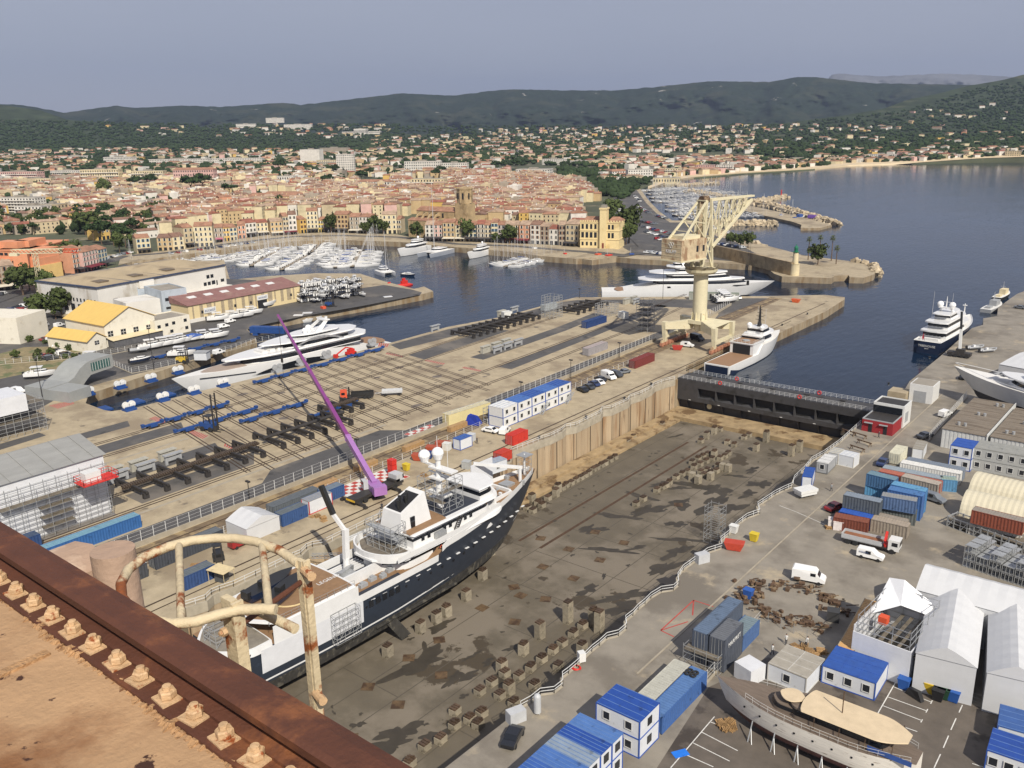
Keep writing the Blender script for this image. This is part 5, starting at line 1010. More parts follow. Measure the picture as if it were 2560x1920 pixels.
t=yacht('superyacht','long white superyacht moored behind the lone cream crane',Vector((-226.5,347.5,-3)),Vector((-160,393.5,-3)),80,13,zd2,-2,[(24,74*.94,5.6,5.2,8.0,20,3,6,(.35,.75)),(30,60,5.0,8.5,11.0,14,3,4,(.15,.6)),(34,50,4.2,11.6,13.8,10,2,4,(.2,.6)),(33,38,2.4,14.2,17,2,1,2,(.1,.4))],[(17,66,6.2,8.0,8.5,20,6,m_hullw),(22,58,5.6,11.1,11.6,14,6,m_hullw),(30,50,4.6,13.8,14.2,8,5,m_hullw),(6,22,5.2,3.2,3.35,1,2,m_teak)],[m_hullw,m_boot,m_deckw],wl=.4,rake=.16,flare=.28,domes=((36,0,18.6,1.1),(38,1.8,16,.9)),poles=((34,0,17,22),),arch=(38,3.2,14,17.5,2))
for s2 in(-1,1):
 m=M();m.face([(x,s2*(hb_side(80,13,x/80,.55,2.1)+.05),z)for x,z in((30,4.6),(62,5.2),(68,5.6),(62,5.7),(30,5.4))][::(1 if s2<0 else-1)]);m.build('window_band',m_glass,t)
zd3=lambda t:2.9+(2.6 if t>.46 else 0)*min(1,max(0,(t-.42)/.08))+1.4*max(0,t-.6)**1.5
t=yacht('support_yacht','white support yacht with brown open stern deck and dark garage opening',Vector((-121.6,254.5,-3)),Vector((-120.2,303,-3)),47,9.4,zd3,-2,[(24,41*.95,3.6,5.6,8.0,8,0,3,(.35,.85)),(27,36,3.0,8.3,10.2,5,0,2,(.3,.8))],[(25,38,3.9,8.0,8.3,6,1,m_hullw),(0.6,17.5,4.2,2.9,3.0,.3,0,m_teak)],[m_hullw,m_boot,m_deckw],wl=.3,stern_w=.95,domes=((26.5,-2.6,10.6,.8),(27,2.2,10.9,.95)),poles=((31,1.2,10,17),(32,-1.2,10,16)))
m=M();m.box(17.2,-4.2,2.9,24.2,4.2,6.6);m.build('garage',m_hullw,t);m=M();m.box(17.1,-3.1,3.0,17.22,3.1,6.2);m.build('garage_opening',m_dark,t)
m=M();m.box(16.8,-4.4,6.6,26,4.4,6.85);m.build('upper_deck',m_hullw,t);m=M();m.box(17.4,-3.6,6.85,24,3.6,6.92);m.build('upper_deck_teak',m_teak,t)
m=M();m.rail([(17,-4.3,6.85),(17,4.3,6.85)],1.1,1.4,.03);m.rail([(17,-4.3,6.85),(25,-4.3,6.85)],1.1,1.6,.03);m.rail([(17,4.3,6.85),(25,4.3,6.85)],1.1,1.6,.03);m.build('deck_rail',m_white,t)
m=M();m.box(1,-4.45,-.2,16,-4.35,2.7);m.box(-.05,-4.0,-.1,-.02,4.0,2.5);m.box(1,4.38,-.2,16,4.48,2.7);m.build('dark_hull_panel',m_hulln,t)
m=M();m.lathe([(.9,10.2),(.5,12),(.35,15.5),(.1,17.5)],(30,0,0),8);[m.bar((30,-1.6+k*.3,12.5+k*1.2),(30,1.6-k*.3,12.5+k*1.2),.14)for k in range(4)];m.build('lattice_mast',m_motor,t)
m=M();m.cyl(20.5,0,6.92,7.2,1.2,1.2,12);m.build('spa_pool',m_tube,t)
zd4=lambda t:4.2+.3*t+2.2*max(0,t-.45)**1.3
t=yacht('motor_yacht','navy-hulled motor yacht with three white decks and twin domes, stern towards us',Vector((-74.6,318.5,-3)),Vector((-71.5,372,-3)),49,9.4,zd4,-2,[(7,34,3.9,4.3,6.6,6,0,3,(.35,.8)),(10,31,3.4,7.1,9.3,5,0,2,(.3,.8)),(14,26,2.7,9.8,11.6,4,0,2,(.3,.7))],[(4.5,37,4.4,6.6,7.1,8,1,m_hullw),(7,33,3.9,9.3,9.8,6,1,m_hullw),(11,27,2.9,11.6,11.9,4,1,m_hullw)],[m_hulln,m_boot,m_deckw],wl=.35,stern_w=.93,flare=.2,domes=((17,-2.0,14.4,1.15),(17,2.0,14.4,1.15)),poles=((12.5,-3.1,9.8,19.5),(12.5,3.1,9.8,19.5)),arch=(18,2.4,11.9,13.6,1.5))
m=M();m.tube((17,0,13),(17,0,17.4),.3,.08,6);m.bar((17,-2,15.4),(17,2,15.4),.12);m.build('mast',m_hullw,t);m=M();m.tube((40,0,6),(40,0,11.2),.35,.15,6);m.box(39.7,-.7,10.4,40.3,.7,10.7);m.build('foremast',m_hullw,t)
m=M();m.path([(hb*1.0,y,z)for hb,y,z in[(1,-4.25,4.35),(1,4.25,4.35)]],.12,6);[m.path([(x,s2*(hb_side(49,9.4,x/49,.55,2.1,.93)),zd4(x/49)+.1)for x in np.linspace(0,48.6,22)],.13,5)for s2 in(-1,1)];m.build('white_cap_rail',m_hullw,t)
text_mesh('TREEHOUSE',1.05,'name_lettering',m_white,t,(-.06,0,2.6),(PI/2,0,-PI/2));text_mesh('BIKINI',.45,'port_lettering',m_white,t,(-.06,0,1.75),(PI/2,0,-PI/2))
for k in range(5):
 for(z,x)in((4.9,6.95),(7.7,9.95)):m=M();m.box(x-.05,-3.1+k*1.28,z,x,-2.1+k*1.28,z+1.3);m.build('saloon_window',m_glass,t)
m=M();m.box(1.6,-3,4.35,3.0,3,5.1);m.build('stern_seating',m_deckw,t);m=M();m.bar((.2,1.0,4.4),(-1.4,1.0,7.6),.08);m.face([(-.4,1.02,5.6),(-1.3,1.02,7.4),(-1.7,1.3,5.9),(-.8,1.2,4.6)]);m.build('ensign',mat('red_flag',C('#8f2632')),t)
zd5=lambda t:9.0+2.2*max(0,t-.5)**1.5
sb=Vector((-15,243,-1.4));bb=Vector((-53.8,262.5,-1.4))
t=yacht('classic_yacht','pale grey classic yacht on the hard with dark bottom, bow pointing left',bb+(sb-bb).normalized()*52,bb,52,9,zd5,1.6,[(8,35,3.4,9.0,11.4,8,0,3,(.3,.62)),(12,27,2.8,11.7,13.9,5,0,3,(.3,.7))],[(6,37,3.9,11.4,11.7,8,1,m_hullw),(9,29,3.2,13.9,14.2,6,1,m_hullw)],[mat('hull_pale_grey',(.50,.50,.49),rough=.35,var=.06,scale=.5),m_boot,m_deckw],wl=5.0,rake=.15,flare=.27)
m=M();[m.path([(x,s2*hb_side(52,9,x/52,.55,2.1,.9),zd5(x/52)+1.0-.7*(1-x/52))for x in np.linspace(20,51.5,16)],.07,5)for s2 in(-1,1)];m.build('bulwark_rail',m_hullw,t)
for k in range(3):m=M();m.box(33+k*2.2,-2.0,10.9,34+k*2.2,2.0,11.2);m.build('deck_gear',m_tube,t)
def qy(stern,bow,L,B,label,nm='motor_yacht'):
 k=L/30
 return yacht(nm,label,stern,bow,L,B,lambda t:3.2*k+1.2*k*t+.6*k*max(0,t-.5),-1.2,[(5*k,24*k,2.7*k,3.3*k,5.2*k,9*k,0,4*k,(.3,.8)),(7*k,17*k,2.3*k,5.6*k,7.2*k,4*k,0,2*k,(.2,.7))],[(3*k,21*k,3.0*k,5.2*k,5.6*k,7*k,1,m_hullw),(6*k,15*k,2.4*k,7.6*k,7.8*k,3*k,1,m_hullw)],[m_hullw,m_boot,m_deckw],wl=.2,domes=((9*k,0,8.8*k,.7*k),),poles=((8*k,1,8*k,11*k),))
def DIR(p,q,L):d=(q-p);d.z=0;return p+d.normalized()*L
p0,p1=P(1068,626,-3),P(992,644,-3);qy(p0,p1,34,7.6,'bigger white motor yacht on the town quay left of the catamaran')
p0,p1=P(1222,634,-3),P(1166,650,-3);qy(p0,p1,28,6.6,'white motor yacht on the town quay before the lilac house')
p0,p1=P(1118,630,-3),P(1060,644,-3);t=thing('catamaran','silver sailing catamaran with a very tall mast on the town quay','catamaran');place_on(t,p0,p1);Lc=28
for s2 in(-1,1):h=hull(Lc,2.6,2.6,-.6,rake=.05,n=14);h.T=None;h.v=[(x,y+s2*4.6,z)for x,y,z in h.v];h.build('hull',[mat('silver_hull',(.42,.45,.50),rough=.3,metal=.3,var=.05),m_boot,m_deckw],t)
m=M();m.box(2,-4.6,1.9,19,4.6,2.7);m.build('bridge_deck',m_deckw,t);m=M();tier(m,5,17,3.6,2.7,4.2,4,0,2,(.3,.8));m.build('superstructure',[m_hullw,m_glass],t);m=M();m.tube((15,0,2.7),(15,0,42),.22,.12,6);m.bar((15,-2.5,18),(15,2.5,18),.1);m.bar((15,-2,28),(15,2,28),.1);m.bar((15,0,40),(Lc-1,0,3),.05);m.build('mast',m_mast,t)
p0,p1=P(952,682,-3),P(1000,700,-3);t=thing('catamaran','white sailing catamaran moored behind the red submarine','catamaran');place_on(t,p0,DIR(p0,p1,14))
for s2 in(-1,1):h=hull(15,1.9,2.0,-.4,rake=.05,n=12);h.v=[(x,y+s2*3.1,z)for x,y,z in h.v];h.build('hull',[m_hullw,m_boot,m_deckw],t)
m=M();m.box(1,-3,1.4,11,3,2.1);m.build('bridge_deck',m_deckw,t);m=M();tier(m,2.5,9.5,2.6,2.1,3.4,3,0,1.5,(.3,.8));m.box(2,-2,4.2,6,2,4.35);m.build('superstructure',[m_hullw,m_glass],t);m=M();m.tube((9,0,2),(9,0,24),.16,.1,6);m.bar((9,0,23.5),(14.5,0,2),.05);m.bar((9,0,4.6),(2,0,4.8),.3);m.build('mast',m_mast,t)
m_redp=mat('bright_red_paint',C('#c22f26'),rough=.45,var=.1)
p0,p1=P(968,724,-3),P(1032,712,-3);t=thing('submarine','small bright red submarine moored at the spit','submarine');place_on(t,p0,p1);Ls=(p1-p0).length
m=M();m.lathe([(.15,0),(.9,Ls*.1),(1.25,Ls*.3),(1.35,Ls*.6),(1.1,Ls*.85),(.2,Ls)],(0,0,0),12);m.v=[(z,x,y+.3)for x,y,z in m.v];m.build('pressure_hull',m_redp,t)
m=M();m.box(Ls*.55,-.6,1.2,Ls*.78,.6,3.0);m.box(Ls*.6,-.4,3.0,Ls*.7,.4,4.3);m.build('conning_tower',m_redp,t);m=M();m.box(.6,-.15,.5,2.4,.15,3.6);m.box(.6,-2,.2,2,2,.4);m.build('tail_fin',m_redp,t)
t=put(protoM[2],P(1005,688,-3),.1,'dark patrol launch under way behind the catamaran',1005,None,1.3)
def workboat(p0,p1,B,label,hm,cab,nm='work_boat'):
 t=thing(nm,label,'boat');place_on(t,p0,p1);L_=(p1-p0).length
 hull(L_,B,lambda q:1.5+.8*q*q,-.6,rake=.06,n=14).build('hull',[hm,m_boot,m_deckw],t);m=M();m.box(L_*.45,-B*.28,1.5,L_*.72,B*.28,4.0);m.build('wheelhouse',cab,t);m=M();m.tube((L_*.5,0,4),(L_*.5,0,7.5),.09,.05,6);m.bar((L_*.45,-1,5.4),(L_*.45,1,5.4),.1);m.build('mast',m_mast,t)
 m=M();m.box(L_*.1,-B*.2,1.5,L_*.3,B*.2,2.3);m.build('deck_gear',cab,t);return t
m_org=mat('rescue_orange',C('#c9502e'),var=.1);m_grn=mat('hull_green',C('#2f6a5c'),var=.1);m_blu=mat('hull_blue',C('#24407f'),var=.1)
workboat(P(1498,657,-3),P(1538,650,-3),4.6,'green-hulled boat carrying red-orange gear at the quay',m_grn,m_redp);workboat(P(1474,654,-3),P(1510,648,-3),4.4,'grey lifeboat with orange wheelhouse left of the green-hulled boat',m_tube,m_org)
workboat(P(1560,649,-3),P(1593,651,-3),4,'dark blue working boat along the quay below the roundabout',m_blu,m_canvas);workboat(P(792,791,-3),P(822,786,-3),4,'orange work boat at the quay between shed and spit',m_org,m_org)
workboat(P(1325,632,-3),P(1345,636,-3),4.5,'blue and white trawler on the quay right of the white motor yacht',m_blu,m_hullw);workboat(P(1402,650,-3),P(1420,648,-3),3.6,'small red boat ending the row of sailing boats',m_redp,m_redp)
workboat(P(1980,551,-3),P(2012,546,-3),5,'dark blue two-masted boat inside the breakwater tip',m_hulln,m_canvas)
workboat(P(2463,782,-3),P(2500,766,-3),5,'grey equipment barge moored at the right quay',m_tube,m_tube,'barge');workboat(P(2490,752,-3),P(2520,738,-3),4.5,'barge with cream wheelhouse beyond the grey barge',m_motor,WM['cream'],'barge')
m_cream=mat('cream_crane_paint',C('#cdc4a5'),rough=.6,var=.1,scale=.5,col2=C('#a8926a'),fac2=(.60,.74),scale2=.5)
m_house=mat('machinery_house_cladding',C('#bba98a'),rough=.8,var=.2,scale=.6,col2=C('#8f7358'),fac2=(.5,.62),scale2=.35,stretch2=(1,1,.5))
m_rustw=mat('rusty_steel',C('#54402f'),rough=.85,var=.5,scale=1,col2=C('#7d6a52'),fac2=(.5,.6),scale2=.9)
m_steel=mat('dark_steel',C('#33302e'),rough=.6,var=.25,scale=1);m_galv=mat('galvanised_steel',(.42,.43,.43),rough=.5,metal=.5,var=.15)
cx,cy=-138.0,273.5
t=thing('harbour_crane','tall cream lattice-jib harbour crane on a thick round column','crane',(cx,cy,0))
q=M();q.cyl(0,0,9.5,26.2,2.45,2.45,28);
for k in range(8):a_=2*PI*k/8;q.bar((2.7*math.cos(a_),2.7*math.sin(a_),9.6),(2.5*math.cos(a_),2.5*math.sin(a_),12.2),.25,.7)
smoothby(q.build('column',m_cream,t),30)
q=M();q.lathe([(2.5,25.2),(4.6,25.6),(5.4,26.4),(5.6,27.2),(.2,27.3)],(0,0,0),18);q.build('slewing_platform',m_cream,t)
q=M();rr=random.Random(3);n_=22;q.loft([[(5.2*math.cos(2*PI*i/n_),5.2*math.sin(2*PI*i/n_),27.2)for i in range(n_)],[(rr.uniform(5.6,6.4)*math.cos(2*PI*i/n_),rr.uniform(5.6,6.4)*math.sin(2*PI*i/n_),27.9+rr.uniform(0,.8))for i in range(n_)]],caps=False);q.build('netting',mat('weathered_netting',C('#8f856f'),var=.3),t)
q=M();q.box(-3.2,-3.4,8.4,3.2,3.4,9.6);q.cyl(0,0,5.6,8.6,1.5,1.8,12)
for sx,X in((1,9.2),(-1,-9.6)):
 for sy in(-1,1):
  q.loft([[(sx*2.0,sy*.4,9.7),(sx*2.0,sy*3.0,9.7),(sx*2.0,sy*3.0,6.4),(sx*2.0,sy*.4,6.4)],[(X-sx*.6,sy*5.0,8.6),(X-sx*.6,sy*7.6,8.6),(X-sx*.6,sy*7.6,6.2),(X-sx*.6,sy*5.0,6.2)]][::(1 if sx*sy>0 else-1)])
q._a([(2,-3,9.72),(9,-7.4,8.65),(9,7.4,8.65),(2,3,9.72)],[(0,1,2,3)]);q.build('portal_frame',m_cream,t)
for sx,X in((1,9.2),(-1,-9.6)):
 for sy in(-1,1):
  q=M();q.loft([[(X-.9,sy*6.6-1.0,8.7),(X+.7,sy*6.6-1.0,8.7),(X+.7,sy*6.6+1.0,8.7),(X-.9,sy*6.6+1.0,8.7)],[(X-.7,sy*6.6-.7,4.2),(X+.7,sy*6.6-.7,4.2),(X+.7,sy*6.6+.7,4.2),(X-.7,sy*6.6+.7,4.2)],[(X-.35,sy*6.6-.4,1.6),(X+.35,sy*6.6-.4,1.6),(X+.35,sy*6.6+.4,1.6),(X-.35,sy*6.6+.4,1.6)]]);q.build('leg',m_cream,t)
 q=M();q.box(X-.45,-6,3.0,X+.45,6,4.1);q.build('sill_beam',m_cream,t)
 for k in range(8):
  y0=-9.2+k*2.45;q=M();q.box(X-.5,y0,.5,X+.5,y0+1.9,1.5);q.tube((X-.3,y0+.5,.42),(X+.3,y0+.5,.42),.42,n=10);q.tube((X-.3,y0+1.4,.42),(X+.3,y0+1.4,.42),.42,n=10);q.build('bogie',mat('bogie_salmon_rust',C('#a8745a'),var=.3,scale=1.5),t)
 q=M();q.box(X-.3,-9,1.5,X+.3,-5,2.3);q.box(X-.3,5,1.5,X+.3,9,2.3);q.build('equaliser_beam',m_house,t)
tip=P(1882,489,50);dv=Vector((tip.x-cx,tip.y-cy,0));LJ=dv.length;dv.normalize();nv=Vector((-dv.y,dv.x,0))
F=lambda s,t_,z:dv*s+nv*t_+Vector((0,0,z))
q=M()
for s2 in(-1,1):
 for(a1,b1,w_)in(((2.6,2.3,27.3),(1.6,1.7,50),.75),((-2.6,2.3,27.3),(-.6,1.7,50),.75),((2.6,2.3,27.3),(-1.2,2.0,38),.4),((-2.6,2.3,27.3),(2.0,2.0,38),.4),((-1.2,2.0,38),(1.7,1.8,46),.35)):
  q.bar(F(a1[0],s2*a1[1],a1[2]),F(b1[0],s2*b1[1],b1[2]),w_)
for z in(33,38,44,50):q.bar(F(1.8,-2,z),F(1.8,2,z),.4);q.bar(F(-1.4,-2,z),F(-1.4,2,z),.4)
q.box(-.1,-.1,27.3,.1,.1,27.4);q.build('mast_tower',m_cream,t)
q=M();q.lathe([(1.3,49),(1.3,52)],(0,0,0),12);q.v=[tuple(F(z-50.5,x,y+50.2))for x,y,z in q.v];q.build('sheave_drum',m_rustw,t)
q=M();q.bar(F(-1,0,50),F(-1.5,0,38),1.2,.8);q.build('ladder_tower',m_house,t)
q=M()
for s2 in(-1,1):q.bar(F(-.6,s2*1.7,50),F(-13.5,s2*3.2,37.8),.6);q.bar(F(-7.2,s2*2.4,43.8),F(-1,s2*1.9,42.5),.3);q.bar(F(-7.2,s2*2.4,43.8),F(-1.4,s2*1.9,37.8),.3);q.bar(F(-3.5,s2*2.1,47.2),F(-1.2,s2*1.9,42.5),.22)
for s in(-3.5,-7.2,-10.5):q.bar(F(s,-2.6,50-.94*(abs(s)-.6)),F(s,2.6,50-.94*(abs(s)-.6)),.25)
q.build('back_stay',m_cream,t)
q=M();n_=6
for s2 in(-1,1):
 q.bar(F(1.6,s2*1.7,50),F(LJ,s2*.5,50),.62);q.bar(F(2.2,s2*2.4,34.5),F(LJ-1,s2*.5,48.8),.8)
 for k in range(1,n_):
  f_=k/n_;a1=F(1.6+(LJ-1.6)*f_,s2*(1.7-1.2*f_),50);b1=F(2.2+(LJ-3.2)*f_,s2*(2.4-1.9*f_),34.5+14.3*f_);q.bar(a1,b1,.32)
  g_=(k-1)/n_;q.bar(a1,F(2.2+(LJ-3.2)*g_,s2*(2.4-1.9*g_),34.5+14.3*g_),.24);q.bar(F(1.6+(LJ-1.6)*g_,s2*(1.7-1.2*g_),50),b1,.2)
for k in range(n_+1):
 f_=k/n_;q.bar(F(1.6+(LJ-1.6)*f_,-(1.7-1.2*f_),50),F(1.6+(LJ-1.6)*f_,(1.7-1.2*f_),50),.2);q.bar(F(2.2+(LJ-3.2)*f_,-(2.4-1.9*f_),34.5+14.3*f_),F(2.2+(LJ-3.2)*f_,(2.4-1.9*f_),34.5+14.3*f_),.25)
 if k<n_:h_=(k+1)/n_;q.bar(F(2.2+(LJ-3.2)*f_,-(2.4-1.9*f_),34.5+14.3*f_),F(2.2+(LJ-3.2)*h_,(2.4-1.9*h_),34.5+14.3*h_),.2)
q.build('jib',m_cream,t)
q=M();q.rail([F(2,1.9,50.3),F(LJ-2,.8,50.3)],1.1,2.4,.05);q.build('jib_walkway_rail',m_galv,t)
q=M()
for s2 in(-1,1):q.bar(F(LJ,s2*.35,49.6),F(LJ,s2*.35,20),.06)
q.build('hoist_rope',m_steel,t);q=M();q.bar(F(LJ,0,20),F(LJ,0,18.4),.8,.5);q.build('hook_block',m_motor,t)
qq=M();RZ=Matrix.Rotation(math.atan2(dv.y,dv.x),4,'Z');qq.T=RZ;qq.box(-15.2,-4.4,31.6,-3.0,4.4,38.2);qq.build('machinery_house',m_house,t)
qq=M();qq.T=RZ;qq.box(-15.5,-4.7,31.1,-3,4.7,31.6);qq.box(-12,-3.2,38.2,-5,3.2,39.3)
for z in(32.9,34.2,35.5,36.8):qq.box(-15.26,-4.45,z,-15.2,4.45,z+.1)
qq.build('house_trim',m_cream,t)
ang=math.atan2(dv.y,dv.x)
tx=text_mesh('KRUPP',1.55,'maker_lettering',m_white,t,tuple(F(-15.34,0,34.4)),(PI/2,0,ang-PI/2),bold=.02)
qq=M();qq.T=RZ
for(y,z)in((-.55,36.9),(.55,36.9),(0,36.1)):
 pts=[(-15.36,y+.5*math.cos(2*PI*k/14),z+.5*math.sin(2*PI*k/14))for k in range(14)];qq.path(pts,.07,5,closed=True)
qq.build('three_ring_emblem',m_white,t)
for k in range(2):q=M();q.T=RZ;q.box(-8+k*3,-4.46,34,-7+k*3,-4.4,36);q.build('house_window',m_win,t)
p=P(104,735);t=thing('tower_crane','small cream tower crane with orange jib tip beside the white warehouse','tower crane',p)
q=M();H_=20
def lattice(q,a,b,w,n,r=.14,tri=False):
 a,b=Vector(a),Vector(b);d=(b-a);L_=d.length;d.normalize();up=Vector((0,0,1))if abs(d.z)<.9 else Vector((1,0,0));s_=d.cross(up).normalized()*w/2;u_=s_.normalized().cross(d).normalized()*w/2
 C4=[s_+u_,s_-u_,-s_-u_,-s_+u_]
 for c_ in C4:q.bar(a+c_,b+c_,r*1.3)
 for k in range(n):
  for i in range(4):q.bar(a+d*L_*k/n+C4[i],a+d*L_*(k+1)/n+C4[(i+1)%4],r)
lattice(q,(0,0,5),(0,0,H_),1.8,7);q.build('tower',m_cream,t)
q=M();q.cyl(0,0,0,5,2.2,2.0,12);q.cyl(0,0,5,5.3,3,3,12);q.build('base_column',m_cream,t)
jd=_X.copy();jd.z=0;jd.normalize()
q=M();lattice(q,-jd*11+Vector((0,0,H_+1)),jd*14+Vector((0,0,H_+1)),1.9,12,.16);q.build('jib',m_cream,t)
q=M();lattice(q,jd*14+Vector((0,0,H_+1)),jd*21+Vector((0,0,H_+.8)),1.7,4,.16);q.build('jib_tip',m_org,t)
q=M();q.bar(-jd*12+Vector((0,0,H_-.4)),-jd*8+Vector((0,0,H_-.4)),2.4,1.4);q.build('counterweight',m_cream,t)
m_pur=mat('purple_boom_paint',C('#7b3576'),rough=.35,var=.06,coat=.3);m_lil=mat('lilac_boom_base',C('#9c6fa8'),rough=.4,var=.08);m_tyre=mat('tyre_rubber',(.018,.018,.018),rough=.9,var=.2);m_lgrey=mat('light_grey_paint',(.45,.46,.47),rough=.5,var=.1)
bp_=P(938,1238);bp_.z=0;tp=P(713,985);
for k in range(2000):
 z=20+k*.02;
 if(PD(697,789,math.hypot(tp.x,tp.y)).z)<=z:break
tp.z=z
t=thing('mobile_crane','mobile crane with very long purple telescopic boom raised over the transfer pad','mobile crane',bp_)
piv=Vector((0,0,2.6));d=(Vector((tp.x-bp_.x,tp.y-bp_.y,tp.z))-piv);LB=d.length;d.normalize()
secs=[(0,.22,1.1,m_lil),(.22,.42,.92,m_pur),(.42,.6,.8,m_pur),(.6,.8,.68,m_pur),(.8,1,.56,m_pur)]
for(a_,b_,w_,mt)in secs:q=M();q.bar(piv+d*LB*a_,piv+d*LB*b_,w_,w_*1.25);q.bar(piv+d*(LB*b_-.4),piv+d*LB*b_,w_*1.15,w_*1.45);q.build('boom_section',mt,t)
q=M();q.bar(piv+Vector((0,0,-.6))+Vector((d.x,d.y,0)).normalized()*1.2,piv+d*LB*.14,.5);q.build('luffing_cylinder',m_lil,t)
dh=Vector((d.x,d.y,0)).normalized();rzb=math.atan2(dh.y,dh.x)
q=M();q.T=Matrix.Rotation(rzb,4,'Z');q.box(-3.8,-1.3,1.6,1.8,1.3,2.9);q.box(-4.2,-1.4,1.5,-2.6,1.4,3.4);q.build('superstructure',m_lil,t)
q=M();q.T=Matrix.Rotation(rzb,4,'Z');q.box(.2,1.3,1.6,2.2,2.3,3.4);q.build('operator_cab',m_lgrey,t);q=M();q.T=Matrix.Rotation(rzb,4,'Z');q.box(.4,1.35,2.4,2.25,2.35,3.2);q.build('cab_glass',m_glass,t)
q=M();q.box(-1.35,-6.8,.9,1.35,7.2,1.55);q.box(-1.3,4.6,1.55,1.3,6.2,2.1);q.build('carrier_chassis',m_steel,t);q=M();q.box(-1.3,5.2,1.3,1.3,7.3,3.1);q.build('carrier_cab',m_lgrey,t)
q=M();q.box(-1.32,7.0,2.0,1.32,7.36,2.9);q.build('carrier_windscreen',m_glass,t)
for y in(-5.4,-3.8,-.6,1.2,4.6):
 for s2 in(-1,1):q=M();q.tube((s2*1.0,y,.65),(s2*1.45,y,.65),.65,n=14);q.build('wheel',m_tyre,t)
for y in(-6,4):
 q=M();q.box(-3.6,y-.2,.5,3.6,y+.2,.9);[q.box(s2*3.6-.35,y-.35,0,s2*3.6+.35,y+.35,.5)for s2 in(-1,1)];q.build('outrigger',m_steel,t)
tv=Vector((tp.x-bp_.x,tp.y-bp_.y,tp.z));q=M();q.bar(tv,tv-Vector((0,0,12.5)),.09);q.bar(tv-Vector((0,0,14)),Vector((tv.x,tv.y,1)),.07);q.build('hoist_rope',m_steel,t);q=M();q.bar(tv-Vector((0,0,12.5)),tv-Vector((0,0,14)),.6,.4);q.build('hook_block',m_steel,t)
q=M();q.box(-1.36,-6.85,1.0,1.36,-6.8,1.4);q.build('yellow_marker_board',mat('warning_yellow',C('#c9a42c')),t)
m_tan=mat('peeling_tan_paint',C('#a98865'),rough=.8,var=.12,scale=3,col2=C('#7c5433'),fac2=(.5,.64),scale2=.9,col3=C('#3c2115'),fac3=(.63,.67),scale3=9,bump=.25,bscale=30)
m_brown=mat('brown_rust_steel',C('#55301f'),rough=.72,var=.22,scale=5,col2=C('#7a4a2a'),fac2=(.56,.68),scale2=2.5,bump=.25,bscale=60)
m_flake=mat('flaking_paint',C('#b58d63'),rough=.85,var=.2,scale=14,col2=C('#7a5334'),fac2=(.55,.65),scale2=20,bump=.6,bscale=60)
m_nut=mat('nut_cream_rust',C('#c2a27c'),rough=.6,var=.15,scale=18,col2=C('#8f4a22'),fac2=(.56,.66),scale2=22,bump=.3,bscale=60)
ZB=CAMH-1.7
t=thing('gantry_girder','rusty tan steel girder top of the gantry we stand on','girder',(0,0,0))
q=M();q.box(-7,-1.2,ZB-.5,3,1.335,ZB-.012);q.build('top_plate',m_tan,t)
q=M();q.box(-7,1.105,ZB-.012,3,1.30,ZB);q.build('rail_base_plate',m_brown,t)
rr=random.Random(8);q=M();x=-7.0
while x<3:
 w_=rr.uniform(.015,.05);y0=1.09+.012*math.sin(x*9)+rr.uniform(-.006,.006);y1=1.118+rr.uniform(0,.012);z=ZB+rr.uniform(-.009,.003)
 q.loft([[(x,y0,ZB-.012),(x,y0+.015,z),(x,y1,z-.002),(x,y1+.01,ZB-.012)],[(x+w_*.6,y0+rr.uniform(-.015,.01),ZB-.012),(x+w_*.6,y0+.02,z+rr.uniform(-.004,.006)),(x+w_*.6,y1,z-.002),(x+w_*.6,y1+.01,ZB-.012)]]);x+=w_
q.build('flaking_edge',m_flake,t,kind='stuff')
q=M();q.T=Matrix.Translation((-2.92,.55,ZB-.008))@Matrix.Rotation(PI/2+.02,4,'Z');q.bar((-1.6,0,0),(.5,0,0),.035,.012);q.build('weld_seam',m_flake,t)
q=M();yc=1.262;prof_=[(yc-.075,0),(yc-.075,.012),(yc-.022,.03),(yc-.018,.052),(yc-.06,.064),(yc-.066,.098),(yc-.045,.105),(yc+.02,.105),(yc+.06,.094),(yc+.062,.064),(yc+.018,.052),(yc+.022,.03),(yc+.075,.012),(yc+.075,0)]
prof_=[(yc+(y-yc)*1.05,z)for y,z in prof_]
q.loft([[(X,y,ZB+z)for y,z in prof_]for X in(-7,3)]);q.build('crab_rail',m_brown,t)
BX=[P_ for P_ in[(13,1429),(49,1461),(91,1492),(134,1525),(185,1559),(234,1597),(293,1638),(348,1680),(414,1727),(480,1774),(553,1828),(628,1883)]]
for i,b_ in enumerate(BX+[None]*4):
 if b_:r3=ray(b_[0],b_[1]+8);x=r3[0]*(-1.7+.02)/r3[2]
 else:x=x+.155
 y=1.158
 q=M();q.cbox(x,y,ZB,.078,.074,.006,.08*math.sin(i*3));wsh=q.build('washer_plate',m_nut,t)
 q=M();q.T=Matrix.Translation((x,y,ZB+.008))@Matrix.Rotation(.5*i,4,'Z')@Matrix.Rotation(.06*math.sin(i*2),4,'X');q.lathe([(.026,0),(.0275,.003),(.0275,.021),(.024,.026),(.016,.026),(.0155,.034),(.005,.035)],(0,0,0),6)
 q.lathe([(.0135,.026),(.0135,.040),(.004,.041)],(0,0,0),14);q.build('hex_nut',m_nut,t)
m_cage=mat('peeling_cream_paint',C('#c2b292'),rough=.65,var=.15,scale=6,col2=C('#8f9aa0'),fac2=(.56,.66),scale2=5,col3=C('#85491f'),fac3=(.53,.60),scale3=5,bump=.3,bscale=30)
ZR=73.25
t=thing('ladder_cage','peeling cream ladder safety cage hoop with rusty rungs beside the girder','ladder cage',(0,0,0))
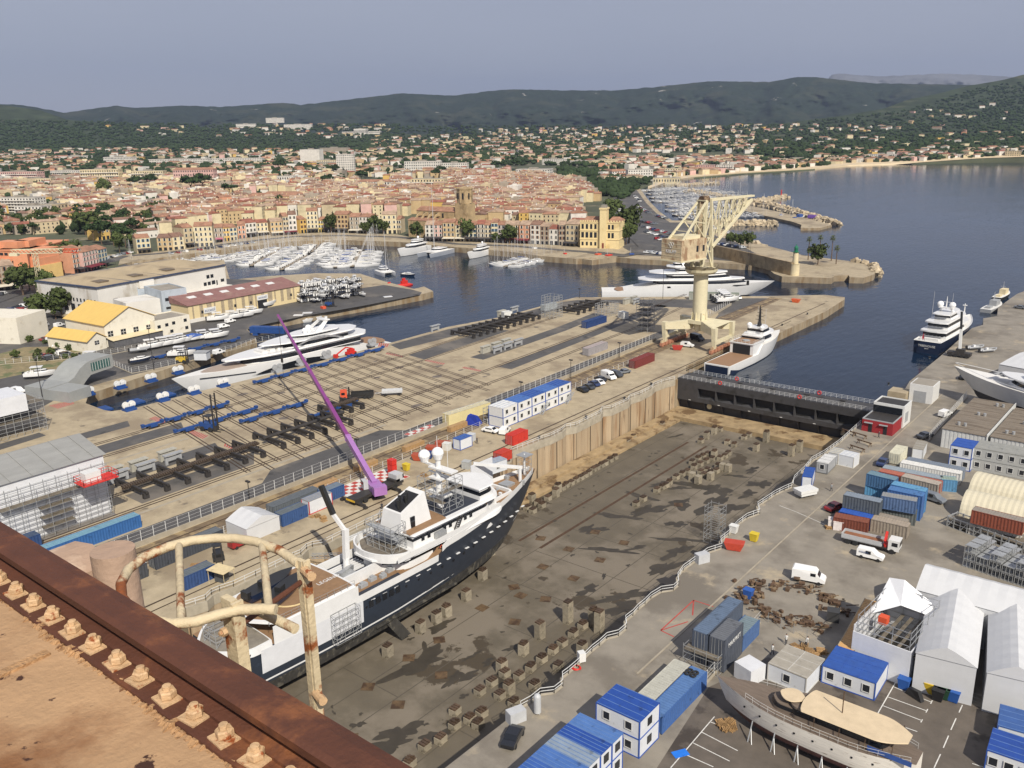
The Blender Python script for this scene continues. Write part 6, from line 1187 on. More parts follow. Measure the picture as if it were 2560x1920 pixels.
ring=[P(*q_,ZR)for q_ in[(748,1410),(700,1376),(640,1354),(590,1346),(540,1345),(480,1351),(420,1367),(360,1393),(320,1425),(302,1460),(305,1495),(330,1525),(375,1548),(430,1560),(490,1554),(545,1537),(600,1524),(660,1522),(690,1524)]]
q=M();q.path(ring,.0205,12);smoothby(q.build('hoop',m_cage,t),60)
for a_,b_ in(((447,1362),(453,1556)),((655,1360),(672,1520))):q=M();q.tube(P(*a_,ZR),P(*b_,ZR),.016,n=10);smoothby(q.build('strap',m_cage,t),60)
A0=P(574,1512,ZR);B0=P(752,1410,ZR)
q=M();q.bar(A0+Vector((0,0,.03)),A0-Vector((0,0,2.2)),.068,.03);q.bar(A0+Vector((.05,0.0,.03)),A0+Vector((.05,0,-2.2)),.014,.05);q.build('upright',m_cage,t)
q=M();q.bar(B0+Vector((0,0,.02)),B0-Vector((0,0,2.4)),.034,.022);q.bar(B0+Vector((.025,.01,.02)),B0+Vector((.025,.01,-2.4)),.010,.034);q.build('upright',m_cage,t)
for py_a,py_b in(((616,1560),(748,1488)),((645,1702),(762,1634))):
 za=next(z for z in[ZR-.005*k for k in range(500)]if P(*py_a,z)and(Vector((P(*py_a,z).x,P(*py_a,z).y))-Vector((A0.x,A0.y))).length<.06 or z<71.2)
 q=M();q.tube(Vector((A0.x+.04,A0.y,za)),Vector((B0.x,B0.y,za)),.012,n=8);q.build('rung',m_brown,t)
for dz in(-.03,-.10):
 q=M();c_=A0+Vector((0,-.03,dz));q.lathe([(.018,0),(.018,.018),(.009,.018),(.009,.028)],(0,0,0),6);q.v=[(c_.x+x,c_.y-z,c_.z+y)for x,y,z in q.v];q.build('bolt',m_nut,t)
for dz in(-.02,-.62):q=M();c_=B0+Vector((.02,.0,dz));q.tube(c_+Vector((.0,.0,0)),c_+Vector((.075,-.02,0)),.02,n=10);q.build('stub_bolt',m_nut,t)
q=M();a_=P(648,1528,ZR-.12);b_=P(738,1572,ZR-.12);q.tube(a_,b_,.021,n=12);smoothby(q.build('cross_pipe',m_cage,t),60)
m_pink=mat('faded_pink_paint',C('#a98f7b'),rough=.7,var=.12,scale=2,col2=C('#c0a993'),fac2=(.52,.66),scale2=3,bump=.3,bscale=12)
t=thing('crane_fitting','faded pinkish round bollard and housing on the gantry below the rail','gantry fitting',(0,0,0))
c_=P(281,1374,72.6);q=M();R0=.094*(Vector((c_.x,c_.y,2.4)).length/4.6)*1.05;q.cyl(c_.x,c_.y,70.2,72.6,R0*1.06,R0,28);smoothby(q.build('round_post',m_pink,t),40)
c2=P(178,1392,72.5);q=M();q.loft([[tuple(c2+Vector((x,y,z)))for x,y,z in((-.2,-.05,0),(-.2,.12,0),(-.2,.12,-1.5),(-.2,-.05,-1.5))],[tuple(c2+Vector((x,y,z)))for x,y,z in((.0,-.09,.03),(.0,.14,.03),(.0,.14,-1.5),(.0,-.09,-1.5))],[tuple(c2+Vector((x,y,z)))for x,y,z in((.2,-.12,-.04),(.2,.12,-.04),(.2,.12,-1.5),(.2,-.12,-1.5))]]);smoothby(q.build('housing',m_pink,t),50)
m_hnav=mat('ship_navy_paint',(.022,.030,.045),rough=.4,var=.12,scale=.8)
m_bott=mat('weathered_bottom_paint',C('#35332f'),rough=.85,var=.45,scale=1.2,stretch=(1,1,.5),col2=C('#5a564c'),fac2=(.52,.64),scale2=1.0,bump=.3)
m_sw=mat('ship_white_paint',(.66,.66,.65),rough=.45,var=.05,scale=.6)
m_wrap=mat('shrink_wrap_white',(.62,.63,.65),rough=.4,var=.06,scale=.5,bump=.8,bscale=1.2)
m_deckb=mat('brown_deck_covering',C('#86694c'),rough=.85,var=.14,scale=1.2)
m_scaf=m_galv
L=77;B=13.6
def zds(t):
 if t<.3:return 10.7
 if t<.50:return 10.8
 if t<.57:return 10.8+2.0*(math.sin((t-.50)/.07*PI/2))**2
 return 12.8+2.4*((t-.57)/.43)**1.4
ship=thing('explorer_ship','big navy and white explorer ship on blocks in the dry dock, bow to the sea','ship',(-108.6,61.5,-10),PI/2-.026)
h=hull(L,B,zds,1.5,rake=.13,stern=.86,n=44,wl=4.6,flare=.26,bow_p=2.2,full=.5,mb=1.0).build('hull',[m_hnav,m_bott,m_deckb],ship);smoothby(h,32)
def HB(x):return hb_side(L,B,max(0,min(1,x/L))**1.0,.5,2.2,.86)
def sideband(x0,x1,z0,z1,mt,nm,off=.05,n=30,sides=(-1,1),inset=0.0):
 for s2 in sides:
  m=M()
  for i in range(n):
   pts=[]
   for(k,zz)in((i,0),(i+1,0),(i+1,1),(i,1)):
    x=x0+(x1-x0)*k/n;t_=x/L;za,zb=(z0(x)if callable(z0)else z0),(z1(x)if callable(z1)else z1);z=za if zz==0 else zb
    zd_=zds(t_);fl=.26*max(0,t_-.4)/.6;f_=max(0,min(1,(zd_-z)/(zd_-4.6)));hb=HB(x);y=hb*(1-(.04+fl*1.6)*f_)if f_>.5 else hb*(1-(.01+fl*.5)*2*f_)
    rk=.13*L*t_**6;pts.append((x-rk*(.35*f_*2 if f_<.5 else.35+.9*(f_-.5)),s2*(y+off-inset),z))
   m.face(pts if s2<0 else pts[::-1])
  m.build(nm,mt,ship)
sideband(1,75.5,lambda x:5.0+.9*(x/L)**3*2,lambda x:5.28+.9*(x/L)**3*2,m_sw,'white_waterline_stripe')
sideband(42,75.8,lambda x:zds(x/L)-.42,lambda x:zds(x/L)+.9,m_sw,'white_bulwark')
sideband(22,41,10.4,11.7,m_sw,'white_bulwark')
sideband(6.4,22.5,10.2,13.6,m_sw,'white_side_wall');sideband(4,23.2,6.6,10.6,m_wrap,'shrink_wrap_sheet',.18,sides=(-1,))
for k in range(18):
 x=25+k*2.6;m=M();y=HB(x);m.box(x,-y-.05,9.7,x+.9,-y+.3,9.82);m.build('white_draft_mark',m_sw,ship)
me=M();me.cyl(0,0,-.05,.05,.26,.26,10);me.v=[(x,z,y)for x,y,z in me.v];me=me.mesh('porthole',m_glass)
for k in range(14):x=24+k*3.0;o=bpy.data.objects.new('porthole',me);COL.objects.link(o);o.parent=ship;o.location=(x,-HB(x)*(.985-.05*max(0,(x/L-.5)*2))-.03,8.9+(1.2 if x>45 else 0)*(x-45)/20)
for k in range(5):m=M();x=24.5+k*1.5;m.box(x,-HB(x)-.08,8.6,x+.95,-HB(x)+.1,9.8);m.build('square_window',m_glass,ship)
def slab_(x0,x1,w,z0,z1,fl,rl,mt,nm,sl=0,bd=None,par=ship):m=M();tier(m,x0,x1,w,z0,z1,fl,rl,sl,bd);return m.build(nm,[mt,m_glass]if bd else mt,par)
slab_(5.0,22.6,6.5,13.3,13.7,.3,4,m_sw,'helideck');slab_(5.6,22.2,6.1,13.7,13.74,.3,3.6,m_deckb,'helideck_covering')
m=M();n_=40;R1,R2=3.6,3.15
m._a([(13.5+r_*math.cos(2*PI*i/n_),-1.0+r_*math.sin(2*PI*i/n_),13.75)for r_ in(R1,R2)for i in range(n_)],[(i,(i+1)%n_,n_+(i+1)%n_,n_+i)for i in range(n_)]);m.build('landing_circle',mat('cream_marking',C('#d8c08c')),ship)
text_mesh('LEGEND',1.2,'name_lettering',m_sw,ship,(20.6,-1.6,13.76),(0,0,0),.005)
slab_(-1.5,6.4,6.3,10.2,11.4,.3,5,m_sw,'stern_bulwark');slab_(-1.0,6.2,5.9,11.3,11.45,.3,4.4,mat('bare_deck',C('#7e776b'),var=.2),'stern_deck')
slab_(-1.4,6,6.1,8.2,10.2,.3,5,m_hnav,'stern_counter')
def rhib(x,y,rz,s,label):
 t=thing('tender',label,'tender',(0,0,0));h=hull(9*s,2.9*s,lambda q:1.2*s+.5*s*q*q,-.2,rake=.1,n=14,wl=.2).build('hull',[m_hulln,m_hulln,m_motor],t);m=M();m.box(2.5*s,-.5*s,1.2*s,4*s,.5*s,2.1*s);m.box(-.5,-.8*s,.5,.2,.8*s,1.7*s);m.build('console',m_motor,t)
 wv=ship.matrix_basis@Vector((x,y,13.9));t.location=Matrix.Translation(ship.location)@Matrix.Rotation(ship.rotation_euler[2],4,'Z')@Vector((x,y,13.95));t.rotation_euler[2]=ship.rotation_euler[2]+rz;return t
rhib(9,-1.6,.35,1.0,'black tender sitting on the helideck beside the landing circle');rhib(8,2.6,.1,1.05,'navy tender under a cover on the port side of the helideck')
slab_(22.6,33,5.9,10.85,10.95,.3,0,mat('navy_deck',(.03,.035,.05),var=.2),'well_deck');
for k in range(5):m=M();m.box(24+k*.0,1.5+k*.75,10.95,31.5,1.8+k*.75,11.25);m.build('deck_rail_beam',m_sw,ship)
m=M();m.box(24,-4.9,10.8,38,-2.4,11.0);m.build('side_deck',m_deckb,ship)
m=M();m.box(22.4,-2.4,10.9,33.5,-2.1,13.1);m.build('white_partition',m_sw,ship);m=M();m.box(22.4,5.8,10.9,33.5,6.1,12.4);m.build('white_partition',m_sw,ship)
for x,y,s2 in((25,-4,1.1),(27.5,-3.6,1.0),(29.5,-4.2,.8),(31.5,-3.6,.9),(35.5,-4,.9)):m=M();m.box(x,y-.4,11,x+1.4*s2,y+.4,11.6);m.box(x+.3,y-.2,11.6,x+1,y+.3,11.9);m.build('deck_stores',m_tube,ship)
m=M();m.cyl(27.5,2.2,11,13.6,.75,.55,14);m.bar((27.5,2.2,13.4),(27.8,2.2,19.0),.95,.8);m.build('deck_crane_post',m_sw,ship);m=M();m.bar((27.8,2.2,18.6),(27.0,4.2,21.5),.55,.6);m.build('deck_crane_knuckle',m_sw,ship);m=M();m.bar((27.0,4.2,21.5),(26.6,6.4,26.4),.7,.85);m.build('deck_crane_jib',m_motor,ship)
m=M();m.box(24,-1.5,11,27,1.5,12.3);m.bar((24,0,12.5),(28,1.5,12),.8);m.build('engine_hatch',m_galv,ship)
slab_(31,61,5.4,10.9,13.6,5,5,m_sw,'main_deckhouse',0,(.45,.62));slab_(29.5,64,6.5,13.4,13.75,8,7,m_sw,'boat_deck');
sideband(31.5,60,13.7,14.7,m_sw,'boat_deck_bulwark',-.15)
m=M();pts=[(29.7+7*(1-math.cos(a_)),6.45*math.sin(b_),0)for a_,b_ in((0,0),)];
arc=[(29.6+5.0*(1-math.cos(th)),6.4*math.sin(th))for th in np.linspace(-PI/2,PI/2,17)]
m.loft([[(x,y,13.2),(x,y,14.8),(x+.25*(1 if x<33 else.2),y*.955,14.8),(x+.25,y*.955,13.2)]for x,y in arc]);m.build('curved_stern_bulwark',m_sw,ship)
slab_(31,36,5.6,13.75,13.8,.3,3,mat('bare_deck_b',C('#6f675b'),var=.3),'aft_boat_deck')
slab_(37,60,4.7,13.7,16.3,4,0,m_sw,'upper_deckhouse',.8,(.5,.72));slab_(36,62,5.2,16.2,16.5,4,1,m_sw,'upper_deck');slab_(45,56,4.0,16.5,16.55,.5,0,mat('navy_deck',(0,0,0)),'open_top_deck');slab_(36.4,46,4.6,16.5,16.56,.5,0,m_deckb,'funnel_deck')
m=M();m.loft([[(36,-2.7,16.5),(36,2.7,16.5),(43.5,2.7,16.5),(43.5,-2.7,16.5)][::-1],[(36.6,-2.3,19.8),(36.6,2.3,19.8),(42.8,2.0,22.0),(42.8,-2.0,22.0)][::-1]]);smoothby(m.build('funnel_casing',m_sw,ship),50)
m=M();m._a([(36.9,-1.9,19.95),(36.9,1.9,19.95),(41.8,1.6,21.7),(41.8,-1.6,21.7)],[(3,2,1,0)]);m.build('funnel_opening',m_dark,ship)
for k in range(6):m=M();m.tube((37.5+.6*k,-.9+.4*(k%3)*1.2,19.6),(37.3+.6*k,-.9+.4*(k%3)*1.2,21.9+.12*k),.25,n=8);m.build('exhaust_pipe',m_motor,ship)
m=M();m.box(38.5,-2.75,16.6,39.5,-2.5,18.6);m.build('casing_door',m_glass,ship)
slab_(55,61.5,4.3,16.5,18.8,3.5,0,m_sw,'bridge',1.5,(.4,.75));slab_(54.5,61,4.6,18.8,19.0,3,0,m_sw,'bridge_roof')
for z,xs_,y in((14.9,(39,40.5,44.5,46,50,51.5),-4.78),(12.0,(41,42.5,46,47.5,52,53.5),-5.47)):
 for x in xs_:m=M();m.box(x,y,z-.4,x+.7,y+.1,z+.7);m.build('cabin_window',m_glass,ship)
m=M();m.box(42,-5.9,13.75,44.2,-4.9,15.1);m.build('grey_locker',m_galv,ship)
for(xa,za,xb,zb,y)in((41.0,11.0,43.2,13.6,-5.9),(47,13.8,48.6,16.3,-5.05)):
 m=M();m.bar((xa,y,za),(xb,y,zb),.15);m.bar((xa,y-.8,za),(xb,y-.8,zb),.15)
 for k in range(8):m.bar((xa+(xb-xa)*k/8,y,za+(zb-za)*k/8),(xa+(xb-xa)*k/8,y-.8,za+(zb-za)*k/8),.2,.06)
 m.build('ladder_stair',m_steel,ship)
m=M();m.path([(42.6+.45*math.cos(a_),-6.05,12.2+.45*math.sin(a_))for a_ in np.linspace(0,2*PI,13)[:-1]],.1,6,closed=True);m.build('lifebuoy',m_org,ship)
m=M();m.tube((48.5,0,16.5),(48.5,0,26.5),.75,.45,12);m.box(47.3,-1.5,22.3,49.7,1.5,22.6);m.box(47.6,-4.2,24.2,49.4,1.8,24.5);m.box(47.5,-2.4,19.2,49.5,2.4,19.5);m.build('main_mast',m_sw,ship)
for x,y,z in((48.5,0,27.2),(48.5,3.6,25.9)):m=M();m.cyl(x,y,z-1.2,z,.7,1.15,14);m.sphere((x,y,z),1.15,14,6,half=True);m.build('radome',m_dome,ship)
m=M();m.bar((48.5,0,24.5),(48.5,3.6,24.6),.4);m.bar((48.5,-2.5,23),(48.5,2.5,23.2),.25);m.tube((50,-1,24),(50,-1,29),.05);m.tube((49.6,1.2,24),(49.6,1.2,30),.05);m.build('aerials',m_sw,ship)
def scaff(m,x0,x1,y0,y1,z0,z1,st=2.0,r=.05,decks=()):
 xs_=np.linspace(x0,x1,max(2,round(abs(x1-x0)/st)+1));ys_=np.linspace(y0,y1,max(2,round(abs(y1-y0)/st)+1));zs_=np.arange(z0,z1+.1,2.0)
 for x in xs_:
  for y in ys_:
   if x in(xs_[0],xs_[-1])or y in(ys_[0],ys_[-1]):m.bar((x,y,z0),(x,y,z1),r*1.6)
 for z in zs_:
  for zz in(z,z+1.0):
   if zz>z1:continue
   for y in(ys_[0],ys_[-1]):m.bar((xs_[0],y,zz),(xs_[-1],y,zz),r*1.4)
   for x in(xs_[0],xs_[-1]):m.bar((x,ys_[0],zz),(x,ys_[-1],zz),r*1.4)
 for i in range(len(xs_)-1):
  for k,z in enumerate(zs_[:-1]):
   if(i+k)%2==0:
    for y in(ys_[0],ys_[-1]):m.bar((xs_[i],y,z),(xs_[i+1],y,z+2),r*1.2)
 return m
m=M();scaff(m,46,51.5,-3.2,3.2,16.6,22.6);m.build('mast_scaffold',m_scaf,ship);m=M();m.box(46,-3.2,20.6,51.5,-2.2,20.7);m.box(46,2.2,20.6,51.5,3.2,20.7);m.box(46,-3.2,18.6,47,3.2,18.7);m.build('scaffold_boards',mat('scaffold_boards',C('#6b6356'),var=.3),ship)
m=M();scaff(m,33,36.5,-3.5,3,13.8,18.8,1.8);m.build('deck_scaffold',m_scaf,ship);m=M();m.box(33,-3.5,17.6,34.2,3,17.7);m.box(34.5,-3,15.6,36.5,3,15.7);m.build('scaffold_boards',m_tube,ship)
m=M();scaff(m,-.5,3,-1.8,1.5,11.4,14.6,1.6);m.build('stern_scaffold',m_scaf,ship)
m=M();scaff(m,16.5,21.5,-8.2,-7,6,11.0,1.6,.04);m.build('side_scaffold',m_scaf,ship)
m=M();n_=14;rng=[(x,max(.2,HB(x)-.35))for x in np.linspace(61,75,n_)];m.face([(x,-y,zds(x/L)+.05)for x,y in rng]+[(x,y,zds(x/L)+.05)for x,y in rng[::-1]]);m.build('foredeck_covering',m_deckb,ship)
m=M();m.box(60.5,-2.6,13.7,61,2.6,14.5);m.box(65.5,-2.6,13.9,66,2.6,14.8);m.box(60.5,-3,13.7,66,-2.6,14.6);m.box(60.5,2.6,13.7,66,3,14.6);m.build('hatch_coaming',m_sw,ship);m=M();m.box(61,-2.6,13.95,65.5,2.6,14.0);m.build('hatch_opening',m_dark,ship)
for k in range(7):m=M();m.cbox(61.5+.6*k,-1.6+.9*(k%4),14.0,.6,.5,.5,.4*k);m.build('hold_gear',[m_tube,m_sw,m_deckb][k%3],ship)
m=M();m.box(62.5,4.9,13.5,69,5.1,19.0);m.build('white_screen',m_wrap,ship);m=M();m.bar((63.5,5.2,19.2),(71,-1.5,17.6),.55,.6);m.tube((70.6,-1.2,14),(70.6,-1.2,17.8),.35,n=10);m.build('foredeck_derrick',m_sw,ship)
m=M();m.tube((73.5,0,15),(73.5,0,19.5),.3,.15,8);m.build('foremast',m_sw,ship);m=M();scaff(m,72.6,74.6,-1,1,15.2,19.2,1.8,.04);m.box(72.3,-1.3,19.2,74.9,1.3,19.35);m.build('bow_scaffold',m_scaf,ship)
m=M();m.box(66.5,-1.2,14.1,69,1.2,14.9);m.cyl(70,1.8,14.4,15.3,.5,.5,10);m.cyl(70,-2.4,14.4,15.3,.4,.4,10);m.build('windlass',m_galv,ship)
m=M();[m.rail([(x0_,-HB(x0_)+.2,13.7),(x1_,-HB(x1_)+.2,13.7)],1.0,1.3,.025)for x0_,x1_ in((6,22),)];m.build('helideck_rail',m_galv,ship);m=M();m.rail([(30,5.6,14.7),(44,6.2,14.7)],.7,1.6,.02);m.build('boat_deck_rail',m_galv,ship)
m=M();m.bar((29,-7.0,4.0),(30.5,-8.8,1.0),.12,2.0);m.bar((26,-HB(26)*.95,4),(46,-HB(46)*.9,3.6),.5,.3);m.build('stabiliser_fin',m_bott,ship)
m_blk=mat('concrete_block',C('#8f8674'),var=.2,scale=1.5,col2=C('#5d5546'),fac2=(.52,.66),scale2=.9,rand=.18);m_tim=mat('timber_cap',C('#4a3a2c'),var=.4,scale=2,rand=.3)
def kb_mesh(n):
 m=M()
 for k in range(n):m.box(-.62+.02*(k%2),-.8,k*1.02,.62,.8,k*1.02+1.0)
 return m.mesh('concrete',m_blk)
def cap_mesh(k):
 m=M();[m.box(-.55,-.7+.5*i,0,.55,-.34+.5*i,.3)for i in range(3)]
 if k:m.box(-.4,-.5,.3,.3,-.1,.6);m.bar((-.5,.1,.4),(.5,.5,.5),.2)
 return m.mesh('timber',m_tim)
KB=[kb_mesh(n)for n in(1,2,3,4)];CP=[cap_mesh(0),cap_mesh(1)]
def kblock(x,y,n,base,xx,cap=1,rz=0,z=-10):
 t=thing('keel_block','','keel block',(x,y,z),rz,'concrete keel blocks on the dock floor');o=bpy.data.objects.new('concrete',KB[n-1]);COL.objects.link(o);o.parent=t
 if cap:o=bpy.data.objects.new('timber',CP[cap-1]);COL.objects.link(o);o.parent=t;o.location=(0,0,n*1.02-.02)
 lab(t,base,xx)
BK={'low timber-capped block among the rows by the right dock wall':[(1273,1735,2),(1230,1712,1),(1262,1690,1),(1205,1790,1),(1138,1792-8,1),(1175,1805,1),(1195,1818,1),(1137,1820,1),(1102,1855,1),(1062,1873,1),(1025,1915,1),(1298,1697,1),(1327,1676,1),(1355,1654,1),(1383,1632,1),(1406,1614,1),(1433,1590,1),(1457,1570,1),(1396,1672,1),(1455,1635,2),(1337,1720,1),(1250,1745,1),(1285,1765,1)],'tall block stack standing in the open right half of the floor':[(1420,1555,4),(1350,1595,3),(1498,1580,4),(1483,1562,3),(1309,1635,2),(1255,1680,2),(1200,1735,1)],'block in the row along the left dock wall':[(1330,1255,2),(1345,1262,1),(1370,1250,1),(1390,1242,2),(1395,1230,2),(1355,1268,1),(1318,1275,1),(1332,1282,1),(1405,1225,1),(1415,1218,1),(1428,1212,1),(1440,1205,1),(1452,1199,1),(1462,1193,1),(1472,1187,1),(1484,1178,1),(1492,1174,1),(1503,1168,1),(1512,1163,1),(1525,1155,1),(1537,1148,1),(1568,1108,1),(1583,1098,1),(1655,1065,1)],'block in the dense cluster in the middle of the floor':[(1745,1208,2),(1776,1200,2),(1730,1200,2),(1760,1192,1),(1775,1188,1),(1790,1182,1),(1805,1177,2),(1820,1180,2),(1795,1170,1),(1768,1180,1),(1752,1185,1),(1735,1172,1),(1750,1165,1),(1765,1158,1),(1780,1152,1),(1690,1198,1),(1705,1190,1),(1718,1184,1),(1730,1160,1),(1745,1152,1),(1757,1146,1),(1800,1150,1),(1812,1145,1),(1820,1138,1)],'block in the short row left of the dense cluster':[(1642,1230,1),(1655,1223,1),(1664,1218,1),(1673,1211,1),(1590,1265,1),(1608,1252,1)],'block near the sill at the seaward end of the floor':[(1766,1098,2),(1752,1107,1),(1785,1085,2),(1800,1078,1),(1818,1110,1),(1835,1117,1),(1860,1098,1),(1872,1092,1),(1890,1128,2),(1915,1105,3),(1978,1140,3),(1998,1130,3),(1785,1145,2),(1770,1140,1)],'side block beside the ship keel':[(970,1640,2),(1052,1580,2),(1092,1556,2),(1117,1540,2),(1166,1500,2),(1207,1448,2)]}
for base,L_ in BK.items():
 for(x,y,n)in L_:p=P(x,y,-10);kblock(p.x,p.y,n,base,x,0 if n==2 and 'cluster' in base else(1+(x%2)),.1*math.sin(x))
for k in range(22):kblock(-108.4+.02*k,64+k*2.9,1,'block in the line right under the ship keel',700+k*25,1)
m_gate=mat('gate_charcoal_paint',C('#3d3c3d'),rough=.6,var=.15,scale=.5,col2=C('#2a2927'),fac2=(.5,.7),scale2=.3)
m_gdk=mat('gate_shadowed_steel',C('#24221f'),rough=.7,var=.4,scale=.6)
t=thing('dock_gate','long charcoal floating dock gate with eight recessed bays and twin white-railed walkways','dock gate',(-123.8,232.6,0));W_=58.2
q=M();q.box(0,1.6,-9.4,W_,7,-.6);q.box(0,0,-.7,W_,7.4,.35);q.box(0,0,-1.9,W_,1.7,-.7);q.box(0,0,-6.2,W_,1.7,-4.9);q.build('caisson_body',m_gate,t)
q=M();[q.loft([[(6.6+k*6+i*.25*0,.02,-1.9),(6.9+k*6,.02,-1.9),(6.9+k*6,1.6,-1.9),(6.6+k*6,1.6,-1.9)],[(6.6+k*6,.02,-4.9),(6.9+k*6,.02,-4.9),(6.9+k*6,1.6,-4.9),(6.6+k*6,1.6,-4.9)]])for k in range(9)for i in(0,)];q.box(0,0,-4.9,6.6,1.6,-1.9);q.box(55,0,-4.9,W_,1.6,-1.9);q.build('bay_dividers',m_gate,t)
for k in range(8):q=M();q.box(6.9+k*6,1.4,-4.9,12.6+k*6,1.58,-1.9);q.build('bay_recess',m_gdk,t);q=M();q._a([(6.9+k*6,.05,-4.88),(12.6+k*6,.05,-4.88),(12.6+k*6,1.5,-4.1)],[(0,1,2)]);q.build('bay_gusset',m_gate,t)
for k in range(10):q=M();q._a([(3+k*5.8,.3,-6.2),(3.25+k*5.8,.3,-6.2),(3.25+k*5.8,1.5,-9.3),(3+k*5.8,1.5,-9.3),(3+k*5.8,1.62,-6.2),(3.25+k*5.8,1.62,-6.2)],[(0,1,2,3),(0,3,4),(1,5,2)]);q.build('rib',m_gate,t)
for x in(10.2,50):q=M();q.tube((x,1.62,-7.4),(x,1.4,-7.4),.8,n=18);q.build('round_valve_cover',m_cream,t)
for k in range(6):q=M();q.box(4+k*9.6,-.05,-6.0,4.7+k*9.6,0,-5.85);q.build('white_plate',m_white,t)
for y,nm in((.2,1),(7.2,2)):q=M();q.rail([(0.3,y,.35),(W_-.3,y,.35)],1.15,1.5,.035,(1,.66,.33));q.build('walkway_rail',m_white,t)
for x,y in((16,7.2),(41,7.2),(14,.2),(38,.2)):q=M();q.path([(x+.5*math.cos(a_),y-.1,1.0+.5*math.sin(a_))for a_ in np.linspace(0,2*PI,11)[:-1]],.14,6,closed=True);q.build('red_lifebuoy',m_redp,t)
for k in range(5):q=M();q.box(8+k*10,3.2,.35,9.4+k*10,4.2,1.2);q.build('deck_vent',m_gate,t)
KZ=2212/640
def Z(ox,oy):return lambda x,y:(ox+x/KZ,oy+y/KZ)
z23,z24,z31,z32,z33,z34,z42,z43,z44=Z(1280,620),Z(1920,620),Z(0,1040),Z(640,1040),Z(1280,1040),Z(1920,1040),Z(640,1440),Z(1280,1440),Z(1920,1440);z21,z22=Z(0,620),Z(640,620)
CMC={}
def paint(h,nm='container_paint'):
 if h not in CMC:CMC[h]=mat(nm+'_'+h[1:],C(h),rough=.6,var=.12,scale=1.2,col2=tuple(c*.6 for c in C(h)),fac2=(.58,.7),scale2=.7)
 return CMC[h]
def container(A,B,side,zt,h,col,label,roofc=None,W_=2.44,lev=None,door=True,text=None,world=False):
 """A, B: ends of one long top edge (photo pixels at height zt); side: +1 / -1 = which way the width goes"""
 a,b=(Vector(A),Vector(B))if world else(P(*A,zt),P(*B,zt));a.z=b.z=0;L_=(b-a).length;rz=dirz(a,b)
 t=thing('shipping_container',label,'container',(a.x,a.y,zt-h),rz)
 y0,y1=(0,W_*side)if side>0 else(W_*side,0);cp=paint(col)
 q=M();n=int(L_/.55);pr=[]
 for k in range(n+1):x=.12+(L_-.24)*k/n;pr+=[(x,0),(x+(L_-.24)/n*.5,.07)]if k<n else[(x,0)]
 for(yy,sg)in((y0,1),(y1,-1)):
  V=[(x,yy+sg*(.02+d),.12)for x,d in pr]+[(x,yy+sg*(.02+d),h-.1)for x,d in pr];m_=len(pr)
  q._a(V,[(i,i+1,m_+i+1,m_+i)if sg>0 else(i+1,i,m_+i,m_+i+1)for i in range(m_-1)])
 q.build('side_panels',cp,t)
 q=M();[q.box(x,y,0,x+.14,y+.14,h)for x in(0,L_-.14)for y in(y0,y1-.14)];[q.box(0,y,z,L_,y+.12,z+.12)for y in(y0-.002,y1-.118)for z in(0,h-.12)];q.box(L_-.1,y0+.05,.1,L_-.04,y1-.05,h-.1);q.box(.06,y0+.05,.02,L_-.06,y1-.05,.1);q.build('frame',cp,t)
 q=M();n2=int(L_/.5)
 for k in range(n2):x=.05+(L_-.1)*k/n2;q.box(x,y0+.06,h-.1,x+(L_-.1)/n2*.6,y1-.06,h-.02)
 q.box(.03,y0+.03,h-.14,L_-.03,y1-.03,h-.06);q.build('roof',paint(roofc or col),t)
 q=M();q.box(-.03,y0+.1,.1,.03,(y0+y1)/2-.01,h-.1);q.box(-.03,(y0+y1)/2+.01,.1,.03,y1-.1,h-.1);dr=q.build('doors',cp,t)
 q=M();[q.tube((-.07,y0+W_*f,.15),(-.07,y0+W_*f,h-.15),.03,n=5)for f in(.2,.38,.62,.8)];q.build('lock_rods',m_galv,dr)
 if text:tx,sz,pos,c_=text;text_mesh(tx,sz,'side_lettering',c_,t,(L_*pos,(y0 if side<0 else y0)-.03,h*.55),(PI/2,0,0))
 return t
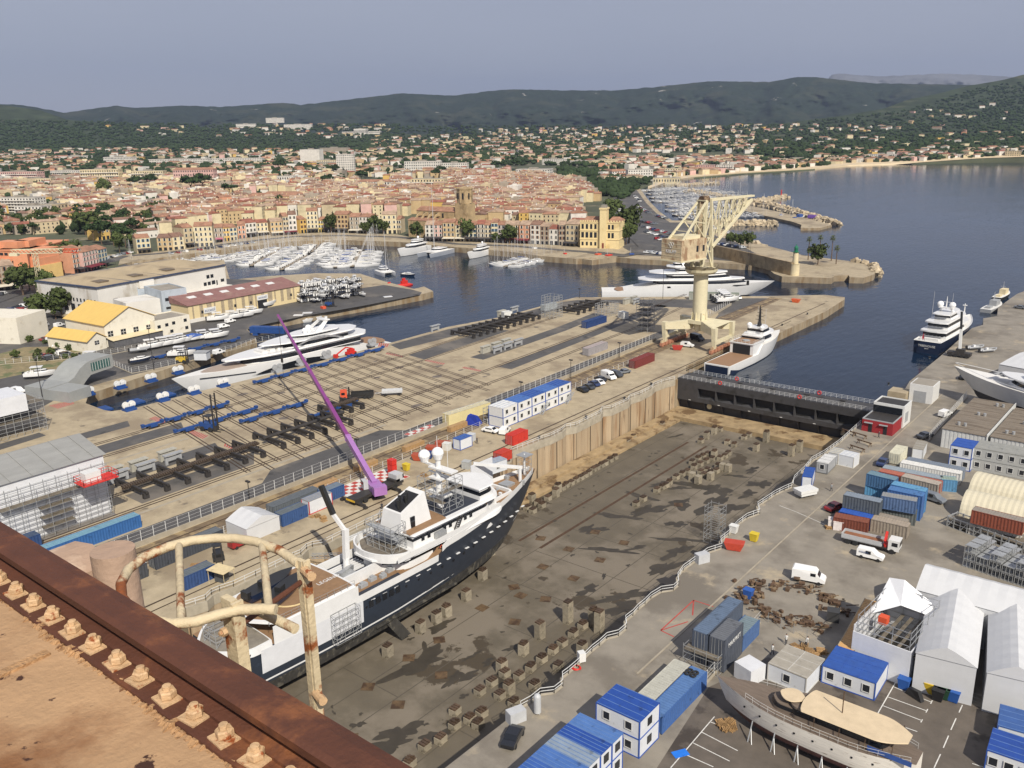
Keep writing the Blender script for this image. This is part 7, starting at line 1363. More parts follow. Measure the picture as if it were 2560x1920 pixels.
def cabin(A,B,side,zt,h,roofc,label,D=2.44,wins=1,nlev=1,frame='#2c4f9a',wallc=None,world=False,door=True,endwin=False):
 a,b=(Vector(A),Vector(B))if world else(P(*A,zt),P(*B,zt));a.z=b.z=0;L_=(b-a).length;rz=dirz(a,b)
 t=thing('site_cabin',label,'cabin',(a.x,a.y,zt-h),rz);y0,y1=(0,D)if side>0 else(-D,0);fm=paint(frame,'cabin_frame')
 q=M();q.box(.05,y0+.05,.05,L_-.05,y1-.05,h-.12);q.build('walls',wallc or m_cabw,t)
 q=M();q.box(0,y0,h-.12,L_,y1,h);q.build('roof',paint(roofc),t);lh=h/nlev;q=M();[q.box(.05,y0+(y1-y0)*f_,h,L_-.05,y0+(y1-y0)*f_+.07,h+.03)for f_ in((.02,.25,.5,.75,.97)if D<5.5 else(.03,.35,.65,.97))];[q.box(L_*k/max(1,round(L_/2.44))-.04,y0+.1,h+.001,L_*k/max(1,round(L_/2.44))+.04,y1-.1,h+.026)for k in range(1,round(L_/2.44))]if D>5.5 else 0;q.build('roof_seams',paint('#5d7aa8')if D<5.5 else fm,t)
 q=M();[q.box(x,y,0,x+.14,y+.14,h-.12)for x in(-.01,L_-.13)for y in(y0-.01,y1-.13)];[q.box(0,y,l*lh,L_,y+.1,l*lh+.14)for y in(y0-.012,y1-.088)for l in range(nlev)];[q.box(x,y0,l*lh,x+.1,y1,l*lh+.14)for x in(-.012,L_-.088)for l in range(nlev)];q.build('frame',fm,t)
 for l in range(nlev):
  for k in range(wins):
   x=L_*(k+.5)/wins;
   for yy,sg in((y0,-1),(y1,1)):
    q=M();q.box(x-.45,yy-.03*1,l*lh+.95,x+.45,yy+.03,l*lh+2.0);w_=q.build('window',m_win,t);q=M();yo=yy+sg*.045;q.box(x-.55,yo-.02,l*lh+.85,x-.45,yo+.02,l*lh+2.1);q.box(x+.45,yo-.02,l*lh+.85,x+.55,yo+.02,l*lh+2.1);q.box(x-.45,yo-.02,l*lh+2.0,x+.45,yo+.02,l*lh+2.1);q.box(x-.45,yo-.02,l*lh+.85,x+.45,yo+.02,l*lh+.95);q.build('window_frame',m_white,w_)
  if endwin:q=M();q.box(L_-.05,(y0+y1)/2-.5,l*lh+.9,L_+.03,(y0+y1)/2+.5,l*lh+2.0);q.build('end_window',m_win,t)
 return t
m_cabw=mat('cabin_panel_white',C('#c9ccd0'),rough=.6,var=.05,scale=1,col2=C('#a8a9a6'),fac2=(.6,.75),scale2=.8)
CL=[((1145,332),(1210,262),1,2.7,2.6,'#c4c1ad',None,'cream container standing alone at the back of the stacks'),((1190,378),(1690,475),1,2.6,2.6,'#737c88',None,'slate-grey long container, farthest in the side-by-side row'),((1142,402),(1665,503),1,2.6,2.6,'#d0cfca',None,'white long container, second in the side-by-side row'),((985,447),(1500,548),1,2.6,2.6,'#7c868c','#8b959c','weathered grey-blue long container beside the rust one'),((955,475),(1488,590),1,2.5,2.5,'#9a5443','#a4604d','rust-red long container between grey and blue stacks'),((1500,548),(1640,560),1,2.6,2.6,'#4f7fa3','#8a9a8e','short blue container with open dark end at the row end'),((850,497),(1092,556),1,5.2,2.6,'#3d6287','#66808c','medium-blue container on the upper tier at the left of the stacks'),((840,598),(1090,650),1,2.6,2.6,'#4f86ad','#5a93b8','cyan-blue container under the medium-blue one'),((1060,598),(1362,660),-1,5.2,5.2,'#3b5f95','#476f9f','tall blue double stack, nearer of the pair'),((1092,556),(1385,622),-1,5.1,5.1,'#4275a4','#5d8fb0','tall lighter-blue double stack behind the blue one'),((1150,520),(1470,598),1,2.6,2.6,'#8b857c','#a39a8e','beige-grey container behind the blue double stacks'),((650,682),(968,750),1,5.2,2.6,'#4c5359','#7b8590','dark grey container on the upper tier above the blue roof'),((652,720),(968,790),1,2.6,2.6,'#59626b',None,'grey container hidden under the dark grey one'),((978,690),(1285,742),1,5.2,2.6,'#4b6184','#868786','slate-blue container on the upper tier, front centre'),((975,790),(1280,845),1,2.6,2.6,'#5b605f',None,'grey-green container under the slate-blue one'),((610,822),(895,890),1,2.55,2.5,'#2c4f9a','#2f56a6','low bright-blue-roofed container behind the brown one'),((565,872),(865,927),1,2.6,2.6,'#6e3b2c','#7d4a38','brown container in front of the stacks, nearest the white vans'),((890,890),(1208,962),1,2.6,2.6,'#8a8073','#9b8f80','taupe container with clutter on its roof beside the brown one'),((935,825),(1222,890),-1,2.55,2.5,'#847a6e','#8f867a','second taupe container behind the cluttered one'),((1760,812),(2212,922),1,5.2,2.6,'#7e4331','#8a8278','long rust-brown container on top at the right edge'),((1745,910),(2190,1010),1,2.6,2.6,'#b9b7b0',None,'white container under the long rust-brown one')]
for(A,B,s,zt,h,c,rc,lb)in CL:container(z34(*A),z34(*B),s,zt,h,c,lb,rc)
cabin(z34(1250,277),z34(1345,292),1,2.6,2.6,'#8d877b','off-white cabin with ribbed tan roof behind the stacks',D=6,wins=0,frame='#a9aaa6')
cabin(z34(295,520),z34(385,532),1,2.6,2.6,'#24498f','small white cabin with blue roof against the dock rail',D=6,wins=0)
cabin(z34(420,392),z34(520,412),1,2.6,2.5,'#c9c9c6','grey trailer with white roof beside the blue-roofed cabin',D=6,wins=1,frame='#6b6d6e',wallc=m_tube)
cabin(z34(520,312),z34(610,330),1,2.6,2.6,'#b5b09f','white container cabin with rusty roof by the rail',D=4,wins=0,frame='#c9c7bf');cabin(z34(610,330),z34(745,360),1,2.6,2.6,'#cfcfcb','white ribbed cabin with open double doors',D=3.5,wins=0,frame='#c9c7bf')
cabin((2376.7,1112),(2432.3,1122.4),1,5.4,5.4,'#2a4f9b','two-storey blue-roofed white office cabins beside the grey row',D=6,wins=2,nlev=2)
cabin((2434.2,1117.9),(2575,1143),1,5.3,5.3,'#8e8e88','long two-storey grey office cabin row at the right edge',D=6,wins=5,nlev=2,frame='#8f918f',wallc=mat('cabin_grey',C('#a3a4a1'),var=.04))
cabin((-52.4,80.0,0),(-46.0,80.0,0),1,5.3,5.3,'#1f4590','two-storey white cabins with vivid blue roof beyond the gap in the row',D=4.88,wins=2,nlev=2,world=True,endwin=True)
for k,(rc,nm)in enumerate([('#4a6ea6','dull blue'),('#1f4590','vivid blue'),('#7f8d9c','grey-blue'),('#4367a3','white-flecked blue'),('#34589b','plain blue'),('#3f65a6','soft blue')]):
 y=77.2-2.46*(k+1);cabin((-52.9,y,0),(-46.6,y,0),1,5.25,5.25,rc,'two-storey white cabin with %s roof in the near blue row'%nm,wins=0,nlev=2,world=True,endwin=True)
container((-48.65,98.1,0),(-48.65,85.6,0),-1,2.6,2.6,'#b5b3a8','pale grey long container next to the vivid blue cabins','#aaa99e',world=True);container((-46.0,98.0,0),(-46.0,85.6,0),-1,2.6,2.6,'#3b5d94','blue container with black tyres on its roof','#51719f',world=True)
for i in range(4):q=M();x,y=-47.9+.85*(i%2),96.6-.75*(i//2);q.path([(x+.33*math.cos(a_),y+.33*math.sin(a_),2.75)for a_ in np.linspace(0,2*PI,15)[:-1]],.14,8,closed=True);o=q.build('tyre',m_tyre,label='black tyre lying on the roof of the blue container',cat='tyre',group='tyres on the container roof')
container((-50.75,102.5,0),(-50.75,114.2,0),-1,5.2,5.2,'#4a5260','double-stacked slate container, left of the nearest pair','#5b6b80',world=True);t=container((-48.1,102.5,0),(-48.1,108.5,0),-1,5.2,5.2,'#494e58','double-stacked dark container with faded white lettering, right of the pair','#62656a',world=True)
text_mesh('MARFRET',.95,'side_lettering',m_white,t,(3,-2.52,3.9),(PI/2,0,0));container((-48.2,108.9,0),(-48.2,114.8,0),-1,2.6,2.6,'#46618c','low blue-grey container behind the lettered one','#707f86',world=True)
def scaff_thing(nm,label,x0,x1,y0,y1,z0,z1,st=2.0,r=.05,boards=(),loc=(0,0,0),rz=0):
 t=thing(nm,label,'scaffolding',loc,rz);q=M();scaff(q,x0,x1,y0,y1,z0,z1,st,r);q.build('tubes',m_galv,t)
 if boards:q=M();[q.box(x0,y0,z,x1,y1,z+.08)for z in boards];q.build('boards',_mc['scaffold_boards'],t)
 return t
scaff_thing('scaffold_platform','grey scaffold platform at the doors of the slate containers',-51.4,-46,101.2,103.3,0,3.4,1.8,.04,(2.4,))
scaff_thing('scaffold_tower','free-standing aluminium scaffold tower on the dock floor by the right wall',-1.7,1.7,-1.5,1.5,0,8.4,1.7,.045,(),tuple(P(*z33(1745,1080),-10)))
m_rib=mat('ribbed_white_cladding',C('#c5c6c4'),var=.1,scale=1);m_rroof=mat('tan_ribbed_roof',C('#81776a'),var=.2,scale=.6,stretch=(.3,4,1),col2=C('#6a5f52'),fac2=(.5,.6),scale2=.4)
def shed(nl,nr,fl,z,label,mt=None,ribs=True):
 a,b,c=P(*nl,z),P(*nr,z),P(*fl,z);a.z=b.z=c.z=0;u=(b-a);W_=u.length;rz=dirz(a,b);D=(c-a).length;t=thing('shed',label,'shed',(a.x,a.y,0),rz)
 q=M();n=int(W_/.8)
 for k in range(n):q.box(W_*k/n,-.06,0,W_*(k+.55)/n,.1,z)
 q.box(0,.0,0,W_,D,z-.05);q.build('wall',m_rib,t)
 q=M();n=int(D/.9);q.box(-.2,-.2,z,W_+.1,D,z+.12);[q.box(-.2,D*k/n,z+.12,W_+.1,D*(k+.4)/n,z+.2)for k in range(n)];q.build('roof',m_rroof,t)
 for k in range(3):q=M();q.cyl(W_*(.25+.2*k),D*(.15+.35*k),z+.1,z+.9,.35,.35,10);q.build('roof_vent',m_galv,t);q=M();q.cyl(W_*(.25+.2*k)+1.4,D*(.15+.35*k),z+.1,z+.9,.35,.35,10);q.build('roof_vent',m_galv,t)
 q=M();q.box(W_,-.2,0,W_+.15,D,z+.5);q.build('white_end_wall',m_rib,t)
shed(z34(1510,108),z34(1890,178),z24(1735,1290),4.6,'large shed with ribbed tan roof and white cladding');shed(z34(1928,178),z34(2330,252),z34(2190,-60),4.6,'second tan-roofed shed cut by the right edge')
container((-31.5,262.5,0),(-20,259,0),-1,2.6,2.6,'#8e4132','red-brown container behind the large tan-roofed shed',world=True)
m_rbr=mat('oxblood_wall',C('#8d2227'),rough=.8,var=.1);t=thing('pump_house','oxblood red pump house with white framed taller section beside the dock gate','pump house',(-63.8,217.3,0))
q=M();q.box(0,0,0,7.4,7.5,3.1);q.build('red_wall',m_rbr,t);q=M();q.box(.3,.3,3.1,7.1,7.5,3.15);q.build('lower_roof',m_steel,t);q=M();q.box(0,0,3.1,7.4,.25,3.35);q.box(0,.25,3.1,.25,7.4,3.35);q.box(7.15,.25,3.1,7.4,7.4,3.35);q.build('grey_parapet',m_tube,t)
q=M();q.box(.2,7.6,0,7.7,14,5.4);q.build('white_block',m_white,t);q=M();q.box(.5,7.9,5.4,7.4,13.7,5.45);q.build('upper_roof',m_steel,t);q=M();q.box(.2,7.45,3.2,7.3,7.58,5.0);q.build('dark_glazing',m_glass,t);q=M();q.box(.2,7.6,5.4,7.7,7.85,5.7);q.box(.2,13.8,5.4,7.7,14,5.7);q.box(.2,7.9,5.4,.45,13.8,5.7);q.box(7.45,7.9,5.4,7.7,13.8,5.7);q.build('white_parapet',m_white,t)
q=M();q.box(7.7,9,1,7.76,11.5,3.6);q.build('grey_window',m_tube,t)
for x in(1.6,5.2):q=M();q.box(x,-.05,0,x+.9,.05,2.2);q.build('door',m_dark,t);q=M();q.box(x-1,-.5,2.3,x+1,-.02,2.5);q.build('door_canopy',m_tube,t)
t=thing('gate_hut','small white cube hut with grey roller shutter on the right quay','hut',(-61.5,249.5,0));q=M();q.box(0,0,0,6,7,5.0);q.build('wall',m_white,t);q=M();q.box(.3,.3,5.0,5.7,6.7,5.05);q.build('roof',m_flat,t);q=M();q.box(1.2,-.05,0,4.4,.03,3.2);q.build('roller_shutter',m_tube,t)
q=M();q.box(-66.5,247,0,-61.7,252,2.6);o=q.build('concrete_block_house',m_conc,label='plain beige concrete block at the water edge beside the gate hut',cat='block')
m_tentw=mat('tent_white_pvc',C('#c2c3c4'),rough=.5,var=.04,scale=.6,bump=.6,bscale=.5);m_tent2=mat('tent_cream_pvc',C('#c6bea6'),rough=.6,var=.05,scale=.5,bump=.4,bscale=.6)
def tent(nl,nr,fl,z,rise,label,mt=None,ridge_along='y',h0=0,sag=.1,n=9,world=False,bays=7):
 a,b,c=[(Vector(k)if world else P(*k,z))for k in(nl,nr,fl)];a.z=b.z=c.z=0;W_=(b-a).length;D=(c-a).length;rz=dirz(a,b);mt=mt or m_tentw
 if((b-a).cross(c-a)).z<0:s_=-1
 else:s_=1
 t=thing('frame_tent',label,'tent',(a.x,a.y,0),rz);q=M();q.box(.1,min(0.1,s_*D),h0,W_-.1,max(-.1,s_*D),z-.1);q.build('walls',mt,t)
 q=M();rings=[]
 for j in range(bays*2+1):
  y=s_*D*j/(bays*2);dip=sag if j%2 else 0;ring=[]
  for i in range(n):f_=i/(n-1);zz=z+rise*(1-abs(2*f_-1)**1.25)-dip*math.sin(PI*f_)*.6;ring.append((W_*f_,y,zz))
  rings.append(ring)
 if s_<0:rings=rings[::-1]
 q.loft([r_[::-1]for r_ in rings],0,caps=False,openring=True)
 for r_ in(rings[0],rings[-1]):q.face(list(r_)if r_ is rings[-1]else list(r_)[::-1])
 q.build('roof',mt,t);return t
tent(z44(1272,665),z44(1812,800),z44(1500,180),5.8,1.9,'big white gabled work tent in the middle of the tent group');tent(z44(1888,835),z44(2420,960),z44(2060,330),5.8,1.9,'white work tent cut by the right edge')
tent(z34(1410,1290),z34(1275,1500),z34(2400,1600),6.6,2.2,'very long white work tent lying across the back of the tent group')
t=tent(z44(735,470),z44(1240,655),z44(940,160),5.6,.1,'torn open-topped white shrink-wrapped enclosure with scaffolding showing',h0=0);[bpy.data.objects.remove(c)for c in list(t.children)if c.name.startswith('roof')]
W1=(P(*z44(1240,655),5.6)-P(*z44(735,470),5.6)).length;D1=(P(*z44(940,160),5.6)-P(*z44(735,470),5.6)).length
for c in t.children:
 me_=M();th=.15;me_.box(0,0,0,W1,th,5.5);me_.box(0,D1-th,0,W1,D1,5.5);me_.box(0,th,0,th,D1-th,6.5);me_.box(W1-th,th,0,W1,D1-th,5.5);c.data=me_.mesh('walls',m_wrap)
q=M();scaff(q,.4,W1-.4,.4,D1-.4,0,8.2,2.2,.05);q.build('inner_scaffold',m_galv,t);q=M();[q.box(W1*.35+k*1.3,1,4.2,W1*.35+k*1.3+.5,D1-1,4.3)for k in range(5)];q.build('planks',_mc['scaffold_boards'],t);q=M();q.loft([[(0,D1*.5,5.5),(0,D1,5.5),(.2,D1,9)],[(W1*.4,D1*.75,6.8),(W1*.45,D1,6.2),(W1*.3,D1,9.4)],[(W1*.9,D1*.9,5.6),(W1*.9,D1,5.5),(W1*.8,D1,7.2)]]);q.build('torn_sheet',m_wrap,t)
q=M();q.box(.2*W1,.4*D1,5.2,.2*W1+1.2,.4*D1+1.2,6.3);q.build('orange_crate',m_org,t)
for(A,B,lb)in(((1790,560),(2330,690),'rear tan arched fabric shelter at the right edge'),((1705,720),(2330,860),'front tan arched fabric shelter with large round shadow')):
 a,b=P(*z34(*A),2.5),P(*z34(*B),2.5);a.z=b.z=0;L_=(b-a).length;t=thing('arched_shelter',lb,'shelter',(a.x,a.y,0),dirz(a,b));R_=4.4;n=14;rings=[]
 for j in range(25):f_=j/24;rr_=R_*(1+.012*(j%2));rings.append([(L_*f_,-rr_*math.cos(PI*i/n),rr_*1.02*math.sin(PI*i/n))for i in range(n+1)])
 q=M();q.loft([r_[::-1]for r_ in rings],0,caps=False,openring=True);q.face([p_ for p_ in rings[0]]);q.build('fabric',m_tent2,t)
tent((-30,275,0),(-24,300,0),(-45,280,0),6.5,1.2,'white wrapped shelter on scaffold legs behind the classic yacht',h0=3.2,world=True);scaff_thing('scaffolding','scaffold legs carrying the white wrapped shelter',0,14,0,24,0,3.2,2.4,.05,(3.1,),(-44,278,0))
tent((-135.2,86.2,0),(-135.2,93.9,0),(-142,86.2,0),2.9,1.5,'white rounded tent with dark doorway in the left quay container row',sag=.1,bays=3,world=True)
CG={h:mat('car_paint_'+h[1:],C(h),rough=.3,var=.03,coat=.5)for h in('#d9d9d6','#1b1d22','#6d7278','#27365c','#8c1f22','#a9adb0','#c9a42c','#3a3d42','#e8e8e6')}
_vp={}
def vehicle(kind,col):
 """meshes of a car / van: body, glass, wheels (shared)"""
 if(kind,col)in _vp:return _vp[(kind,col)]
 L_,W_,prof,gl={'car':(4.3,1.8,[(0,.45),(0,.85),(.15,1.0),(.9,1.05),(1.5,1.48),(3.0,1.5),(3.6,1.05),(4.15,.92),(4.3,.6),(4.3,.45)],(.95,3.6,1.05,1.45)),'van':(5.4,2.05,[(0,.5),(0,2.3),(.2,2.45),(3.7,2.45),(4.5,1.45),(5.25,1.1),(5.4,.8),(5.4,.5)],(3.75,4.5,1.45,2.3)),'smallvan':(4.5,1.8,[(0,.45),(0,1.7),(.15,1.82),(2.6,1.84),(3.4,1.15),(4.3,.95),(4.5,.7),(4.5,.45)],(2.3,3.4,1.12,1.7))}[kind]
 b=M();n=len(prof);b._a([(x-L_/2,s_*(W_/2)*(1 if z<1.2*(2 if kind=='van' else 1)else.88),z)for s_ in(-1,1)for x,z in prof],[tuple(range(n)),tuple(range(2*n-1,n-1,-1))]+[(i+1,i,n+i,n+i+1)for i in range(n-1)]+[(0,n-1,2*n-1,n)])
 g=M();x0,x1,z0,z1=gl
 if kind=='car':
  for s_ in(-1,1):g.box(1.25-L_/2,s_*W_*.47-.05,1.05,3.15-L_/2,s_*W_*.47+.05,1.36)
  g._a([(3.62-L_/2+.02,-.75,1.07),(3.62-L_/2+.02,.75,1.07),(3.05-L_/2,.68,1.5),(3.05-L_/2,-.68,1.5)],[(0,1,2,3)]);g._a([(.85-L_/2,-.75,1.07),(.85-L_/2,.75,1.07),(1.45-L_/2,.68,1.5),(1.45-L_/2,-.68,1.5)],[(3,2,1,0)])
 else:
  w2_=W_/2*.9;g._a([(x1-L_/2+.03,-w2_,z0),(x1-L_/2+.03,w2_,z0),(x0-(.8 if kind=='smallvan' else.0)*0-L_/2+(.35 if kind=='smallvan' else.05),w2_,z1),(x0-L_/2+(.35 if kind=='smallvan' else.05),-w2_,z1)],[(0,1,2,3)])
  for s_ in(-1,1):g.box(x0-.75-L_/2,s_*W_*.485-.06,z0+.02,x0+.1-L_/2,s_*W_*.485+.06,z0+.55)
 w=M();w.tube((0,-.12,0),(0,.12,0),.33,n=12)
 _vp[(kind,col)]=(b.mesh('body',CG[col]),g.mesh('windows',m_glass),w.mesh('wheel',m_tyre),L_,W_);return _vp[(kind,col)]
def veh(kind,col,p,rz,label,pxx=0,group=None,full=True,name=None):
 b,g,w,L_,W_=vehicle(kind,col);t=thing(name or{'car':'parked_car','van':'delivery_van','smallvan':'small_van'}[kind],'','car' if kind=='car' else 'van',p,rz,group)
 for nm,me in(('body',b),('windows',g)):o=bpy.data.objects.new(nm,me);COL.objects.link(o);o.parent=t
 if full:
  for x in(-.31,.32):
   for s_ in(-1,1):o=bpy.data.objects.new('wheel',w);COL.objects.link(o);o.parent=t;o.location=(x*L_,s_*(W_/2-.1),.33)
 lab(t,label,pxx);return t
def vpx(kind,col,a,b,label,z=0):A,B=P(*a,z),P(*b,z);return veh(kind,col,(A+B)/2,dirz(A,B),label,a[0])
vpx('van','#e8e8e6',z34(225,1400),z34(480,1450),'tall white delivery van standing alone on the right yard');v=vpx('smallvan','#e8e8e6',z34(780,1205),z34(990,1255),'small white van with blue door lettering beside the crane lorry')
text_mesh('Interpark',.42,'van_lettering',m_navy,v,(-1.0,-.93,1.35),(PI/2,0,0))
vpx('car','#1b1d22',z43(-20,1480),z43(40,1370),'shiny black car by the dock rail at the bottom');vpx('smallvan','#6d7278',z34(1380,720),z34(1485,755),'grey people carrier right of the tall blue stack');vpx('car','#8c1f22',z34(520,830),z34(620,790),'dark red car in the shade of the container stacks');vpx('car','#3a3d42',z34(1310,200),z34(1395,180),'dark grey car beside the long yard fence')
vpx('smallvan','#e8e8e6',z24(1500,1465),z24(1560,1440),'white van beside the upper end of the yard fence');vpx('car','#1b1d22',z24(1665,1145),z24(1710,1115),'dark car under the bow of the classic yacht');vpx('car','#6d7278',z24(2140,520),z24(2212,530),'grey car near the quay corner, right edge');vpx('car','#27365c',z34(960,450),z34(1020,395),'navy car in the shade behind the weathered container')
for i,(c,x,y,k)in enumerate([('#1b1d22',610,1240,'car'),('#3a3d42',665,1215,'car'),('#27365c',710,1190,'car'),('#e8e8e6',750,1175,'car'),('#1b1d22',765,1150,'car'),('#e8e8e6',835,1130,'van'),('#3a3d42',905,1110,'smallvan'),('#6d7278',970,1085,'car')]):
 p=P(*z23(x,y));veh(k,c,p,-.35 if i!=7 else 1.3,['black','dark grey','navy','white','black far','tall white van-like','charcoal','silver-grey'][i]+' vehicle in the line beyond the two-storey office row',x)
vpx('car','#e8e8e6',z22(1960,1580),z22(2090,1605),'white hatchback beside the scaffold heap on the left quay');vpx('smallvan','#e8e8e6',z22(2110,1640),z22(2190,1560),'white van cab parked near the red container');vpx('smallvan','#d9d9d6',z23(1470,850),z23(1560,860),'white estate car under the cream crane legs');vpx('van','#1b1d22',z23(1560,790),z23(1640,810),'black van under the cream crane portal');vpx('car','#e8e8e6',z23(1930,430),z23(1975,450),'white car beside the trailer boats on the wharf tip')
vpx('smallvan','#e8e8e6',z21(1845,930),z21(1940,900),'white van by the grey kiosk above the ship lift');vpx('smallvan','#e8e8e6',z21(1880,700),z21(1985,680),'white van in front of the long beige shed, nearer');vpx('smallvan','#e8e8e6',z21(1950,655),z21(2030,635),'white van in front of the long beige shed, farther');vpx('smallvan','#e8e8e6',z21(115,1245),z21(210,1260),'white van below the modern grey gatehouse')
vpx('smallvan','#8c1f22',z31(2010,1150),z31(2150,1090),'bright red van behind the long dark container');vpx('car','#e8e8e6',z21(480,855),z21(540,850),'white car beside the small workshop');vpx('smallvan','#e8e8e6',z21(480,690),z21(545,670),'small white van near the dark round bush');vpx('van','#e8e8e6',z21(350,710),z21(425,660),'white lorry facing the car park entrance')
cr_=random.Random(12);cols_=['#d9d9d6','#1b1d22','#6d7278','#27365c','#8c1f22','#a9adb0','#3a3d42','#e8e8e6']
def carrow(a,b,n,base,rows=1,off=(0,0),ang=None,big=1):
 for r_ in range(rows):
  A,B=P(a[0]+off[0]*r_,a[1]+off[1]*r_),P(b[0]+off[0]*r_,b[1]+off[1]*r_)
  for k in range(n):
   if cr_.random()<.12:continue
   p=A.lerp(B,(k+.5)/n);p.z=.01 if a[0]<1500 else.01;veh(cr_.choice(['car','car','car','smallvan']),cr_.choice(cols_),p,dirz(A,B)+(PI/2 if ang is None else ang)+cr_.gauss(0,.04),base,a[0]+(b[0]-a[0])*k/n,'parked cars',False)
carrow((12,782),(58,768),7,'parked car in the packed left car park',5,(-1,8));carrow((90,765),(140,774),8,'parked car in the row beneath the white warehouse');carrow((100,850),(180,858),9,'parked car in the row beside the hedge strip')
carrow((-10,742),(10,735),4,'parked car at the extreme left street');carrow((0,812),(60,800),7,'parked car beside the digger plot',2,(2,14));carrow((140,880),(172,892),4,'parked car near the rough grass plot',2,(-30,12));carrow((20,700),(110,690),10,'parked car along the boulevard under the office building');carrow((250,652),(330,632),8,'parked car on the harbour-park street');carrow((400,640),(640,608),14,'parked car on the café quay road');carrow((1612,632),(1700,642),11,'parked car along the harbour road below the sea-front park',1)
for i,(a,b)in enumerate([((1602,555),(1640,562)),((1606,568),(1690,590)),((1612,580),(1720,612)),((1640,540),(1668,548)),((1600,520),(1625,535)),((1640,598),(1740,625)),((1586,490),(1600,505))]):carrow(a,b,12,'parked car in the harbour car park, %s lane'%ORD[i])
carrow((1800,612),(1860,622),9,'parked car on the mole behind the long sea wall');carrow((1548,500),(1556,560),12,'parked car on the avenue beside the town hall',1)
def lorry(p,rz,label,cabm,bedm,L_=8.5,crane=None,load=None):
 t=thing('lorry',label,'lorry',p,rz);q=M();q.box(-L_/2,-1.1,.75,L_/2,1.1,1.0);q.build('chassis',m_steel,t);q=M();q.box(L_/2-1.9,-1.15,.7,L_/2,1.15,2.7);q.build('cab',cabm,t);q=M();q.box(L_/2-.05,-1.0,1.6,L_/2+.04,1.0,2.45);q.box(L_/2-1.3,-1.18,1.6,L_/2-.3,1.18,2.3);q.build('cab_windows',m_glass,t)
 q=M();e=L_/2-3.0;q.box(-L_/2,-1.2,1.0,e,1.2,1.15);q.box(-L_/2,-1.25,1.15,e,-1.17,1.95);q.box(-L_/2,1.17,1.15,e,1.25,1.95);q.box(-L_/2-.05,-1.2,1.15,-L_/2+.03,1.2,1.95);q.build('bed',bedm,t)
 if load:q=M();q.box(-L_/2+.2,-1.1,1.15,e-.2,1.1,1.5);q.build('load',load,t)
 for x in(-L_/2+1.2,-L_/2+2.5,L_/2-1.2):
  for s_ in(-1,1):q=M();q.tube((x,s_*.8,.5),(x,s_*1.15,.5),.5,n=12);q.build('wheel',m_tyre,t)
 if crane:q=M();q.bar((e+.5,-.6,1),(e+.5,.2,3.6),.4);q.bar((e+.5,.2,3.6),(e+.5,-1.1,2.2),.35);q.bar((e+.7,-.9,1.2),(e+.7,.9,1.2),.5);q.build('loader_crane',crane,t)
A,B=P(*z34(680,1080)),P(*z34(1100,1180));lorry((A+B)/2,dirz(A,B),'white flatbed lorry with red loader crane beside the container stacks',m_white,m_lgrey,10,m_redp,mat('rust_load',C('#8a5a3c'),var=.3))
A,B=P(*z22(1020,1290)),P(*z22(730,1310));lorry((A+B)/2,dirz(A,B),'orange-cabbed black lorry with folded crane on the transfer pad',m_org,m_motor,9.5,m_motor)
A,B=P(*z22(1085,1275)),P(*z22(1270,1265));t=thing('trailer','pale low trailer parked behind the orange-cabbed lorry','trailer',(A+B)/2,dirz(A,B));q=M();q.box(-3,-1.1,.9,3,1.1,1.15);q.box(-3,-1.15,1.15,3,-1.1,1.7);q.box(-3,1.1,1.15,3,1.15,1.7);q.bar((-3,0,.9),(-5,0,.8),.15);q.build('deck',m_lgrey,t);[(lambda q:(q.tube((x,s_*.8,.45),(x,s_*1.1,.45),.45,n=12),q.build('wheel',m_tyre,t)))(M())for x in(-2,2)for s_ in(-1,1)]
def forklift(p,rz,label,mt,H=3.2,s=1.0):
 t=thing('forklift',label,'forklift',p,rz);t.scale=(s,)*3;q=M();q.box(-1.3,-.7,.4,.9,.7,1.3);q.build('body',mt,t);q=M();[q.bar((x,y,1.3),(x*.8,y,2.4),.1)for x in(-.7,.6)for y in(-.6,.6)];q.box(-.75,-.65,2.35,.6,.65,2.45);q.build('cage',m_motor,t);q=M();[q.box(1.0,y-.08,.1,1.2,y+.08,H)for y in(-.45,.45)];q.box(1.2,-.5,.2,1.25,.5,.9);[q.box(1.2,y-.07,.1,2.3,y+.07,.18)for y in(-.4,.4)];q.build('mast',m_steel,t)
 for x in(-.9,.6):
  for s_ in(-1,1):q=M();q.tube((x,s_*.55,.4),(x,s_*.85,.4),.4,n=10);q.build('wheel',m_tyre,t)
m_tblue=mat('trolley_blue',C('#22457f'),rough=.5,var=.2,scale=1)
forklift(P(*z21(1820,1575)),.3,'huge blue forklift with tall black mast on the transfer pad',m_tblue,6,1.7);forklift(P(*z21(1580,990)),.6,'yellow forklift truck above the ship lift',mat('forklift_yellow',C('#c4a428')),3.4,1.5);forklift(P(*z31(1890,1240)),-.5,'dark green forklift before the long dark container',m_motor,3,1.2)
p=P(*z22(640,505));forklift(p,.4,'blue boat forklift on the spit',m_tblue,4,1.5)
t=thing('boom_lift','red articulated boom lift with folded arm by the superyacht','boom lift',P(*z22(820,925)),dirz(P(*z22(820,925)),P(*z22(700,960))));q=M();q.box(-1.6,-1.2,.5,1.6,1.2,1.3);q.box(-1.2,-.8,1.3,1.0,.8,2.2);q.build('base',m_redp,t);q=M();q.bar((-1,0,2.2),(2.2,0,3.2),.4);q.bar((2.2,0,3.2),(6.5,0,1.6),.35);q.box(6.5,-.8,.6,7.4,.8,1.7);q.build('boom',m_redp,t);[(lambda q:(q.tube((x,s_*.9,.5),(x,s_*1.3,.5),.5,n=12),q.build('wheel',m_tyre,t)))(M())for x in(-1.1,1.1)for s_ in(-1,1)]
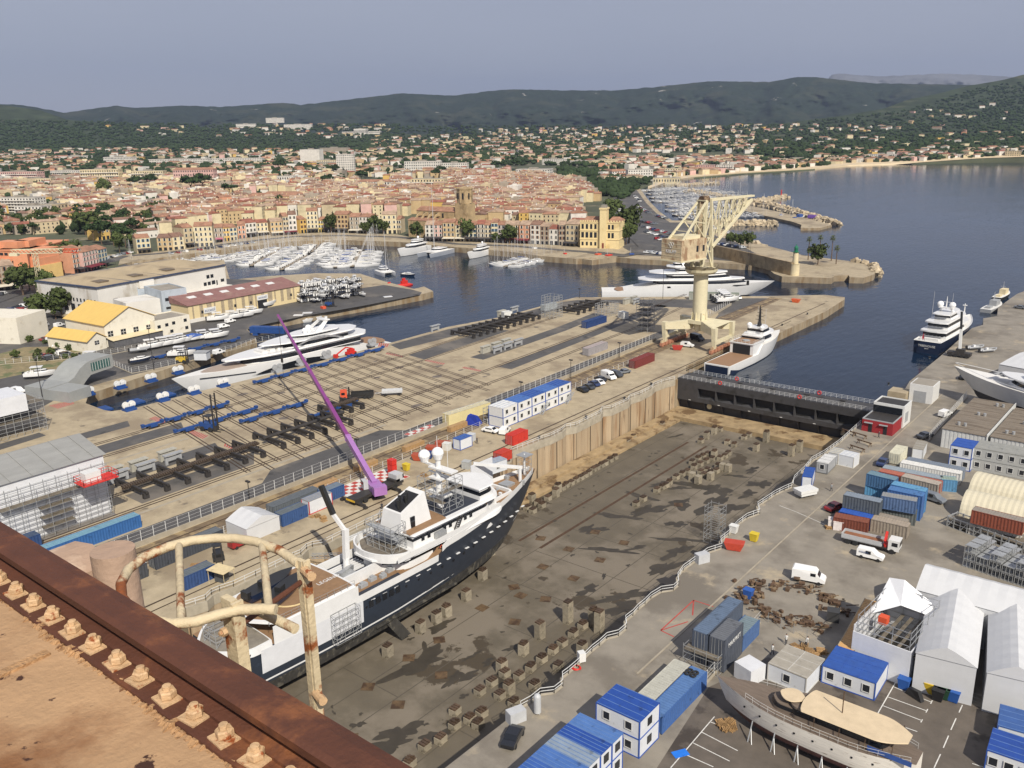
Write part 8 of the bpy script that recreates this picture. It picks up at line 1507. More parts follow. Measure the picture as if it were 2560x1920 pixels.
t=thing('excavator','red-armed excavator digging on the left construction plot','excavator',P(*z21(190,660)),.3);q=M();q.box(-1.8,-1.4,0,1.8,1.4,.8);q.build('tracks',m_motor,t);q=M();q.box(-1.8,-1.3,.9,1.4,1.3,2.3);q.build('body',m_white,t);q=M();q.bar((1,0,1.8),(4.0,0,6.5),.7);q.bar((4.0,0,6.5),(7,0,5.8),.6);q.bar((7,0,5.8),(7.8,0,2.0),.5);q.build('arm',m_redp,t);q=M();q.box(7.2,-.6,1,8.4,.6,2.2);q.build('bucket',m_steel,t)
for(x,y,w_,lb,mt)in[(290,730,9,'white ribbed open skip wagon beside the digger','#c9c5ba'),(130,640,8,'white site hut wall behind the digger','#cfccc2'),(620,590,5,'white box van body by the warehouse','#d5d3cc')]:
 p=P(*z21(x,y));q=M();q.box(-w_/2,-1.3,.6,w_/2,1.3,2.8);[q.box(-w_/2+k*w_/12,-1.36,.6,-w_/2+k*w_/12+.15,-1.3,2.8)for k in range(12)];q.build('skip_wagon' if 'skip' in lb else 'site_box',paint(mt),loc=p,rz=.35,label=lb,cat='skip' if 'skip' in lb else 'site box')
m_fence=mat('fence_white',(.62,.62,.60),rough=.6,var=.08)
def fence(pts,h,label,plinth=.0,step=2.6,r=.045,mt=None,rows=(1,.66,.33),nm='fence'):
 pts=[Vector((p[0],p[1],0))for p in pts];t=thing(nm,label,'fence',pts[0]);o_=pts[0]
 q=M()
 for a,b in zip(pts,pts[1:]):
  n=max(1,round((b-a).length/step))
  for k in range(n):p=a.lerp(b,k/n)-o_;q.bar(p+Vector((0,0,plinth)),p+Vector((0,0,plinth+h)),r*2)
  for f_ in rows:q.bar(a-o_+Vector((0,0,plinth+h*f_)),b-o_+Vector((0,0,plinth+h*f_)),r*.55)
 q.build('posts_and_rails',mt or m_fence,t)
 if plinth:
  q=M();[q.bar(a-o_+Vector((0,0,plinth/2)),b-o_+Vector((0,0,plinth/2)),.3,plinth)for a,b in zip(pts,pts[1:])];q.build('plinth',m_cstrip,t)
fence([(-151,56),(-150.7,99),(-151.2,130),(-151.9,216),(-153.3,252),(-154,272)],2.1,'long white post fence on a concrete plinth between road and railway',1.0);fence([(-155.5,305),(-157,325),(-160,346)],2.1,'white fence continuing behind the cream crane',1.0)
fence([(-142.3,60),(-142.6,128),(-143.6,216),(-145,250)],1.5,'lower white post fence along the quay side of the railway',.2,3.2);fence([(-46.5,84),(-46.5,99),(-47,118)],1.9,'galvanised mesh fence between quay containers and car park',.2,2.4)
fence([tuple(P(*z44(1050,850)))[:2],tuple(P(*z44(1860,1140)))[:2]],1.7,'wire site fence in front of the white tents',0,2.2,.03,m_galv);fence([tuple(P(*z34(1390,215)))[:2],tuple(P(*z24(1720,1290)))[:2]],2.0,'sheet fence along the lane beside the tan shed',.3,1.6)
fence([tuple(P(*z44(0,400)))[:2],tuple(P(*z44(450,600)))[:2]],1.7,'wire fence beside the scrap yard',0,2.0,.03,m_galv)
fence([tuple(P(*z21(x,y)))[:2]for x,y in((-20,1010),(600,960),(960,920),(1260,860))],1.8,'pale fence below the workshops',.2,2.4);fence([tuple(P(*z21(x,y)))[:2]for x,y in((1690,960),(2000,885),(2212,820),(2380,790))],1.8,'white fence right of the grey kiosk',.2,2.4);fence([tuple(P(*z21(x,y)))[:2]for x,y in((920,990),(1140,1085),(1330,1050),(1640,980))],1.8,'white fence between the gatehouse and yellow forklift',.2,2.4)
for nm,line,lb in(('guard_rail',QR,'white tubular guard rail zigzagging along the right dock edge'),('guard_rail',QL,'white tubular guard rail along the left dock edge')):
 t=thing(nm,lb,'railing',(0,0,0));q=M();q.rail([p+Vector((0,0,.12))for p in line],1.1,1.9,.045,(1,.55));q.build('tubes',m_white,t)
for i,(x,y,yt,lb)in enumerate([(385,925,820,'beside the superyacht bow'),(107,1000,895,'below the modern gatehouse'),(1303,979+20,955,'by the office row'),(1427,945,900,'behind the office row, farther'),(1657,747,672,'at the white superyacht'),(1449,745,722,'on the wharf edge'),(893,1122,1098,'next to the purple boom'),(625,1257,1203,'near the near wharf fence'),(1548,893,857,'on the fence line below the cream crane'),(2336-1240,866-60,840-60,'on the wharf'),(1932,672,640,'at the mole')][:9]):
 p=P(x,y);h=PD(x,yt,math.hypot(p.x,p.y)).z;t=thing('lamp_post','dark floodlight post '+lb,'lamp post',p);q=M();q.tube((0,0,0),(0,0,h),.13,.08,6);q.build('pole',m_steel,t);q=M();q.box(-.6,-.25,h-.15,.6,.25,h+.15);q.build('lamp_head',m_steel,t)
def trolley(x,y0,y1,base,z=0):
 n=max(1,round((y1-y0)/7.5));
 for k in range(n):
  a=y0+(y1-y0)*k/n;t=thing('transfer_trolley','','trolley',(x,a,z),0,'blue boat transfer trolleys');q=M();Lq=(y1-y0)/n-.5;q.box(-.35,0,.7,.35,Lq,1.15);q.box(-.9,Lq*.35,.35,.9,Lq*.65,1.0);q.box(-.5,0,1.15,.5,.8,1.5);q.box(-.5,Lq-.8,1.15,.5,Lq,1.5);q.build('beam',m_tblue,t)
  for yy in(Lq*.3,Lq*.7):
   for s_ in(-1,1):q=M();q.tube((s_*.55,yy,.35),(s_*.8,yy,.35),.35,n=10);q.build('wheel',m_steel,t)
  lab(t,base,a)
trolley(-225.6,152,207,'blue trolley in the long chain beside the superyacht');trolley(-281,150,186,'blue trolley behind the superyacht bow');trolley(-214,109,136,'blue trolley beside the huge blue forklift');trolley(-203.4,112,138,'blue trolley in the second chain on the pad');trolley(-196.5,127,150,'blue trolley among the black keel frames');trolley(-184.5,141,158,'blue trolley under the purple boom')
def keelrack(cx0,y0,y1,base,n,w=6.5,roll=True):
 t=thing('ship_cradle',base,'ship cradle',(cx0,y0,0));L_=y1-y0;q=M()
 if roll:
  for k in range(int(L_/.55)):q.box(-.7,k*.55,1.7,.7,k*.55+.32,2.15)
  q.box(-.35,0,1.2,.35,L_,1.7)
 else:q.tube((0,0,1.9),(0,L_,1.9),.45,n=8)
 q.build('spine',m_kwood if roll else m_steel,t)
 for k in range(n):
  y=L_*(k+.4)/n;q=M();q.bar((-w,y,1.5),(w,y,1.5),.5,.55);q.box(-w+.3,y-.6,0,-w+1.1,y+.6,1.3);q.box(w-1.1,y-.6,0,w-.3,y+.6,1.3);q.box(-w*.6,y-.25,.8,w*.6,y+.25,1.3);q.build('cross_beam',m_steel,t)
m_kwood=mat('keel_timbers',C('#4f4338'),var=.35,scale=2)
keelrack(-177,84,119,'black keel frame with row of timber blocks near the scaffolded shed',7);keelrack(-178,121,147,'black steel frame with pipe spine at the foot of the purple boom',6,roll=False);keelrack(-184.5,146,158,'black keel frame with timber blocks under the boom',3,5)
keelrack(-216,236,280,'long black keel frame on the far wharf left of the scaffold tower',11,6,False);keelrack(-208,292,318,'long black keel frame on the far wharf right of the scaffold tower',6,6,False)
def winch(x,y,k,base):
 t=thing('lift_winch','','winch',(x,y,0),0,'cable winches along the ship lift');q=M();q.box(-1.4,-1.6,0,1.4,1.6,.5);q.box(-.5,-1.5,.5,.5,1.5,1.1);q.build('bedplate',m_tblue if k else m_tube,t)
 for s_ in(-1,1):q=M();q.tube((-.3,s_*.9,1.6),(.3,s_*.9,1.6),1.0,n=16);q.tube((-.45,s_*.9,1.6),(.45,s_*.9,1.6),.45,n=12);q.build('sheave',m_white if k else m_tube,t)
 lab(t,base,y)
for x,y in((-233.7,116.3),(-234,126.8),(-232.7,136.2),(-232.5,146),(-232.5,166.2),(-233.1,176.3),(-233.4,187.2),(-234,208.7)):winch(x,y,y<150,'twin-drum winch on the pad side of the lift')
for x,y in((-254.4,116.6),(-253.3,126.1),(-252.6,135.8),(-254,146)):
 winch(x-3.6,y,1,'twin-drum winch with blue platform on the far lift wall');q=M();q.box(-2.4,-1.8,-3.2,2.4,1.8,-2.5);q.box(-.3,-1.5,-9,.3,-1.1,-3.2);q.box(-.3,1.1,-9,.3,1.5,-3.2);lab(q.build('lift_platform_end',m_tblue,loc=(x+4.6,y,0),cat='lift platform end'),'blue ship-lift platform end hanging in the slot',x)
t=thing('scaffolded_shed','tall white wrapped work shed with grey roof and scaffold bays, cut by left edge','shed',(-187,40,0));q=M();q.box(0,0,0,16.5,38,12.6);q.build('wrapped_walls',m_wrap,t)
q=M();q._a([(-.6,-.5,12.7),(17,-.5,12.7),(17,38.5,12.7),(-.6,38.5,12.7),(6.5,-.5,15),(6.5,38.5,15)],[(1,2,5,4),(3,0,4,5),(0,1,4),(2,3,5)]);[q.bar((16.9,y,12.85),(6.5,y,15.12),.1)for y in range(0,39,4)];q.build('roof',mat('shed_roof_grey',C('#8b8b88'),var=.12,scale=.6,stretch=(1,.3,1)),t)
q=M();scaff(q,16.8,18.4,2,37.5,0,11.5,2.4,.045);q.build('scaffold_bays',m_galv,t);q=M();[q.box(16.8,24,z,18.4,30,z+.1)for z in(2,4,6,8)];q.box(16.8,17,8,18.4,34,8.15);q.build('boards',_mc['scaffold_boards'],t)
t=thing('lift_platform','red-railed hoist platform with small white cabin hanging on the wrapped shed','hoist platform',(-168,70.5,9.5));q=M();q.box(0,0,0,4,7,.2);q.rail([(0,0,.2),(4,0,.2),(4,7,.2),(0,7,.2),(0,0,.2)],1.2,1.4,.05);q.build('deck',m_redp,t);q=M();q.box(.8,1,.2,3,4,2.2);q.build('cabin',m_white,t)
scaff_thing('scaffold_tower','dense scaffolding under a white sheet at the left photo edge',-5,5,-8,8,0,9,2,.06,(4,8),tuple(P(20,1085)));q=M();q.box(-5.3,-8.3,6.5,5.3,4,11);q.build('wrapped_shelter',m_wrap,loc=P(20,1085),label='white wrapped box on top of scaffolding, left photo edge',cat='shelter')
scaff_thing('scaffold_tower','tall rusty-grey scaffold tower between the two far keel frames',-3,3,-3,3,0,9,1.8,.07,(),(-209,284,0));scaff_thing('scaffold_tower','dark scaffold tower with five platforms beside the cream crane',-2.5,2.5,-2.5,2.5,0,12,2,.07,(2,4,6,8,10),(-165.5,284,0));scaff_thing('scaffold_tower','low rusty scaffold heap behind the blue wharf container',-3,3,-4,4,0,5,1.7,.07,(),(-193,300,0))
scaff_thing('scaffold_tower','silver scaffold bundle standing by the white hatchback',-4,3,-4,4,0,4.2,1.7,.06,(2,),tuple(P(*z22(2150,1500))))
c_=lambda x,y0,y1,col,lb,rc=None,h=2.6,zt=2.6,side=1:container((x,y0,0),(x,y1,0),side,zt,h,col,lb,rc,world=True)
c_(-161,58,78,'#2f5c92','very long light-blue container in front of the scaffolded shed','#6d93a5',side=-1);c_(-166,56,62,'#27406b','dark blue container by the shed corner','#3b4a63')
c_(-135.7,94.7,101,'#2f4b78','blue container right of the white tent','#5d6468');c_(-140.2,96,108,'#5b6064','grey-roofed long container behind the red-trimmed one');c_(-137.8,107.2,112.5,'#34507d','blue-sided container with grey roof next to the purple crane','#6a7580');cabin((-136.0,101.6,0),(-136.0,107.6,0),1,2.9,2.9,'#8b8880','white cabin with thick red roof trim',wins=0,frame='#b6282c',world=True)
c_(-139.5,70,84,'#3c4047','long dark grey container behind the green forklift','#5f6468');c_(-128.5,69,75,'#2b4470','blue container with grey lid seen through the ladder cage','#5d6468');c_(-138.5,62,68,'#3d4045','grey container partly hidden by the ladder cage')
c_(-161.5,240,252,'#8e8a8c','pale mauve-grey long container on the wharf','#a39896');a_=P(*z23(600,690));c_(a_.x,a_.y,a_.y+14,'#1d3768','dark blue shipping container on the far wharf','#2a4270',side=-1);a_=P(*z23(1065,1045));c_(a_.x,a_.y,a_.y+12.2,'#6a2b29','oxblood shipping container on the quay beside the railway','#7a3531')
a_=P(*z33(10,260));c_(a_.x,a_.y,a_.y+6,'#b93226','bright red container with white notice by the dock rail');container(z32(2115,330),z32(2212,290),1,2.2,2.2,'#b03a2a','long low red-orange tank container behind the bright red one');cabin(z32(1955,395),z32(2110,345),-1,2.6,2.6,'#9a9ea0','grey-roofed light cabin by the left dock rail',wins=1,frame='#b9bcbe')
cabin(z32(1700,190),z32(1805,150),-1,2.7,2.7,'#23498f','white site cabin with blue roof beside the skips',wins=0);cabin((-153.3,159.5,0),(-151.6,174.5,0),-1,2.9,2.9,'#cdbf8f','long cream switchgear cabin beside the fence',wins=0,frame='#c4b78a',wallc=mat('cream_cabin_wall',C('#cdc08f'),var=.05),world=True)
for k in range(4):cabin((-137.8,172+6.06*k,0),(-137.8,178+6.06*k,0),1,5.4,5.4,['#3d63a3','#24498f','#3d63a3','#24498f'][k],['nearest','second','third','farthest'][k]+' blue-roofed bay of the two-storey white office row',D=4.9,wins=2,nlev=2,wallc=m_white,world=True)
cabin((-137.8,165.8,0),(-137.8,171.9,0),1,5.4,5.4,'#d2d2cf','white-roofed end bay of the two-storey office row',D=4.9,wins=2,nlev=2,wallc=m_white,world=True)
for y in(184,195.5):
 t=thing('outside_stair','grey metal outside stair on the office row, '+('nearer' if y<190 else 'farther'),'staircase',(-137.2,y,0));q=M();[q.bar((x,-3.4,0),(x,0,2.8),.12,.3)for x in(0,.9)];[q.box(0,-3.4+k*.35,k*.28,.9,-3.15+k*.35,k*.28+.05)for k in range(10)];q.build('flight',m_galv,t)
for i,(x,y,k)in enumerate([(-189,86,0),(-189,92,0),(-189.5,99.5,0),(-185.5,85.5,1),(-185.5,92,1),(-185.8,99,1),(-194,222,0),(-194.3,228,0),(-194.6,234,0),(-190,224,1),(-190.2,230,1),(-190.4,236,1),(-231,236,1),(-228,281,1),(-228,272,0),(-199,322,0),(-199,328,0),(-195,324,1)]):
 q=M()
 if k:q.box(0,0,0,.5,.6,2.2);q.box(0,3.6,0,.5,4.2,2.2);q.box(-.3,-.3,2.2,.9,4.5,2.5);q.box(.1,.6,.8,.4,3.6,1.8)
 else:q.box(0,0,0,1.2,4,2.2);q.box(-.2,-.2,2.2,1.5,4.2,2.45)
 lab(q.build('service_kiosk',m_tube if k else paint('#a5a296'),loc=(x,y,0),cat='kiosk'),'open-framed grey service stand on the wharf' if k else 'grey service box with cream top on the wharf',y)
container(z23(915,545),z23(965,560),1,2.6,2.6,'#c9c9c5','white half-height container with open dark end on the wharf');container(z22(2145,555),z22(2212,545),1,2.8,2.8,'#d0d0cc','white generator box at the wharf edge');container(z23(245,490),z23(355,465),-1,2.4,2.4,'#9aa0a2','light grey container on the wharf edge')
def skip_(p,rz,col,lb,L_=3.6):t=M();t.loft([[(-L_/2+.6,-.9,.1),(L_/2-.6,-.9,.1),(L_/2-.6,.9,.1),(-L_/2+.6,.9,.1)][::-1],[(-L_/2,-1,1.5),(L_/2,-1,1.5),(L_/2,1,1.5),(-L_/2,1,1.5)][::-1]],caps=False);t.loft([[(-L_/2,-1,1.5),(L_/2,-1,1.5),(L_/2,1,1.5),(-L_/2,1,1.5)][::-1],[(-L_/2+.7,-.8,.9),(L_/2-.7,-.8,.9),(L_/2-.7,.8,.9),(-L_/2+.7,.8,.9)][::-1]]);t.build('skip',paint(col),loc=p,rz=rz,label=lb,cat='skip')
for(x,y,c,lb)in((1415,380,'#a0492f','rust-red skip nearest the yellow bin'),(1535,310,'#a04a30','rust-red skip in the middle of the three'),(1615,270,'#9c4b33','rust-red skip farthest of the three'),(1480,360,'#1f3668','navy covered skip between the rust-red ones'),(1790,240,'#c4bfae','cream skip of rubble by the blue-roofed cabin')):skip_(P(*z32(x,y)),.5,c,lb)
skip_(P(*z33(1920,1150)),.3,'#b0402c','orange-red skip at the right dock rail');skip_(P(*z23(1430,880)),.4,'#a5352a','red skip by the cream crane leg')
def bin_(p,col,lb,s=1.0,n='waste_bin'):q=M();q.loft([[(-.45*s,-.4*s,.1),(.45*s,-.4*s,.1),(.45*s,.4*s,.1),(-.45*s,.4*s,.1)][::-1],[(-.6*s,-.5*s,1.2*s),(.6*s,-.5*s,1.2*s),(.6*s,.5*s,1.2*s),(-.6*s,.5*s,1.2*s)][::-1]]);q.box(-.63*s,-.53*s,1.2*s,.63*s,.53*s,1.32*s);q.build(n,paint(col),loc=p,label=lb,cat='bin')
for f_,x,y,c,lb in((z32,1300,470,'#c8b02e','yellow bin beside the red stack'),(z44,1300,970,'#c8a92c','tall yellow bin before the tents'),(z44,1400,1010,'#c8a92c','wide yellow bin before the tents'),(z44,1515,1055,'#23452f','dark green bin before the tents'),(z44,1600,1080,'#24539a','blue bin before the tents'),(z44,1465,1070,'#1a1a1c','black bin before the tents'),(z43,2040,190,'#2a56a0','blue and yellow bin by the slate containers'),(z33,2090,1080,'#c8b02e','yellow bin right of the orange-red skip'),(z33,1915,1010,'#d0d0cc','white box with blue lid at the right rail'),(z44,1170,970,'#24539a','small blue bin next to the covered motorbike')):bin_(P(*f_(x,y)),c,lb,1.25)
q=M();[q.box(-.8,-.7,k*1.25,.8,.7,k*1.25+1.15)for k in range(3)];q.build('red_crate_stack',m_redp,loc=P(*z32(1180,505)),label='stack of three bright red gas-bottle cages on the left quay',cat='cage stack')
for i,(x,y)in enumerate([(590,620),(950,450),(1360,280),(1740,110)]):q=M();q.box(-.7,-3.2,0,.7,3.2,1.3);[q.box(-.75,k*1.0-3,0,.75,k*1.0-2.9,1.32)for k in range(7)];lab(q.build('timber_crate',paint('#a3835a'),loc=P(*z32(x,y)),rz=0,cat='crate'),'long wooden crate lying beside the railway',x)
q=M();q.tube((0,0,.3),(0,0,2.6),.5,n=14);q.sphere((0,0,2.6),.5,12,4,half=True);[q.bar((.35*math.cos(a),.35*math.sin(a),0),(.35*math.cos(a),.35*math.sin(a),.4),.08)for a in(0,2,4)];q.build('air_tank',m_lgrey,loc=P(*z43(220,1190)),label='upright grey compressed-air tank by the right rail',cat='tank')
for x,y,lb in((35,1250,'beside the air tank'),(1630,480+0,'far')):
 if x<100:q=M();q.box(-1.2,-.7,0,1.2,.7,1.7);q.build('electric_cabinet',m_lgrey,loc=P(*z43(x,y)),rz=1.2,label='grey electric cabinet '+lb,cat='cabinet')
q=M();q.box(-1.2,-.7,0,1.2,.7,1.7);q.build('electric_cabinet',m_lgrey,loc=P(*z33(1640,1260)),rz=1.1,label='white electric cabinet with red label at the middle of the right rail',cat='cabinet');q=M();q.box(-.5,-.5,.2,.5,.5,1.6);q.build('electric_cabinet',m_white,loc=P(*z43(600,740)),rz=1,label='small white cabinet above the coiled red hose',cat='cabinet')
q=M();q.path([(.7*math.cos(a)*(1-.02*a),.7*math.sin(a)*(1-.02*a),.1+.01*a)for a in np.linspace(0,18,60)],.06,5);q.build('hose_coil',m_redp,loc=P(*z43(555,800)),label='coiled red hose lying by the small white cabinet',cat='hose')
m=M();r_=random.Random(77)
t=thing('scrap_heap','ring of rusty scrap engines, drums and buoys in the right yard','scrap heap',P(*z44(230,250)))
for k in range(230):
 a=r_.uniform(.2,5.6);d_=6.2+r_.gauss(0,1.2);c=(d_*1.25*math.cos(a),d_*.9*math.sin(a),r_.uniform(.2,.8));s=r_.uniform(.2,.62);q=m
 if k%4==0:q.tube((c[0]-s,c[1],c[2]),(c[0]+s*.6,c[1]+s*.6,c[2]),s*.5,n=8)
 elif k%16==1:q.sphere(c,s*.7,8,5)
 elif k%3==1:q.bar((c[0]-s*1.5,c[1],.2),(c[0]+s*1.6,c[1]+s,.3+s*.5),.12)
 else:q.cbox(c[0],c[1],0,s*1.5,s,s*1.1,r_.uniform(0,3))
m.build('scrap',m_rustw,t,kind='stuff')
container(z44(600,600),z44(835,190),-1,2.6,2.6,'#a8987c','rusty flat-topped cream container beside the scrap heap','#c29a66')
cabin(z44(468,770),z44(935,930),1,2.7,2.7,'#2a4f96','long white site office under four blue roof panels',D=6,wins=3);cabin(z44(0,750),z44(335,885),1,2.7,2.7,'#9a9488','white site office with ribbed roof and red trim',D=6,wins=1,frame='#b6b4ae');cabin(z44(1890,1500),z44(2300,1640),1,2.8,2.8,'#20448f','blue-roofed cabin at the lower right corner, nearer',D=4.9,wins=3);cabin(z44(1985,1290),z44(2300,1380),1,2.9,2.9,'#35568f','dull blue-roofed cabin at the right edge below the tents',D=4.9,wins=2)
q=M();q.box(-1.5,-1.5,0,1.5,1.5,2.4);q.build('white_kiosk',m_wrap,loc=P(*z43(2050,880)),rz=-.3,label='small white square kiosk behind the old boat bow',cat='kiosk')
scaff_thing('barrier_rack','grey stillages full of steel bars in front of the rust-brown container',-9,9,-1.6,1.6,0,2.2,1.3,.12,(.5,1.4),tuple(P(*z34(1990,1080))),-.3);t=thing('cage_stack','tall stacks of galvanised cage racks at the right edge above the tents','cage racks',P(*z34(2080,1340)),-.2)
for i in range(6):
 for j in range(4):
  for l in range([3,2,3,2,3,3][i]-(j==3)):q=M();X_,Y_,Z_=-6+i*2.1,-4+j*2.2,l*1.4;[q.bar((X_+a,Y_+b,Z_),(X_+a,Y_+b,Z_+1.3),.09)for a in(0,.6,1.2,1.8)for b in(0,.9,1.8)];q.box(X_,Y_,Z_,X_+1.85,Y_+1.85,Z_+.1);q.box(X_,Y_,Z_+1.2,X_+1.85,Y_+1.85,Z_+1.3);q.build('cage',m_galv,t)
q=M();[q.box(-.9+.6*k,-2.2,.6,-.5+.6*k,1.8,1.3)for k in range(4)];q.box(-1.2,-2.4,1.2,1.4,2,1.8);q.build('white_chute',m_white,loc=P(*z34(325,690)),rz=-.5,label='white angular hopper lying near the right dock rail',cat='hopper')
t=thing('old_wooden_yacht','derelict white wooden yacht with long cream canopy roof propped on the hard','old yacht',(-17.8,94.7,0),PI);Lo=25.2;m_owh=mat('flaking_white_planks',C('#cfcac0'),rough=.8,var=.15,scale=1.5,stretch=(.25,1,6),col2=C('#6d5a48'),fac2=(.6,.72),scale2=1.6,stretch2=(.4,1,3),bump=.4);m_odk=mat('grey_brown_planks',C('#6d6054'),var=.25,scale=1.5,stretch=(.3,3,1))
zo=lambda q_:4.5+.35*max(0,.3-q_)+1.2*max(0,q_-.45)**1.4
smoothby(hull(Lo,6.2,zo,.9,rake=.07,stern=.45,n=30,wl=2.0,flare=.1,bow_p=2.0,full=.55).build('hull',[m_owh,mat('old_antifouling',C('#4a2f2b'),var=.3),m_odk],t),35)
q=M();tier(q,3.2,15.3,1.85,4.5,6.2,1.5,.8,0,(.35,.85));q.build('deckhouse',[m_odk,m_glass],t);q=M();tier(q,1.2,13.6,2.6,6.5,6.62,.6,3.5,0);tier(q,13.7,16.6,1.4,6.4,6.5,1.4,1.3,0);q.build('canopy_roof',mat('cream_canopy',C('#c9b697'),var=.1,scale=.8),t);q=M();tier(q,14.4,17.8,1.6,4.6,5.7,1.6,0,.4,(.4,.9));q.build('forward_cabin',[m_odk,m_glass],t)
q=M();[q.bar((x,s_*2.3,4.5),(x,s_*2.3,6.5),.07)for x in(2.5,5.5,8.5,11.5)for s_ in(-1,1)];q.tube((9,0,6.4),(9,0,9.6),.07,n=6);q.build('posts_and_mast',m_rustw,t)
q=M();[q.rail([(x,s_*(hb_side(Lo,6.2,x/Lo,.55,2.0,.45)-.08),zo(x/Lo)),(x+2.2,s_*(hb_side(Lo,6.2,(x+2.2)/Lo,.55,2.0,.45)-.08),zo((x+2.2)/Lo))],.8,1.1,.018)for x in np.arange(.6,20,2.2)for s_ in(-1,1)];q.build('deck_rails',m_white,t,kind='stuff');q=M();q.box(.3,2.3,4.7,5.2,2.36,5.35);q.build('blue_dodger',m_canvas,t)
for k in range(9):x=2+k*2.3;o=bpy.data.objects.new('porthole',me);q=M();q.cyl(0,0,-.05,.05,.14,.14,8);q.v=[(a_,c_z,b_)for a_,b_,c_z in q.v];q.build('porthole',m_glass,t,loc=(x,hb_side(Lo,6.2,x/Lo,.55,2.0,.45)*.985+.02,3.35+.1*k*.3))
for k in range(6):
 for s_ in(-1,1):q=M();x=4+k*3;q.bar((x,s_*3.7,0),(x,s_*2.5,2.4),.12);q.bar((x-.6,s_*3.9,0),(x,s_*2.9,1.6),.08);lab(q.build('boat_prop',m_galv,loc=(-17.8-0,94.7,0),rz=PI,cat='prop',group='steel props holding the old yacht'),'steel prop leaning against the old wooden yacht',x)
m=M()
def line(a,b,w=.13):A,B=P(*a,.0),P(*b,.0);d=(B-A).normalized();n_=Vector((-d.y,d.x,0))*w/2;m.face([(p.x,p.y,.013)for p in(A-n_,B-n_,B+n_,A+n_)])
sheet('old_car_park_tarmac',[z43(1250,1370+290),z43(1700,960),z43(1830,900),z44(0,700),z44(480,930),z44(1080,860),z44(1880,1150),z44(2400,1300),z44(2400,1900),z43(1100,1900)],mat('car_park_tarmac',C('#5f574e'),var=.2,scale=.4,coord='World',col2=C('#3f3831'),fac2=(.55,.64),scale2=.12,bump=.2),.004)
for a,b in((z43(1750,1215),z43(1370,1659)),(z43(1710,1260),z43(1900,1330)),(z43(1640,1350),z43(1950,1510)),(z43(1560,1440),z43(1880,1600)),(z43(1470,1530),z43(1740,1650)),(z44(1105,915),z44(950,1185)),(z44(1035,1045),z44(1370,1165)),(z44(990,1120),z44(1330,1250)),(z44(1090,960),z44(1410,1090)),(z44(1420,1075),z44(1405,1105)),(z44(1380,1150),z44(1365,1180)),(z44(1335,1240),z44(1320,1265)),(z44(1680,1115),z44(1650,1180)),(z44(1625,1230),z44(1580,1330)),(z44(1560,1380),z44(1515,1485)),(z44(1490,1540),z44(1435,1659)),(z44(1765,1620),z44(1880,1659)),(z44(1190,1310),z44(1290,1345)),(z34(100,775),z34(235,825)),(z34(235,825),z34(495,940))):line(a,b)
struct('parking_bay_lines',m,m_mark);m=M()
for a,b in((z43(1285,470),z43(1570,210)),(z43(1570,210),z43(1560,340)),(z43(1285,470),z43(1520,395)),(z43(1570,210),z43(1740,265)),(z43(1285,470),z43(1400,525))):line(a,b,.22)
struct('red_zone_lines',m,m_red)
p=P(1986,688,0);t=thing('lighthouse','cream round lighthouse with green lantern on the end of the mole wall','lighthouse',p);q=M();q.lathe([(2.3,0),(2.2,5.6),(2.4,5.8),(.2,5.85)],(0,0,0),18);q.lathe([(1.5,5.8),(1.25,11.4),(1.6,11.6),(.2,11.65)],(0,0,0),18);q.build('tower',WM['cream'],t);q=M();q.lathe([(1.7,11.65),(1.7,11.9),(.9,12),(.9,13.4),(1.1,13.5),(.95,14.2),(.2,15),(.08,15.8)],(0,0,0),14);q.build('lantern',mat('lighthouse_green',C('#1f6b4d'),rough=.4),t)
a=[P(x,y,0)for x,y in((1780,640),(1830,652),(1880,664),(1930,677),(1980,689))];q=M();q.loft([[(v_.x-.8,v_.y,0),(v_.x+.8,v_.y,0),(v_.x+.7,v_.y,6.6),(v_.x-.7,v_.y,6.6)]for v_ in a]);q.build('sea_wall',m_stone,label='tall curved stone sea wall running out to the lighthouse',cat='sea wall')
m_frond=mat('palm_frond',(.06,.075,.03),var=.4,scale=1)
for(x,y,h,lb)in((2078,652,13,'tallest palm on the lighthouse mole, behind the umbrella tree'),(2090,660,9,'bushy palm right of the umbrella tree'),(2020,650,12,'palm left of the umbrella tree'),(2048,645,12,'palm showing above the umbrella tree')):
 t=thing('palm_tree',lb,'palm tree',P(x,y,0));q=M();q.tube((0,0,0),(0,0,h),.3,.2,7);q.build('trunk',m_trunk,t);q=M()
 for k in range(34):a_=k*2.4;e_=-.9+1.9*((k*7)%34)/34;c_1=Vector((math.cos(a_)*math.cos(e_),math.sin(a_)*math.cos(e_),math.sin(e_)));s_=Vector((-math.sin(a_),math.cos(a_),0))*.3;b_=Vector((0,0,h));q.face([b_-s_*.4,b_+c_1*1.3-s_,b_+c_1*2.3+Vector((0,0,-.7)),b_+c_1*1.3+s_])
 q.build('crown',m_frond,t)
q=M();q.box(-3,-2,0,3,2,2.4);q.build('purple_hut',mat('violet_paint',C('#6a4a9a')),loc=P(2030,545,-1),label='violet-roofed white hut on the far breakwater',cat='hut')
q=M();q.tube((0,0,0),(0,0,5),.7,.5,8);q.sphere((0,0,5.3),.7,8,4);q.build('beacon',m_redp,loc=P(1953,489,0),label='tiny red harbour beacon on the northern spur',cat='beacon')
